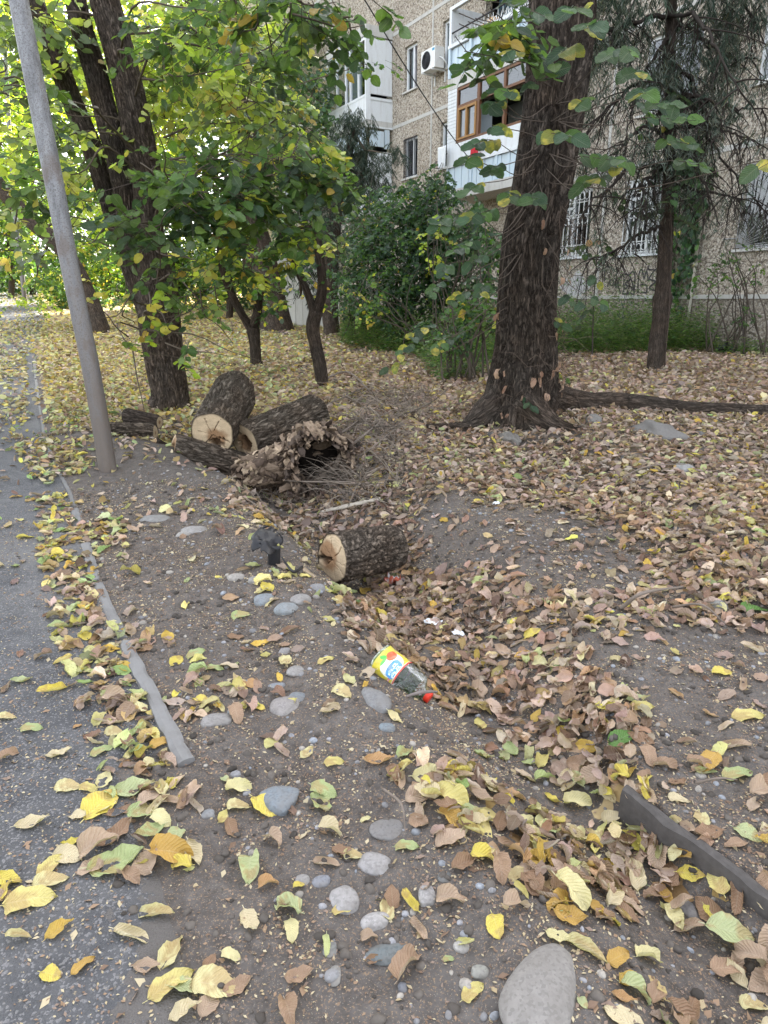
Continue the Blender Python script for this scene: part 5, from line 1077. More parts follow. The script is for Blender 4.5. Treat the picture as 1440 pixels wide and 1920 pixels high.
# black plastic bracket
P_ = UN(505, 1060); yb = P_[1]; root = empty('plastic_bracket', P_, 'bent black plastic bracket sticking up out of the soil left of the lone log', 'bracket'); mb = MB()
g1 = [PT(477, 1030, yb-.03), PT(473, 1008, yb+.03), PT(483, 992, yb+.10), PT(500, 987, yb+.16)]; g2 = [PT(506, 1040, yb-.05), PT(514, 1034, yb-.02), PT(523, 1026, yb+.03), PT(534, 1013, yb+.07)]
A1, A2 = crom(g1, 14), crom(g2, 14); V = []; 
for i_ in range(14):
    for j_ in range(12): t = j_/11; V.append(A1[i_]*(1-t)+A2[i_]*t+UZ*.02*math.sin(math.pi*t)+np.array([0, -.015, 0])*math.sin(math.pi*i_/13)+.022*(vn(np.array([i_*.6, j_*.5, 3.]))-.5)*np.array([1, 1, 1.]))
i = np.arange(13)[:, None]*12; j = np.arange(11)[None]; F = np.stack([i+j, i+j+1, i+13, i+12+j], -1) if False else np.stack([i+j, i+j+1, i+12+j+1, i+12+j], -1).reshape(-1, 4)
keep = [f for f in F.tolist() if not (f[0] // 12 == 5 and f[0] % 12 == 4) and not (f[0] // 12 > 10 and (f[0]*7) % 5 < 2) and not (f[0] % 12 == 10 and (f[0]//12) % 3 == 0) and not (f[0] // 12 == 0 and f[0] % 12 > 6)]
mb.add(np.array(V), np.array(keep)); o = mb.build('hood', MS['plastic'], root); md = o.modifiers.new('t', 'SOLIDIFY'); md.thickness = .006
mb = MB(); an = np.linspace(-.3, 3.4, 10); V = []
for t in np.linspace(0, 1, 8):
    c_ = PT(514, 1024+40*t, yb-.0+.02*t)-UZ*.02*t
    for q in an: V.append(c_+np.array([math.cos(q)*.034*(1-.1*t), -math.sin(q)*.012, 0]))
i = np.arange(7)[:, None]*10; j = np.arange(9)[None]; mb.add(np.array(V), np.stack([i+j, i+j+1, i+11+j, i+10+j], -1).reshape(-1, 4)); o = mb.build('channel_leg', MS['plastic'], root); md = o.modifiers.new('t', 'SOLIDIFY'); md.thickness = .005
# ---------------------------------------------------------------- bottle
Ab, Bb = UN(707, 1232, .045), UN(803, 1307, .03); ax = Bb-Ab; Lb = np.linalg.norm(ax); ax /= Lb; rB = 31/FP*DEP(750, 1265, (Ab[1]+Bb[1])/2)
root = empty('plastic_bottle', (Ab+Bb)/2-UZ*rB, 'crumpled green-tinted plastic bottle with a yellow label and red cap lying in the leaves', 'bottle')
side = np.cross(ax, UZ); side /= np.linalg.norm(side); up = np.cross(side, ax); view = C0-(Ab+Bb)/2; view /= np.linalg.norm(view)
phi0 = math.atan2(view@up, view@side)
def lathe(mb, prof, n=64, col=None, dsp=None):
    V = []; th = np.linspace(0, 2*np.pi, n, endpoint=False); prof = np.array(prof); TH, SS = np.meshgrid(th, prof[:, 0]); RR = np.repeat(prof[:, 1:2], n, 1)
    if dsp: RR = RR+dsp(TH, SS, RR)
    V = Ab+ax*(SS*Lb)[..., None]+side*(RR*np.cos(TH))[..., None]+up*(RR*np.sin(TH))[..., None]; m = len(prof); i = np.arange(m-1)[:, None]*n; j = np.arange(n)[None]
    F = np.stack([i+j, i+(j+1) % n, i+n+(j+1) % n, i+n+j], -1).reshape(-1, 4); c = None if col is None else (col(TH, SS) if callable(col) else col); mb.add(V.reshape(-1, 3), F, c if c is None or np.ndim(c) == 1 else c.reshape(-1, 3))
m, t = mat('green_pet'); b_ = bsdf(t, (.62, .8, .66), .08, bump(t, noise(t, coord(t), 55, 4, .6, 1.5), .6, .006), .5, out=False); tr = nd(t, 'BsdfTransparent', i_Color=C4((.42, .56, .42)))
b_.inputs['Transmission Weight'].default_value = .3; gl = nd(t, 'BsdfGlossy', i_Roughness=.08, i_Normal=bump(t, noise(t, coord(t), 38, 3, .6, 2.0), .9, .012)); lw = nd(t, 'LayerWeight', i_Blend=.45)
ms = nd(t, 'MixShader', i_0=mth(t, 'ADD', mth(t, 'MULTIPLY', lw.outputs[0], .4), .07), i_1=tr.outputs[0], i_2=gl.outputs[0]); t.links.new(ms.outputs[0], nd(t, 'OutputMaterial').inputs[0]); MS['pet'] = m
r0 = rB; crush = lambda T, s, R_: .16*R_*(fbm(np.stack([np.cos(T)*2.2, np.sin(T)*2.2, s*9], -1), 3, 4)-.5)*sst(.1, .3, R_/r0)
ss_ = np.linspace(0, 1, 70); prof = []
for s in ss_:
    rr_ = r0*min(1, math.sqrt(max(0, 1-((.05-s)/.05)**2)) if s < .05 else 1)
    if s > .62: rr_ = r0*(1-.12*((s-.62)/.2 if s < .82 else 1)-.64*sst(.80, .93, np.array(s)))
    if s > .93: rr_ = r0*.24
    prof.append((s, max(float(rr_), r0*.1)))
mb = MB(); lathe(mb, prof, 72, None, crush); mb.build('body', MS['pet'], root)
FONT = {'D': ['01110', '01010', '01010', '01010', '11111', '10001'], 'A': ['00100', '01010', '10001', '11111', '10001', '10001']}
def labcol(TH, SS):
    a = np.arctan2(np.sin(TH-phi0), np.cos(TH-phi0)); u = (SS-.04)/.46; v = a; c = np.broadcast_to(np.array((.6, .5, .04)), TH.shape+(3,)).copy()
    def pm(m, col): c[m] = col
    pm(((u-.62)/.33)**2+((v-.18)/.85)**2 < 1, (.85, .9, .8)); pm(((u-.42)/.16)**2+((v-.62)/.38)**2 < 1, (.72, .1, .03)); 
    pm((((u-.25)*1+(v-.22)*.35)/.14)**2+(((v-.22)-(u-.25)*1.5)/.17)**2 < 1, (.1, .45, .08)); pm((((u-.34)/.05)**2+((v-.02)/.30)**2) < 1, (.14, .5, .1))
    pm(((np.abs(u-.76)/.19)**3+(np.abs(v-.02)/.62)**3) < 1, (.08, .3, .62)); pm((np.abs(u-.80) < .035) & (np.abs(v+.78) < .17), (.68, .02, .06)); pm((np.abs(u-.80) < .012) & (np.abs(v+.78) < .1), (.9, .8, .85))
    for row, uu in enumerate((.665, .80)):
        for k_, ch in enumerate('DA'):
            gl_ = FONT[ch]; x_ = (((.44-k_*.46)-v)/.40*5); y_ = ((u-uu)/.115*6); ok = (x_ >= 0) & (x_ < 5) & (y_ >= 0) & (y_ < 6); xi = np.clip(x_.astype(int), 0, 4); yi = np.clip(y_.astype(int), 0, 5); G = np.array([[int(q) for q in l] for l in gl_]); pm(ok & (G[yi, xi] == 1), (.7, .85, .95))
    pm(u > .95, (.62, .03, .03)); pm(u < .03, (.6, .5, .05)); pm((u > .925) & (u < .95), (.8, .75, .5)); return c
mb = MB(); lathe(mb, [(s, r0*(1.012 if s > .08 else .95)+.0006) for s in np.linspace(.04, .50, 130)], 260, labcol, lambda T, s, R_: crush(T, s, R_)*.9)
m, t = mat('bottle_label'); nz_ = noise(t, coord(t), 34, 6, .7); bsdf(t, mx(t, ramp(t, nz_, [(.45, g(0)), (.7, g(.6))]), attr(t), (.4, .36, .26)), .4, bump(t, nz_, .5, .005), .5); mb.build('label', m, root)
mb = MB(); lathe(mb, [(.955, 0), (.955, r0*.33), (.96, r0*.35), (1.03, r0*.34), (1.035, r0*.3), (1.035, 0)], 32, None, lambda T, s, R_: .0006*np.sign(np.sin(T*16))*(R_ > r0*.3)); mb.build('cap', m_simple('red_cap', (.62, .035, .015), .4), root)
# paper scraps and wrappers
def scrap(name, u, v, w, d_, m_, label, cat, seed, h=.012):
    P = UN(u, v, .02); n = 12; V = []; r = np.random.default_rng(seed); an = r.random()*3
    for i_ in range(n):
        for j_ in range(n):
            a, c_ = i_/(n-1)-.5, j_/(n-1)-.5; e = 1+.3*(vn(np.array([a*4, c_*4, seed]))-.5); q = np.array([a*w*e, c_*d_*e*(1.2-abs(a)*1.1), h*1.6*(fbm(np.array([a*5, c_*5, seed*3.]), 3)-.3)*2])
            V.append(P+[q[0]*math.cos(an)-q[1]*math.sin(an), q[0]*math.sin(an)+q[1]*math.cos(an), q[2]])
    i = np.arange(n-1)[:, None]*n; j = np.arange(n-1)[None]; mb = MB(); V = np.array(V); cc = (.75, .78, .8)
    if 'red' in label: cc = np.where((fbm(V*45, 2, 3) > .5)[:, None], (.6, .6, .6), (.4, .1, .06))
    mb.add(V, np.stack([i+j, i+j+1, i+n+j+1, i+n+j], -1).reshape(-1, 4), cc); o = mb.build(name, m_, loc=P); md = o.modifiers.new('t', 'SOLIDIFY'); md.thickness = .0015; tag(o, label, cat)
scrap('paper_scrap', 812, 1168, .085, .05, MS['paper'], 'larger torn white paper scrap on the leaf heap', 'paper', 3)
scrap('paper_scrap', 859, 1190, .055, .035, MS['paper'], 'smaller torn white paper scrap right of the larger one', 'paper', 5)
scrap('wrapper', 738, 1094, .11, .07, MS['attr'], 'crumpled red and white wrapper at the end of the lone sawn log', 'wrapper', 9, .04)
scrap('paper_scrap', 930, 945, .05, .04, MS['paper'], 'tiny white scrap on the leaf covered bank far behind the bare soil', 'paper', 12)
scrap('plastic_bag', 1362, 662, .34, .24, MS['plastic'], 'black plastic bag lying at the foot of the wall', 'bag', 15, .12)
# ================================================================ TREES
BROAD = (LOW[0]*[1.4, 1, 1.2], LOW[1], LOW[2]); BTINY = (TINY[0]*[1.35, 1, 1], TINY[1])
HIT = [leaf_t(6, 10, .74, curl=.5*q-.3, roll=.25, fold=.15, twist=.25*(q-1), wav=.025, seed=60+q, serr=.04) for q in range(4)]
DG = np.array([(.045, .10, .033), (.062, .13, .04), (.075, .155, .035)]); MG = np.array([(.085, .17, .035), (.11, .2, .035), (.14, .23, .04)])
BG = np.array([(.42, .52, .05), (.5, .58, .06), (.34, .47, .05)]); YL = np.array([(.5, .46, .07), (.58, .5, .1), (.42, .42, .06), (.48, .34, .06)]); BL = np.array([(.035, .075, .04), (.05, .10, .055), (.07, .12, .06)])  # BG: glow of sun through the leaves put into the leaf colour
def colmix(n, mix, r):
    """mix: list of (palette, weight)"""
    w = np.array([m[1] for m in mix], float); w /= w.sum(); k = r.choice(len(mix), n, p=w); c = np.zeros((n, 3))
    for q, (p, _) in enumerate(mix):
        m = k == q; c[m] = p[r.integers(0, len(p), m.sum())]
    return np.clip(c*(1+.2*r.normal(size=(n, 1))), .01, .8)
def leaves(mb, C, Rv, n, size, mix, seed, T=BROAD, cl=9, droop=.45, up=.75, gap=.42, spread=1.0, twigs=True, tw=None):
    """sprays of leaves on short twigs filling an ellipsoid, with gaps"""
    r = np.random.default_rng(seed); C = np.asarray(C, float); Rv = np.asarray(Rv, float); nc_ = max(1, n//cl)
    P = r.normal(size=(nc_*4, 3)); P /= np.linalg.norm(P, axis=1, keepdims=True); P = P*(r.random((len(P), 1))**.42)
    W_ = C+P*Rv; keep = vn(W_*(1.6/np.mean(Rv))+seed*3.7, seed) > gap; W_ = W_[keep][:nc_]; m = len(W_)
    if m == 0: return
    a = r.random(m)*2*np.pi; D = np.stack([np.cos(a), np.sin(a), -droop*r.random(m)], 1); D /= np.linalg.norm(D, axis=1, keepdims=True)
    ln = size*(2.2+1.8*r.random(m))*spread; S_ = np.cross(D, UZ); S_ /= np.linalg.norm(S_, axis=1, keepdims=True)
    s = (np.arange(cl)+.5)/cl; sgn = np.where(np.arange(cl) % 2 == 0, 1, -1)
    sz = size*(.75+.5*r.random((m, cl)))
    B0 = W_[:, None]+D[:, None]*(s[None]*ln[:, None])[..., None]-UZ*((s**2)[None]*ln[:, None]*.35)[..., None]
    ld = D[:, None]*.55+S_[:, None]*sgn[None, :, None]*.8-UZ*(droop*.9)+r.normal(size=(m, cl, 3))*.28
    ld /= np.linalg.norm(ld, axis=2, keepdims=True)
    Pl = B0+ld*(sz*.55)[..., None]; nn = UZ*up+r.normal(size=(m, cl, 3))*.42+ld*.2+np.array([0, -.35, 0]); nn = nn-ld*(nn*ld).sum(2, keepdims=True)
    nn = nn.reshape(-1, 3); ld = ld.reshape(-1, 3); B = basis(ld, nn); cc = colmix(m, mix, r); cl_ = np.repeat(cc, cl, 0)*(1+.13*r.normal(size=(m*cl, 1)))
    alt = r.random(m*cl) < .35; cl_[alt] = colmix(alt.sum(), mix, r); 
    if isinstance(T, list):
        v = r.integers(0, len(T), m*cl)
        for q, t in enumerate(T): k = v == q; inst(mb, (t[0], t[1]), Pl.reshape(-1, 3)[k], B[k], sz.ravel()[k], np.clip(cl_[k], .01, .8), t[2])
    else: inst(mb, T, Pl.reshape(-1, 3), B, sz.ravel(), np.clip(cl_, .01, .8))
    if twigs and tw is not None:
        for q in range(m):
            e = W_[q]+D[q]*ln[q]-UZ*ln[q]*.35; b0 = W_[q]-D[q]*ln[q]*.5+UZ*ln[q]*.05
            tube(tw, [b0, W_[q]+D[q]*ln[q]*.5-UZ*ln[q]*.09, e], [size*.035, size*.025, size*.012], 3, col=(.07, .055, .045), cap=False)
def blob(u, v, y, ru, rv, ry): d = DEP(u, v, y); return PT(u, v, y), np.array([ru/FP*d, ry, rv/FP*d])
def trunkpts(L): return [PT(u, v, y) for u, v, y, w in L], [w/2/FP*DEP(u, v, y) for u, v, y, w in L]
def trunk(mb, L, n=40, step=.03, k=9, amp=.014, seed=0, sink=True, st=2.2, col=(.1, .08, .06), lobes=.05):
    P, rr = trunkpts(L)
    if sink: P = [P[0]-UZ*.3]+P; rr = [rr[0]*1.12]+rr
    ln = sum(np.linalg.norm(P[i+1]-P[i]) for i in range(len(P)-1)); 
    def dsp(T, L_, R_): return ridged(T, L_, R_, k, st, amp, seed)+R_*lobes*(np.sin(2*T+L_*.8+seed)+.7*np.sin(3*T-L_*.5+seed*2))+R_*.10*(fbm(np.stack([np.cos(T), np.sin(T), L_*1.5], -1), 3, seed+9)-.5)
    return tube(mb, P, rr, n, res=int(max(20, ln/step)), disp=dsp, col=col)
def tree(name, label, cat='tree', group=None, base_=None): return empty(name, base_, label, cat, group)
def limb(mb, a, b, r0, r1, sag=.1, n=7, seed=0, col=(.1, .08, .06), res=14):
    a, b = np.array(a), np.array(b); r = np.random.default_rng(seed); l = np.linalg.norm(b-a); mid = [a+(b-a)*t+r.normal(size=3)*l*.05-UZ*sag*l*math.sin(math.pi*t) for t in (.33, .66)]
    tube(mb, [a, mid[0], mid[1], b], [r0, r0*.7+r1*.3, r0*.35+r1*.65, r1], n, res=res, col=col)
# ---- big elm on the right
yE = UN(965, 790)[1]+.25
eb = UN(965, 790); elm = tree('elm_tree', 'big elm with a thick dark furrowed trunk and flared roots in the middle right', base_=eb)
mb = MB(); EL = [(972, 792, yE, 150), (975, 760, yE, 132), (980, 700, yE, 118), (985, 640, yE, 108), (986, 560, yE, 104), (993, 450, yE, 104), (1003, 400, yE, 105), (1022, 290, yE+.05, 108), (1040, 150, yE+.1, 112), (1052, 0, yE+.2, 118), (1062, -160, yE+.3, 118), (1065, -420, yE+.5, 110), (1060, -700, yE+.8, 100)]
P, rr = trunkpts(EL); P = [P[0]-UZ*.3]+P; rr = [rr[0]*1.1]+rr
def edsp(T, L_, R_):
    h = L_-.3; fl = np.exp(-np.maximum(h, 0)/.22); lob = sum(a_*np.exp(-(np.arctan2(np.sin(T-c_), np.cos(T-c_))/w_)**2) for c_, a_, w_ in ELOB)
    seam = -.07*np.exp(-(np.arctan2(np.sin(T-ESEAM), np.cos(T-ESEAM))/.16)**2)*sst(.2, 1.5, h)
    return ridged(T, L_, R_, 17, 6.0, .012, 4, 4)+R_*lob*fl+seam+R_*.07*np.sin(3*T+L_*.7)+R_*.14*(fbm(np.stack([np.cos(T)*1.2, np.sin(T)*1.2, L_*1.1], -1), 3, 8)-.5)
T_, X_, Y_ = frames(crom(P, 300)); x0, y0 = X_[10], Y_[10]
def tang(d): d = np.array(d, float); return math.atan2(d@y0, d@x0)
ELOB = [(tang((-1, -.5, 0)), .55, .42), (tang((.25, -1, 0)), .45, .4), (tang((1, .1, 0)), .6, .5), (tang((-.2, 1, 0)), .4, .5)]; ESEAM = tang((.62, -.75, 0))
tube(mb, P, rr, 260, res=560, disp=edsp, col=(.1, .08, .06)); mb.build('trunk', MS['elm'], elm)
for k, (pp, rad) in enumerate([([(1010, 740, yE-.0), (1090, 762, yE+.05), (1180, 772, yE+.1), (1290, 790, yE+.05), (1440, 806, yE+.0), (1560, 825, yE-.1)], [.17, .135, .12, .10, .085, .05]), ([(985, 755, yE-.25), (1010, 778, yE-.42), (1045, 797, yE-.55), (1085, 815, yE-.7)], [.17, .13, .08, .03]), ([(935, 752, yE-.1), (905, 775, yE-.25), (868, 800, yE-.35)], [.16, .11, .03]), ([(925, 770, yE-.2), (885, 800, yE-.4), (800, 812, yE-.5)], [.09, .05, .02])]):
    b = MB(); Q = [PT(*q) for q in pp]
    for i_, q in enumerate(Q):
        if i_: g_ = hs(q[0], q[1]); q[2] = g_+rad[i_]*.25 if k == 0 else min(max(q[2], g_), g_+.12) if i_ < 2 else g_
    tube(b, Q, rad, 48, res=120, disp=lambda T, L_, R_: ridged(T, L_, R_, 10, 2.5, .014, 80+k)+R_*.14*(fbm(np.stack([np.cos(T), np.sin(T), L_*2], -1), 3, k)-.5), squash=.9, col=(.1, .08, .06)); b.build('root', MS['bark'], elm)
b = MB(); r = np.random.default_rng(12)
for q in range(420):     # wiry shoots tangled on the trunk foot and in the fork seam
    h = abs(r.normal())*.75 if q < 300 else r.uniform(1.4, 4.2); a = r.uniform(-2.6, .3) if q < 300 else r.normal(-.8, .5); c_ = crom(P, 60)[min(59, int((h+.3)/7.5*60))]; R_ = .37+.12*math.exp(-h/.3)
    s0 = c_+np.array([math.cos(a), math.sin(a), 0])*R_; l = r.uniform(.1, .5); d = np.array([math.cos(a)*.35, math.sin(a)*.35, r.normal()*.7])+r.normal(size=3)*.35; d /= np.linalg.norm(d)
    tube(b, [s0, s0+d*l*.5+r.normal(size=3)*.03, s0+d*l-UZ*l*.35], [.003, .0022, .001], 3, col=np.array((.1, .075, .06))*r.uniform(.5, 1.6), cap=False)
b.build('shoots', MS['twig'], elm)
b = MB()
for q in range(60):
    h = r.uniform(-.1, 1.7) if q < 50 else r.uniform(1.6, 3.6); a = r.uniform(-2.5, .1); c_ = crom(P, 60)[min(59, int((h+.3)/7.5*60))]; R_ = .40+.16*math.exp(-max(h, 0)/.3); t = NEAR[8+q % 6][0]
    inst(b, (t[0], t[1]), (c_+np.array([math.cos(a), math.sin(a), 0])*R_)[None], basis(np.array([[r.normal()*.3, r.normal()*.3, -1]]), np.array([[math.cos(a), math.sin(a), .2]])), [r.uniform(.05, .11)], np.array([[(.42, .27, .19), (.5, .34, .25), (.34, .2, .14)][q % 3]]), t[2])
b.build('dead_leaves', MS['leafhi'], elm)
# hanging sprigs of the elm: (u, v, y, leaves, share of yellow)
SP = [(1105, 40, 4.2, 7, .15), (1060, 85, 4.3, 3, .3), (1160, 90, 4.3, 8, .1), (1190, 130, 4.4, 6, .05), (1090, 185, 4.6, 3, .7), (1005, 150, 5, 3, .5), (945, 165, 4.8, 6, .1), (925, 190, 4.9, 5, .2), (935, 235, 4.8, 6, .2), (905, 260, 4.9, 6, .1), (880, 290, 5, 5, .25),
      (1045, 245, 4.6, 9, .1), (1130, 290, 4.6, 9, .03), (1115, 330, 4.7, 6, .05), (1150, 295, 4.7, 5, .1), (1210, 165, 4.6, 6, .2), (1230, 190, 4.8, 8, .1), (1255, 215, 4.9, 8, .1), (1270, 260, 5, 8, .15), (1290, 300, 5.2, 6, .15), (1000, 365, 5, 7, .15), (955, 360, 5, 6, .2),
      (900, 395, 5.1, 8, .05), (860, 410, 5.2, 8, .05), (830, 405, 5.2, 4, .05), (870, 455, 5.6, 8, .1), (835, 500, 5.6, 7, .15), (815, 535, 5.8, 5, .3), (860, 550, 5.7, 5, .4), (905, 535, 5.6, 5, .4), (895, 480, 5.5, 4, .2), (790, 615, 6, 7, .25), (830, 640, 6.2, 5, .4), (760, 650, 6, 5, .3), (745, 680, 6, 4, .3),
      (990, 745, 6.6, 7, .1), (1070, 560, 6.3, 6, .15), (1045, 600, 6.4, 3, .3), (1110, 520, 6.2, 3, .6), (960, 90, 4.6, 3, .4), (1080, 10, 4.3, 5, .1), (1010, 20, 4.4, 3, .15), (1425, 300, 4.0, 2, .2), (1050, 700, 7, 3, .3), (1120, 560, 6.6, 4, .1), (925, 310, 5.2, 5, .15), (890, 345, 5.3, 4, .2)]
b = MB(); tw = MB()
for q, (u, v, y, n, yl_) in enumerate(SP):
    r = np.random.default_rng(900+q); c_ = PT(u, v, y); size = .112 if y < 5.4 else .10; tc = crom(P, 60); k_ = int(np.argmin(np.abs(tc[:, 2]-(c_[2]+.35)))); tc = tc[k_]; out = c_-tc; out[2] = 0; od = np.linalg.norm(out); out /= od+1e-6
    ax_ = out*.8+np.array([r.normal()*.4, -.3, -.15]); ax_ /= np.linalg.norm(ax_); sd_v = np.cross(ax_, UZ); sd_v /= np.linalg.norm(sd_v); l = size*(.42*n+.4); st0 = c_-ax_*l*.5
    tube(tw, [tc+out*.25, (tc+out*.25)*.45+st0*.55-UZ*.06+r.normal(size=3)*.05, st0, c_+ax_*l*.5-UZ*.05], [.005, .0035, .0025, .0012], 4, res=16, col=(.09, .07, .055), cap=False)
    for i_ in range(n):
        s = (i_+.6)/n; bp = st0+ax_*l*s-UZ*.05*s*s; sg = 1 if i_ % 2 else -1
        ld = (ax_*.5+sd_v*sg*.75-UZ*(.35+.3*r.random())+r.normal(size=3)*.18)[None]; ld /= np.linalg.norm(ld); nn = (UZ*.75-np.array([0, .8, 0])+r.normal(size=3)*.25)[None]; nn = nn-ld*(nn*ld).sum(); sz = size*(.75+.45*r.random())
        yel = r.random() < yl_; cc = colmix(1, [(YL[:3], 1)] if yel else [(BL, 2), (DG, 1)], r)*(1.15 if not yel else 1); t = HIT[r.integers(0, 4)]
        V = t[0]; W_ = np.einsum('ij,kj->ki', basis(ld, nn)[0], V)*sz+bp+ld[0]*sz*.45
        if yel: g_ = fbm(V*4+q, 3, q)[:, None]; cc = np.where(g_ > .52, cc, cc*.35+np.array([.1, .17, .05])*.65)
        b.add(W_, t[1], cc, t[2])
C_, R_ = blob(1060, -900, yE+2, 900, 400, 3.2); leaves(b, C_, R_, 2600, .12, [(DG, 3), (MG, 2), (YL, .5)], 77, T=BROAD, gap=.3, tw=tw)
b.build('crown', MS['foliagehi'], elm); 
for q in range(9):
    a = q*.7; limb(tw, P[-1]-UZ*.6*(q % 3), P[-1]+[2.6*math.cos(a), 2.6*math.sin(a), 1.2+.5*(q % 2)], .14, .03, -.08, 9, q)
tw.build('branches', MS['twig'], elm)
# ---- triple elm on the left
tb = UN(318, 765); yT = tb[1]+.12; tri = tree('elm_tree', 'left elm with three tall dark trunks rising from one foot behind the log pile', base_=tb)
for k, L_ in enumerate([[(316, 768, yT, 72), (318, 740, yT, 62), (308, 680, yT, 66), (298, 600, yT, 74), (290, 520, yT, 58), (281, 440, yT, 48), (273, 330, yT, 54), (255, 240, yT, 56), (238, 160, yT, 56), (218, 80, yT, 56), (196, 0, yT, 54), (170, -120, yT+.1, 50), (150, -350, yT+.4, 42), (150, -600, yT+.8, 34)],
      [(300, 640, yT+.05, 40), (268, 545, yT+.12, 42), (246, 440, yT+.15, 40), (232, 340, yT+.15, 44), (214, 270, yT+.15, 42), (196, 200, yT+.2, 42), (178, 130, yT+.2, 42), (158, 70, yT+.2, 40), (142, 0, yT+.3, 36), (110, -150, yT+.5, 30), (90, -350, yT+.8, 22)],
      [(290, 620, yT+.2, 34), (252, 520, yT+.3, 34), (222, 430, yT+.4, 34), (196, 350, yT+.4, 34), (170, 270, yT+.45, 36), (140, 200, yT+.5, 36), (110, 120, yT+.5, 34), (84, 50, yT+.6, 34), (60, -10, yT+.6, 32), (10, -150, yT+.8, 26), (-40, -300, yT+1.1, 20)]]):
    b = MB(); trunk(b, L_, n=130, step=.018, k=12, amp=.010, seed=20+k, sink=(k == 0), st=6); b.build('trunk', MS['bark'], tri)
b = MB(); r = np.random.default_rng(3)
for a_, (du, dv) in enumerate([(-30, 12), (28, 14), (40, 0), (-10, 22)]): 
    p0 = PT(316, 745, yT); p1 = PT(316+du, 768+dv*.6, yT-.1); p1[2] = hs(p1[0], p1[1])-.01; tube(b, [p0, (p0+p1)/2-UZ*.05, p1+(p1-p0)*[.5, .5, 0]-UZ*.05], [.16, .1, .03], 20, res=24, col=(.1, .08, .06), disp=lambda T, L_, R_: ridged(T, L_, R_, 6, 3, .012, 5))
b.build('root', MS['bark'], tri)
b = MB(); tw = MB(); q = 0
# (u, v, y, ru, rv, ry, leaves, size, mix, gap)
near = [(DG, 1.8), (BL, 1), (MG, 2.6), (YL, .25)]; midm = [(MG, 3), (DG, 1.5), (BG, 1), (YL, .15)]; brt = [(BG, 3), (MG, 1.2), (YL, .5)]  # brt: leaves painted brighter where the crowns are backlit
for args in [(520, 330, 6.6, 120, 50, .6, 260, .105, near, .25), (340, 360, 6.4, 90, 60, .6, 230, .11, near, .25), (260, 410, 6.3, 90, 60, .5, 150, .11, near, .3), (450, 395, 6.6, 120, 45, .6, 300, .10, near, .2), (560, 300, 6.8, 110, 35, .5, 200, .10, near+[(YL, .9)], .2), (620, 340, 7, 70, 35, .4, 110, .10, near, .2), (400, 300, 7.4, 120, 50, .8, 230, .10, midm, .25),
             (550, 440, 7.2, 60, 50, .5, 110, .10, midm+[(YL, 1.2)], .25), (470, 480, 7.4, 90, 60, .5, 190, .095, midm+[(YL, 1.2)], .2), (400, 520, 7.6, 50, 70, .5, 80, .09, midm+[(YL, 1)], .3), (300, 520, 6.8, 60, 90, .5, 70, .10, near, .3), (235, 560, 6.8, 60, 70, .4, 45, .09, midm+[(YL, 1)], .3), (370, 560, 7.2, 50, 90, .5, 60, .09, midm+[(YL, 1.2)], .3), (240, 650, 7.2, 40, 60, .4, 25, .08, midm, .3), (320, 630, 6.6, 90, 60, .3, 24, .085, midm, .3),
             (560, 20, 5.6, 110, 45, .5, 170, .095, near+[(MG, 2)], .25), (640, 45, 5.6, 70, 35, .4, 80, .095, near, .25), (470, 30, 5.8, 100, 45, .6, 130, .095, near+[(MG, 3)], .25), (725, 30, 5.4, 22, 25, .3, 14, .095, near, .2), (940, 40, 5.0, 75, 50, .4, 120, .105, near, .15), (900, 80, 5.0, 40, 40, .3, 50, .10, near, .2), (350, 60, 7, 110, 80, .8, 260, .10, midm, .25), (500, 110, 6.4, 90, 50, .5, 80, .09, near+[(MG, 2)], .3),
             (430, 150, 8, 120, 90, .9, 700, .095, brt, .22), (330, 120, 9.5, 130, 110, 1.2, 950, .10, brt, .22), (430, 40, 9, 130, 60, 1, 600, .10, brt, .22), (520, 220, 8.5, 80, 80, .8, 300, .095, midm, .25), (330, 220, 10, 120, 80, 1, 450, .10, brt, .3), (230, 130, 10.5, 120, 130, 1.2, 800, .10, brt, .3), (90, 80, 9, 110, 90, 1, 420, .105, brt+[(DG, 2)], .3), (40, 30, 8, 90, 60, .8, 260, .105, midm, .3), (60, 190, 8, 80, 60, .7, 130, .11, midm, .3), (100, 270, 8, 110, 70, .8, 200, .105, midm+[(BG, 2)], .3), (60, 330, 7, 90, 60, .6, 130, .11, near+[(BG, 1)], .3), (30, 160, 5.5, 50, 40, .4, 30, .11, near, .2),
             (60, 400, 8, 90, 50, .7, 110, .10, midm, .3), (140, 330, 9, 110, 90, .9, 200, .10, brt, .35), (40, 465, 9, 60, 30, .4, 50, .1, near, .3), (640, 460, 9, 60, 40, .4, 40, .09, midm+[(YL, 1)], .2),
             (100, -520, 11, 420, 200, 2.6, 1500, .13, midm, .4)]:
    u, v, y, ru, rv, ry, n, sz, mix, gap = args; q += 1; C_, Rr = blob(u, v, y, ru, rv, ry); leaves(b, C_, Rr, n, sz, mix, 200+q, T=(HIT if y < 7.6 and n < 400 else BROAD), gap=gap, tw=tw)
    if v > -100 and u < 680:
        hh = crom(np.array([PT(296, 600, yT), PT(273, 330, yT), PT(238, 160, yT), PT(196, 0, yT), PT(160, -200, yT), PT(150, -400, yT)]), 120); tz = C_[2]+r.uniform(-.3, .9); a_ = min(hh, key=lambda h: abs(h[2]-tz)); limb(tw, a_, C_, .014, .004, -.05, 6, q)
        for e in range(4): limb(tw, C_+r.normal(size=3)*Rr*.2, C_+r.normal(size=3)*Rr*.8, .008, .003, .05, 5, q*7+e, res=8)
b.build('crown', MS['foliagehi'], tri); tw.build('branches', MS['twig'], tri)
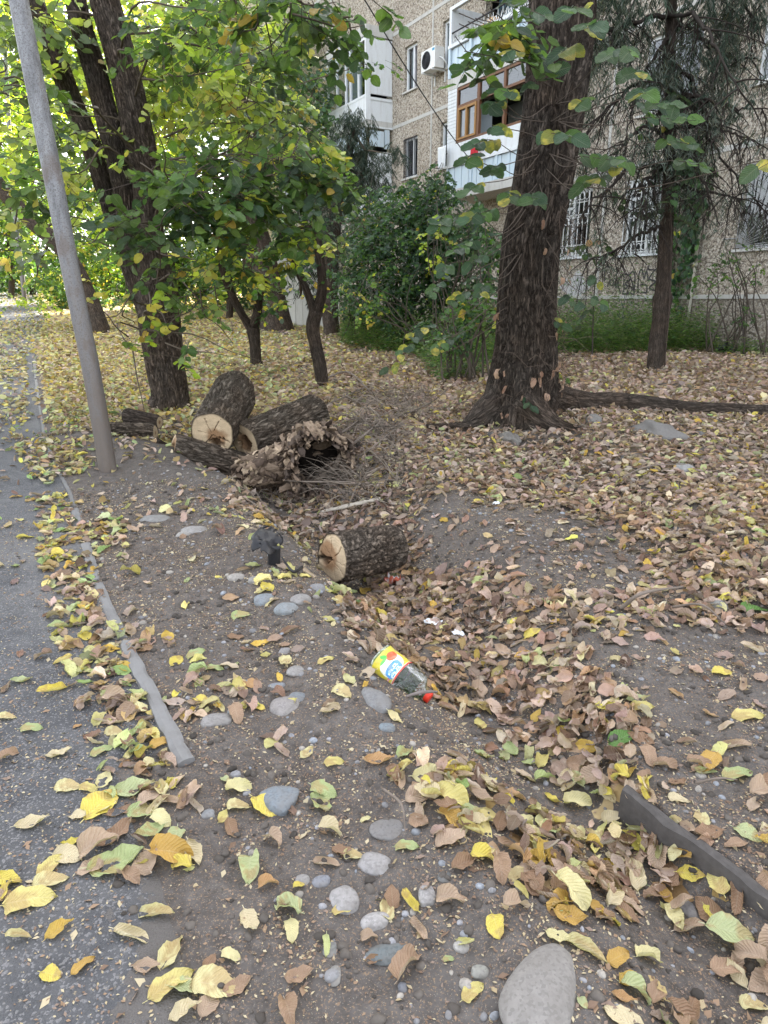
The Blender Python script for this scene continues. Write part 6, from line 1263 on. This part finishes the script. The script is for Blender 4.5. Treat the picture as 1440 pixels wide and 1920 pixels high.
# ---- other trees behind
def small_tree(name, label, trunks, blobs, T=BROAD, seed=0, k=10, amp=.01, mat_='foliage', limbs=True, cl=9, **kw):
    u, v, y, w = trunks[0][0]; bp = PT(u, v, y); bp[2] = hs(bp[0], bp[1]); t_ = tree(name, label, base_=bp)
    for q, L_ in enumerate(trunks): b = MB(); trunk(b, L_, n=36, step=.05, k=k, amp=amp, seed=seed+q, sink=(q == 0)); b.build('trunk', MS['bark'], t_)
    b = MB(); tw = MB(); tops = [q_ for L_ in trunks for q_ in crom(np.array([PT(*l_[:3]) for l_ in L_]), 40)[14::3]]
    for q, (u, v, y, ru, rv, ry, n, sz, mix, gap) in enumerate(blobs):
        C_, Rr = blob(u, v, y, ru, rv, ry); leaves(b, C_, Rr, n, sz, mix, seed*31+q, T=T, gap=gap, tw=tw if sz*1280/y > 7 else None, cl=cl, **kw)
        if limbs: a_ = min(tops, key=lambda h: np.linalg.norm(h-C_)+.25*((h[2]*7.3+q*.37) % 1)); limb(tw, a_, C_, .02+.004*y/4, .006, .03, 6, q+seed)
    b.build('crown', MS[mat_], t_)
    if tw.n: tw.build('branches', MS['twig'], t_)
    return t_
def gy(u, v): return UN(u, v)[1]
y1 = gy(190, 622); small_tree('elm_tree', 'dark trunk leaning far to the left behind the steel pole', [[(192, 628, y1, 34), (172, 570, y1, 32), (140, 500, y1, 30), (100, 450, y1, 28), (55, 410, y1, 28), (0, 350, y1, 26), (-60, 260, y1, 22)]],
    [(120, 480, y1+1, 110, 60, 1.5, 700, .13, midm+[(YL, .6)], .3), (60, 560, y1+2, 60, 25, 1, 200, .1, brt, .3), (180, 400, y1+2, 130, 80, 1.6, 900, .13, brt, .35), (60, 260, y1+1, 140, 110, 1.8, 1100, .13, brt, .35)], seed=40)
y2 = gy(482, 685); small_tree('small_tree', 'small tree whose short trunk splits into a V behind the log pile', [[(480, 686, y2, 20), (478, 650, y2, 19), (474, 615, y2, 24)], [(474, 620, y2, 17), (455, 592, y2, 13), (438, 560, y2, 13), (425, 530, y2, 12), (412, 480, y2, 10), (415, 430, y2, 8)], [(476, 612, y2, 18), (482, 590, y2, 17), (486, 560, y2, 12), (500, 520, y2, 8)]],
    [(430, 470, y2, 70, 50, .7, 300, .09, midm+[(YL, .8)], .3), (500, 540, y2, 60, 50, .6, 220, .085, [(DG, 2), (MG, 1), (YL, 1)], .3), (400, 400, y2+.5, 80, 50, .8, 320, .09, midm, .3)], seed=41)
y3 = gy(598, 722); small_tree('small_tree', 'small tree with a bent wavy trunk right behind the log pile', [[(604, 724, y3, 22), (600, 690, y3, 23), (592, 650, y3, 22), (586, 615, y3, 24), (592, 583, y3, 26)], [(590, 588, y3, 16), (575, 545, y3, 11), (556, 505, y3, 9), (540, 465, y3, 8), (520, 420, y3, 6)], [(594, 585, y3, 18), (604, 540, y3, 16), (598, 470, y3, 13), (585, 400, y3, 11), (575, 330, y3, 8)]],
    [(570, 420, y3+.3, 70, 60, .7, 260, .08, [(DG, 2), (BL, 1)], .35), (620, 460, y3+.4, 50, 70, .6, 140, .07, [(BL, 1), (DG, 1)], .4), (585, 300, y3+.5, 90, 60, .8, 330, .09, midm, .35), (560, 560, y3+.2, 40, 50, .4, 45, .09, [(YL, 1), (MG, 1)], .3)], seed=42)
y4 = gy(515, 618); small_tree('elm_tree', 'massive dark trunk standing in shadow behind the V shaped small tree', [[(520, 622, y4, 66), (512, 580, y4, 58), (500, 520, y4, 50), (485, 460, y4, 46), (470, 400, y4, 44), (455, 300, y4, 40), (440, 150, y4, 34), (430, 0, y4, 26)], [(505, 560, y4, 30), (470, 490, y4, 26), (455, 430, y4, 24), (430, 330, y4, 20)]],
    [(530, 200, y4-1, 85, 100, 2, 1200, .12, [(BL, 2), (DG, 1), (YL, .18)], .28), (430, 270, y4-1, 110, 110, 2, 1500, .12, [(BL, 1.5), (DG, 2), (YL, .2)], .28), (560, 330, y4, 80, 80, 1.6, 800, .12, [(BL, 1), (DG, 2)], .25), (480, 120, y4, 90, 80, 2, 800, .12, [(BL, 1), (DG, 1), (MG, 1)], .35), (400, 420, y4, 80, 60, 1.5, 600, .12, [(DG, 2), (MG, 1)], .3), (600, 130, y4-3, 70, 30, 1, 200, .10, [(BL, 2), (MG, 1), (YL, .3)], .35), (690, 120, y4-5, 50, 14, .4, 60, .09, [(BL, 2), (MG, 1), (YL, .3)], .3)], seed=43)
y5 = 19.; dk = np.array([(.03, .05, .035), (.045, .07, .05), (.06, .075, .05)]); NDL = (TINY[0]*[.28, 1.5, 1], TINY[1])
small_tree('juniper_tree', 'dark juniper with drooping scaly foliage in front of the white glazed balcony', [[(622, 625, y5, 30), (618, 560, y5, 28), (622, 480, y5, 26), (630, 400, y5, 24), (645, 320, y5, 18), (668, 240, y5, 8)]],
    [(665, 250, y5, 45, 55, .8, 3000, .10, [(dk, 1)], .25), (640, 330, y5, 60, 60, .9, 4200, .10, [(dk, 1)], .22), (690, 330, y5, 50, 50, .8, 2300, .10, [(dk, 1)], .3), (735, 290, y5-1, 30, 25, .4, 600, .09, [(dk, 1)], .3), (610, 430, y5, 60, 90, .9, 4200, .10, [(dk*.8, 1)], .25), (590, 520, y5+.5, 60, 60, .6, 1800, .10, [(dk*.7, 1)], .3)], T=NDL, seed=44, mat_='needle', up=.2, droop=1.3, cl=14, spread=.8)
# ---- shrubs
def shrub(label, stems, blobs, seed, T=BROAD, mat_='foliage'):
    u, v, y = stems; bp = PT(u, v, y); bp[2] = hs(bp[0], bp[1]); s_ = tree('shrub', label, 'shrub', base_=bp); b = MB(); tw = MB(); r = np.random.default_rng(seed)
    for q, (u, v, y, ru, rv, ry, n, sz, mix, gap) in enumerate(blobs):
        C_, Rr = blob(u, v, y, ru, rv, ry); leaves(b, C_, Rr, n, sz, mix, seed*17+q, T=T, gap=gap, tw=None, up=.6)
        for e in range(6): limb(tw, bp+r.normal(size=3)*[.3, .2, 0], C_+r.normal(size=3)*Rr*.55, .018, .005, -.05, 5, seed+e+q*9, col=(.09, .075, .06), res=12)
        for e in range(14): a_ = C_+r.normal(size=3)*Rr*.3; limb(tw, a_, a_+r.normal(size=3)*Rr*.6+UZ*Rr[2]*.3, .006, .002, -.02, 4, seed*3+e+q*9, col=(.16, .14, .12), res=7)
    b.build('leaves', MS[mat_], s_); tw.build('stems', MS['twig'], s_)
sh = [(BL, 3), (DG, 2), (MG, .5), (YL, .07)]
shrub('tall dense dark green shrub standing against the facade left of the big elm', (760, 640, 15.5), [(790, 390, 15.5, 80, 60, 1, 3000, .075, sh, .22), (760, 470, 15.3, 110, 90, 1.2, 5200, .075, sh, .2), (850, 480, 15, 90, 90, 1.1, 4000, .075, sh, .2), (820, 345, 15.8, 30, 35, .5, 450, .075, sh, .3), (740, 560, 15, 110, 60, 1, 3000, .075, sh, .22)], 51)
shrub('dark shrub with pale undersides growing left of the tall dense shrub', (680, 640, 16.5), [(690, 420, 16.5, 55, 70, .9, 1900, .08, sh+[(np.array([(.2, .26, .2)]), .5)], .25), (670, 520, 16, 50, 90, .9, 1900, .075, sh, .25)], 52)
shrub('thin yellow-green shrub in the dark gap in front of the tall shrub', (835, 640, 13.5), [(815, 460, 13.5, 30, 60, .4, 170, .08, [(BG, 2), (MG, 1), (YL, .5)], .3), (690, 560, 13.5, 40, 50, .4, 160, .07, [(MG, 2), (YL, .4)], .3), (880, 420, 13.2, 50, 60, .5, 350, .08, sh, .3)], 53)
shrub('low leafy shrub close behind the left side of the big elm', (890, 680, 10.2), [(900, 590, 10.2, 60, 50, .5, 520, .07, [(DG, 2), (MG, 1), (YL, .2)], .3), (840, 620, 10.2, 50, 40, .4, 260, .07, [(DG, 2), (BL, 1), (YL, .3)], .3), (915, 480, 10.5, 30, 70, .4, 240, .085, [(BL, 2), (DG, 1)], .3)], 54)
shrub('sparse thin-stemmed shrub against the wall at the right edge', (1375, 655, 13.2), [(1345, 510, 13.2, 45, 40, .3, 220, .05, [(MG, 2), (DG, 1)], .4), (1400, 490, 13.2, 40, 60, .3, 160, .05, [(MG, 1), (DG, 1)], .4), (1400, 590, 13, 40, 30, .3, 90, .05, [(MG, 1), (DG, 2)], .4)], 55)
# climbing vine on the wall, and bare suckers
vb = FP3(12.2, .1, .4); vine = tree('climbing_vine', 'ivy-like vine climbing the wall beside the drain pipe', 'vine', base_=vb); b = MB(); tw = MB(); r = np.random.default_rng(5)
for q in range(26):
    t0 = r.uniform(11.85, 12.6); z = r.uniform(.5, 2.5); pts = [FP3(t0, .07, z)]; 
    for e in range(5): t0 += r.normal()*.07; z += r.uniform(.3, .6); pts.append(FP3(t0, .06+.04*r.random(), z))
    tube(tw, pts, .005, 4, res=14, col=(.08, .065, .05), cap=False)
    for e in range(26):
        p = crom(np.array(pts), 30)[r.integers(0, 30)]+EF*r.normal()*.06+NF*r.uniform(.02, .12); d = np.array([[0, 0, -1.]])+r.normal(size=(1, 3))*.35; inst(b, BROAD, p[None], basis(d, (NF+r.normal(size=3)*.35)[None]), [r.uniform(.08, .15)], colmix(1, [(BL, 3), (DG, 2), (YL, .05)], r)*1.2)
b.build('leaves', MS['foliage'], vine); tw.build('stems', MS['twig'], vine)
# ---- juniper on the right: thin trunk, drooping dead twigs, dusty foliage
y6 = gy(1230, 692); jb = UN(1230, 690); jun = tree('juniper_tree', 'thin-trunked juniper on the right with a curtain of drooping bare black twigs', base_=jb); b = MB()
Lj = [(1229, 694, y6, 32), (1232, 640, y6, 28), (1238, 600, y6, 27), (1242, 560, y6, 33), (1243, 540, y6, 25), (1248, 460, y6, 23), (1252, 380, y6, 21), (1256, 280, y6, 20), (1258, 200, y6, 20), (1254, 130, y6, 22), (1258, 50, y6, 19), (1262, -60, y6, 16), (1268, -250, y6, 12), (1272, -420, y6, 5)]
trunk(b, Lj, n=48, step=.025, k=8, amp=.006, seed=70); b.build('trunk', MS['bark'], jun)
b = MB(); f = MB(); r = np.random.default_rng(71); blk = (.035, .028, .024)
JL = [(1258, 130, 1330, 260, 1440, 400), (1256, 130, 1150, 200, 1060, 330), (1258, 40, 1350, 80, 1440, 110), (1258, 30, 1150, 60, 1050, 140), (1255, 180, 1320, 190, 1440, 215), (1250, 250, 1190, 250, 1130, 300), (1252, 240, 1330, 240, 1440, 260), (1250, 300, 1170, 330, 1090, 420), (1250, 350, 1330, 345, 1420, 370),
      (1256, 100, 1300, 160, 1340, 250), (1252, 200, 1200, 260, 1140, 400), (1258, -20, 1350, -10, 1440, 40), (1258, -30, 1150, -10, 1080, 60), (1255, 20, 1310, 60, 1380, 180), (1255, 60, 1210, 120, 1180, 250), (1248, 420, 1200, 430, 1130, 480), (1258, -120, 1380, -100, 1500, -20), (1258, -140, 1130, -100, 1000, 0), (1252, 270, 1300, 300, 1350, 420), (1250, 310, 1210, 340, 1180, 450)]
ends = []
for q, (u0, v0, u1, v1, u2, v2) in enumerate(JL):
    dy = r.normal()*.7-.2; pts = np.array([PT(u0, v0, y6), PT(u1, v1, y6+dy*.5), PT(u2, v2, y6+dy)]); C_ = crom(pts, 30)+np.concatenate([np.zeros((1, 3)), np.cumsum(r.normal(size=(29, 3))*.018, 0)])
    tube(b, C_, np.linspace(.032, .008, 30), 6, col=blk); 
    for e in range(15):
        i_ = r.integers(5, 30); a_ = C_[i_]; l = r.uniform(.3, .9); d = np.array([r.normal()*.6, r.normal()*.5, -.35+r.normal()*.25]); d /= np.linalg.norm(d); w = [a_]
        for s in range(5): d = d+[r.normal()*.18, r.normal()*.18, -.16]; d /= np.linalg.norm(d); w.append(w[-1]+d*l/5)
        tube(b, w, np.linspace(.011, .004, 6), 4, col=blk, cap=False)
        for g_ in range(9):
            j = r.integers(1, 6); a2 = w[j]; l2 = r.uniform(.12, .5); d2 = np.array([r.normal()*.5, r.normal()*.5, -.8]); d2 /= np.linalg.norm(d2); w2 = [a2]
            for s in range(3): d2 = d2+[r.normal()*.3, r.normal()*.3, -.1]; d2 /= np.linalg.norm(d2); w2.append(w2[-1]+d2*l2/3)
            tube(b, w2, [.004, .003, .002, .001], 3, col=blk, cap=False); ends.append(w2[-1] if r.random() < .6 else w2[1])
ends = np.array(ends); keep = (vn(ends*1.3, 5) > .42) & (r.random(len(ends)) < np.clip((ends[:, 2]-3.0)*.33+.14, .07, .75)); ends = ends[keep]
for e_ in range(9):
    n = len(ends); d = np.stack([r.normal(size=n)*.5, r.normal(size=n)*.5, -.9+.3*r.normal(size=n)], 1); off = r.normal(size=(n, 3))*.05-UZ*.03*e_
    for w_ in range(3): inst(f, NDL, ends+off+r.normal(size=(n, 3))*.03, basis(d+r.normal(size=(n, 3))*.3, r.normal(size=(n, 3))), r.uniform(.05, .10, n), colmix(n, [(dk*1.2, 3), (np.array([(.10, .10, .05)]), .5)], r))
for q, (u, v, ru, rv, n) in enumerate([(1260, -180, 260, 110, 5000), (1340, -10, 140, 60, 2400), (1140, 0, 110, 60, 1900), (1300, 140, 60, 60, 900), (1340, 200, 50, 70, 700), (1130, 160, 60, 80, 900)]): C_, Rr = blob(u, v, y6, ru, rv, 1.4); leaves(f, C_, Rr, n, .09, [(dk, 3), (dk*1.6, 1)], 600+q, T=NDL, up=.2, droop=1.3, cl=14, spread=.8, twigs=False)
f.build('crown', MS['needle'], jun); b.build('branches', MS['twig'], jun)
# leaf sprays climbing round the juniper trunk
vb = UN(1245, 690); vine = tree('climbing_vine', 'broad-leaved vine hanging round the thin juniper trunk', 'vine', base_=vb); b = MB(); tw = MB()
tube(tw, [PT(1246, 688, y6-.15), PT(1256, 560, y6-.2), PT(1258, 400, y6-.2), PT(1245, 250, y6-.25)], .008, 5, res=40, col=(.08, .06, .05))
for q, (u, v, ru, rv, n) in enumerate([(1245, 225, 30, 50, 40), (1270, 310, 30, 50, 40), (1275, 360, 24, 60, 30), (1260, 440, 14, 50, 14)]): C_, Rr = blob(u, v, y6-.3, ru, rv, .2); leaves(b, C_, Rr, n, .12, [(BL, 3), (DG, 1), (YL, .25)], 650+q, T=HIT, gap=.1, tw=tw)
b.build('leaves', MS['foliagehi'], vine); tw.build('stems', MS['twig'], vine)
# thin suckers between the elm and the wall
for q, (pp, lab) in enumerate([([(1112, 600), (1116, 520), (1125, 440), (1140, 380)], 'thin dark sapling with hanging leaves right of the big elm'), ([(1395, 640), (1385, 560), (1370, 500), (1352, 420)], 'thin bare sapling leaning left in front of the right hand window')]):
    y7 = 12.5 if q == 0 else 12.8; bp = PT(pp[0][0], 655, y7); bp[2] = hs(bp[0], bp[1]); t_ = tree('sapling', lab, 'sapling', base_=bp); b = MB(); tube(b, [bp]+[PT(u, v, y7) for u, v in pp], [.014, .012, .01, .007, .004], 6, res=40, col=(.06, .05, .045)); 
    r = np.random.default_rng(q)
    for e in range(14): a_ = PT(*pp[1+e % 3], y7)+r.normal(size=3)*.1; limb(b, a_, a_+r.normal(size=3)*.4+UZ*.2, .005, .001, 0, 4, e, col=(.06, .05, .045), res=8)
    b.build('stem', MS['twig'], t_)
    if q == 0:
        b = MB()
        for (u, v, n) in ((1095, 570, 12), (1130, 470, 10), (1110, 440, 14), (1140, 400, 14), (1080, 450, 10)): C_, Rr = blob(u, v, y7-.5, 26, 40, .3); leaves(b, C_, Rr, n, .14, [(DG, 2), (BL, 2), (np.array([(.42, .25, .15)]), .7)], u, T=HIT, gap=.1, twigs=False)
        b.build('leaves', MS['foliagehi'], t_)
# ---- weeds at the foot of the wall
mb = MB(); r = np.random.default_rng(88)
for (pl, n, hgt) in [([(1030, 668), (1340, 662), (1340, 640), (1030, 640)], 4600, .95), ([(640, 650), (930, 690), (930, 640), (640, 625)], 4600, .8), ([(820, 720), (920, 700), (920, 660), (780, 670)], 900, .35), ([(1340, 668), (1440, 668), (1440, 652), (1340, 652)], 350, .25)]:
    Pw = [UN(*q) for q in pl]; lo = np.min(Pw, 0); hi = np.max(Pw, 0); poly = [tuple(p[:2]) for p in Pw]; x = r.uniform(lo[0], hi[0], n*3); y = r.uniform(lo[1], hi[1], n*3); k = in_poly(x, y, poly); x, y = x[k][:n], y[k][:n]
    z = H(x, y); hh = hgt*(.4+.9*fb2(x, y, 1.1, 3, 5))*r.uniform(.5, 1.2, len(x))
    hh = hh*(1+.9*(r.random(len(x)) < .25))
    x_, y_, z_, h_ = x, y, z, hh
    for lv in range(9):
        s = (lv+.6)/9; ok = (r.random(len(x_)) < 1.05-.75*s) & (fb2(x_, y_, 1.3, 2, 8) > .3); x, y, z, hh = x_[ok], y_[ok], z_[ok], h_[ok]; m = len(x); a = r.random(m)*6.28; d = np.stack([np.cos(a), np.sin(a), .55-r.random(m)*.7], 1)
        inst(mb, (TINY[0]*[.62, 1, 1], TINY[1]), np.stack([x, y, z+hh*s], -1)+d*.03+r.normal(size=(m, 3))*.05, basis(d, np.stack([r.normal(size=m)*.4, r.normal(size=m)*.4-.2, np.ones(m)], 1)), r.uniform(.05, .11, m), colmix(m, [(MG, 2), (DG, 1.5), (np.array([(.16, .21, .08), (.2, .22, .09)]), 1)], r))
tag(mb.build('weeds', MS['foliage']), 'band of knee-high green weeds growing along the foot of the wall', 'weeds', kind='stuff')
# ---- far posts and trees to the left
for q, (pp, w, lab) in enumerate([([(47, 570), (40, 500), (30, 420), (24, 340), (15, 200), (8, 60)], 7, 'slim grey lamp post far along the left path'),]):
    yq = gy(48, 572); b = MB(); tube(b, [PT(u, v, yq) for u, v in pp], [w/2/FP*yq*1.1]*3+[w/2/FP*yq*.9]*3, 10, res=30); tag(b.build('lamp_post', MS['pole'], loc=PT(48, 572, yq)), lab, 'post')
FT = [(110, 585, 30, 'round bright bush beside the path just right of the slim post', [(110, 535, 30, 45, 40, 1.5, 1500, .16, midm+[(YL, .5)], .25), (150, 560, 29, 60, 30, 1.2, 1200, .14, [(DG, 2), (MG, 1), (YL, .7)], .25)]),
      (20, 568, 42, 'tall sunlit tree at the far end of the path on the left edge', [(10, 460, 42, 60, 60, 2.5, 2600, .24, midm, .2), (20, 350, 42, 90, 90, 3, 4200, .25, midm, .22), (60, 200, 42, 120, 120, 4, 5200, .28, brt, .26), (30, 50, 42, 120, 110, 4, 4200, .28, brt, .3)]),
      (200, 575, 36, 'broad sunlit tree behind the leaning dark trunk', [(180, 480, 36, 90, 60, 2.5, 3800, .2, midm+[(YL, .5)], .2), (170, 350, 36, 110, 90, 3, 4800, .22, midm, .22), (250, 200, 36, 120, 120, 3.4, 5200, .24, brt, .25), (180, 60, 36, 130, 110, 4, 4600, .25, brt, .3)]),
      (330, 575, 32, 'spreading bright tree seen between the triple trunk and the massive dark trunk', [(330, 470, 32, 80, 60, 2, 3200, .18, midm+[(YL, .4)], .22), (340, 340, 32, 90, 90, 2.6, 3800, .19, [(MG, 2), (BG, 1), (DG, 1)], .2), (400, 180, 32, 110, 110, 3, 4200, .2, brt, .27), (360, 40, 32, 110, 90, 3, 3800, .2, brt, .3)]),
      (430, 590, 26, 'low dim tree filling the gap left of the massive dark trunk', [(420, 500, 26, 60, 50, 1.5, 1400, .14, [(DG, 2), (MG, 2), (YL, .5)], .28), (570, 210, 28, 80, 90, 2.4, 2600, .15, [(BL, 2), (DG, 1), (YL, .2)], .25), (470, 60, 30, 110, 90, 2.4, 3200, .17, [(MG, 2), (BG, 1)], .28), (300, 560, 26, 90, 30, 1.2, 700, .12, [(DG, 1), (MG, 1), (YL, .6)], .28)])]
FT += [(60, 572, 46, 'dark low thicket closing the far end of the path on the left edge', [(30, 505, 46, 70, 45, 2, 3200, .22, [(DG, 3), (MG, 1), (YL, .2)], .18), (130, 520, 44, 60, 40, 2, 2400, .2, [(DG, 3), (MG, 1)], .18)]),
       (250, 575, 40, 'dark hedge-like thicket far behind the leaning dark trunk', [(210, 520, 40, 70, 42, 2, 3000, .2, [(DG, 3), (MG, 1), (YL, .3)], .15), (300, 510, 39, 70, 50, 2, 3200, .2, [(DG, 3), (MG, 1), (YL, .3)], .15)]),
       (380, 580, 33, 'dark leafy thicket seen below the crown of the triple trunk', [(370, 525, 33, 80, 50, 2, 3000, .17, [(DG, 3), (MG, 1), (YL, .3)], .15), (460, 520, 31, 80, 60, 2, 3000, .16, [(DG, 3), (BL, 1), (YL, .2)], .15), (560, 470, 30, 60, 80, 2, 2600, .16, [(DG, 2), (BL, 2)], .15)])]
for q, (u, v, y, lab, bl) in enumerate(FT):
    if q == 0: y = gy(105, 578); bl = [(a, b_, y, *c_) for a, b_, _, *c_ in bl]
    small_tree('broadleaf_tree' if q else 'bush', lab, [[(u, v+8, y, 12), (u+2, v-60, y, 10), (u-4, v-160, y, 9), (u+6, v-300, y, 7)]] if q else [[(u, v+6, y, 5), (u+3, v-20, y, 4)]], bl, T=BTINY if y > 30 else BROAD, seed=90+q, mat_='foliage', limbs=(q > 0), twigs=False)
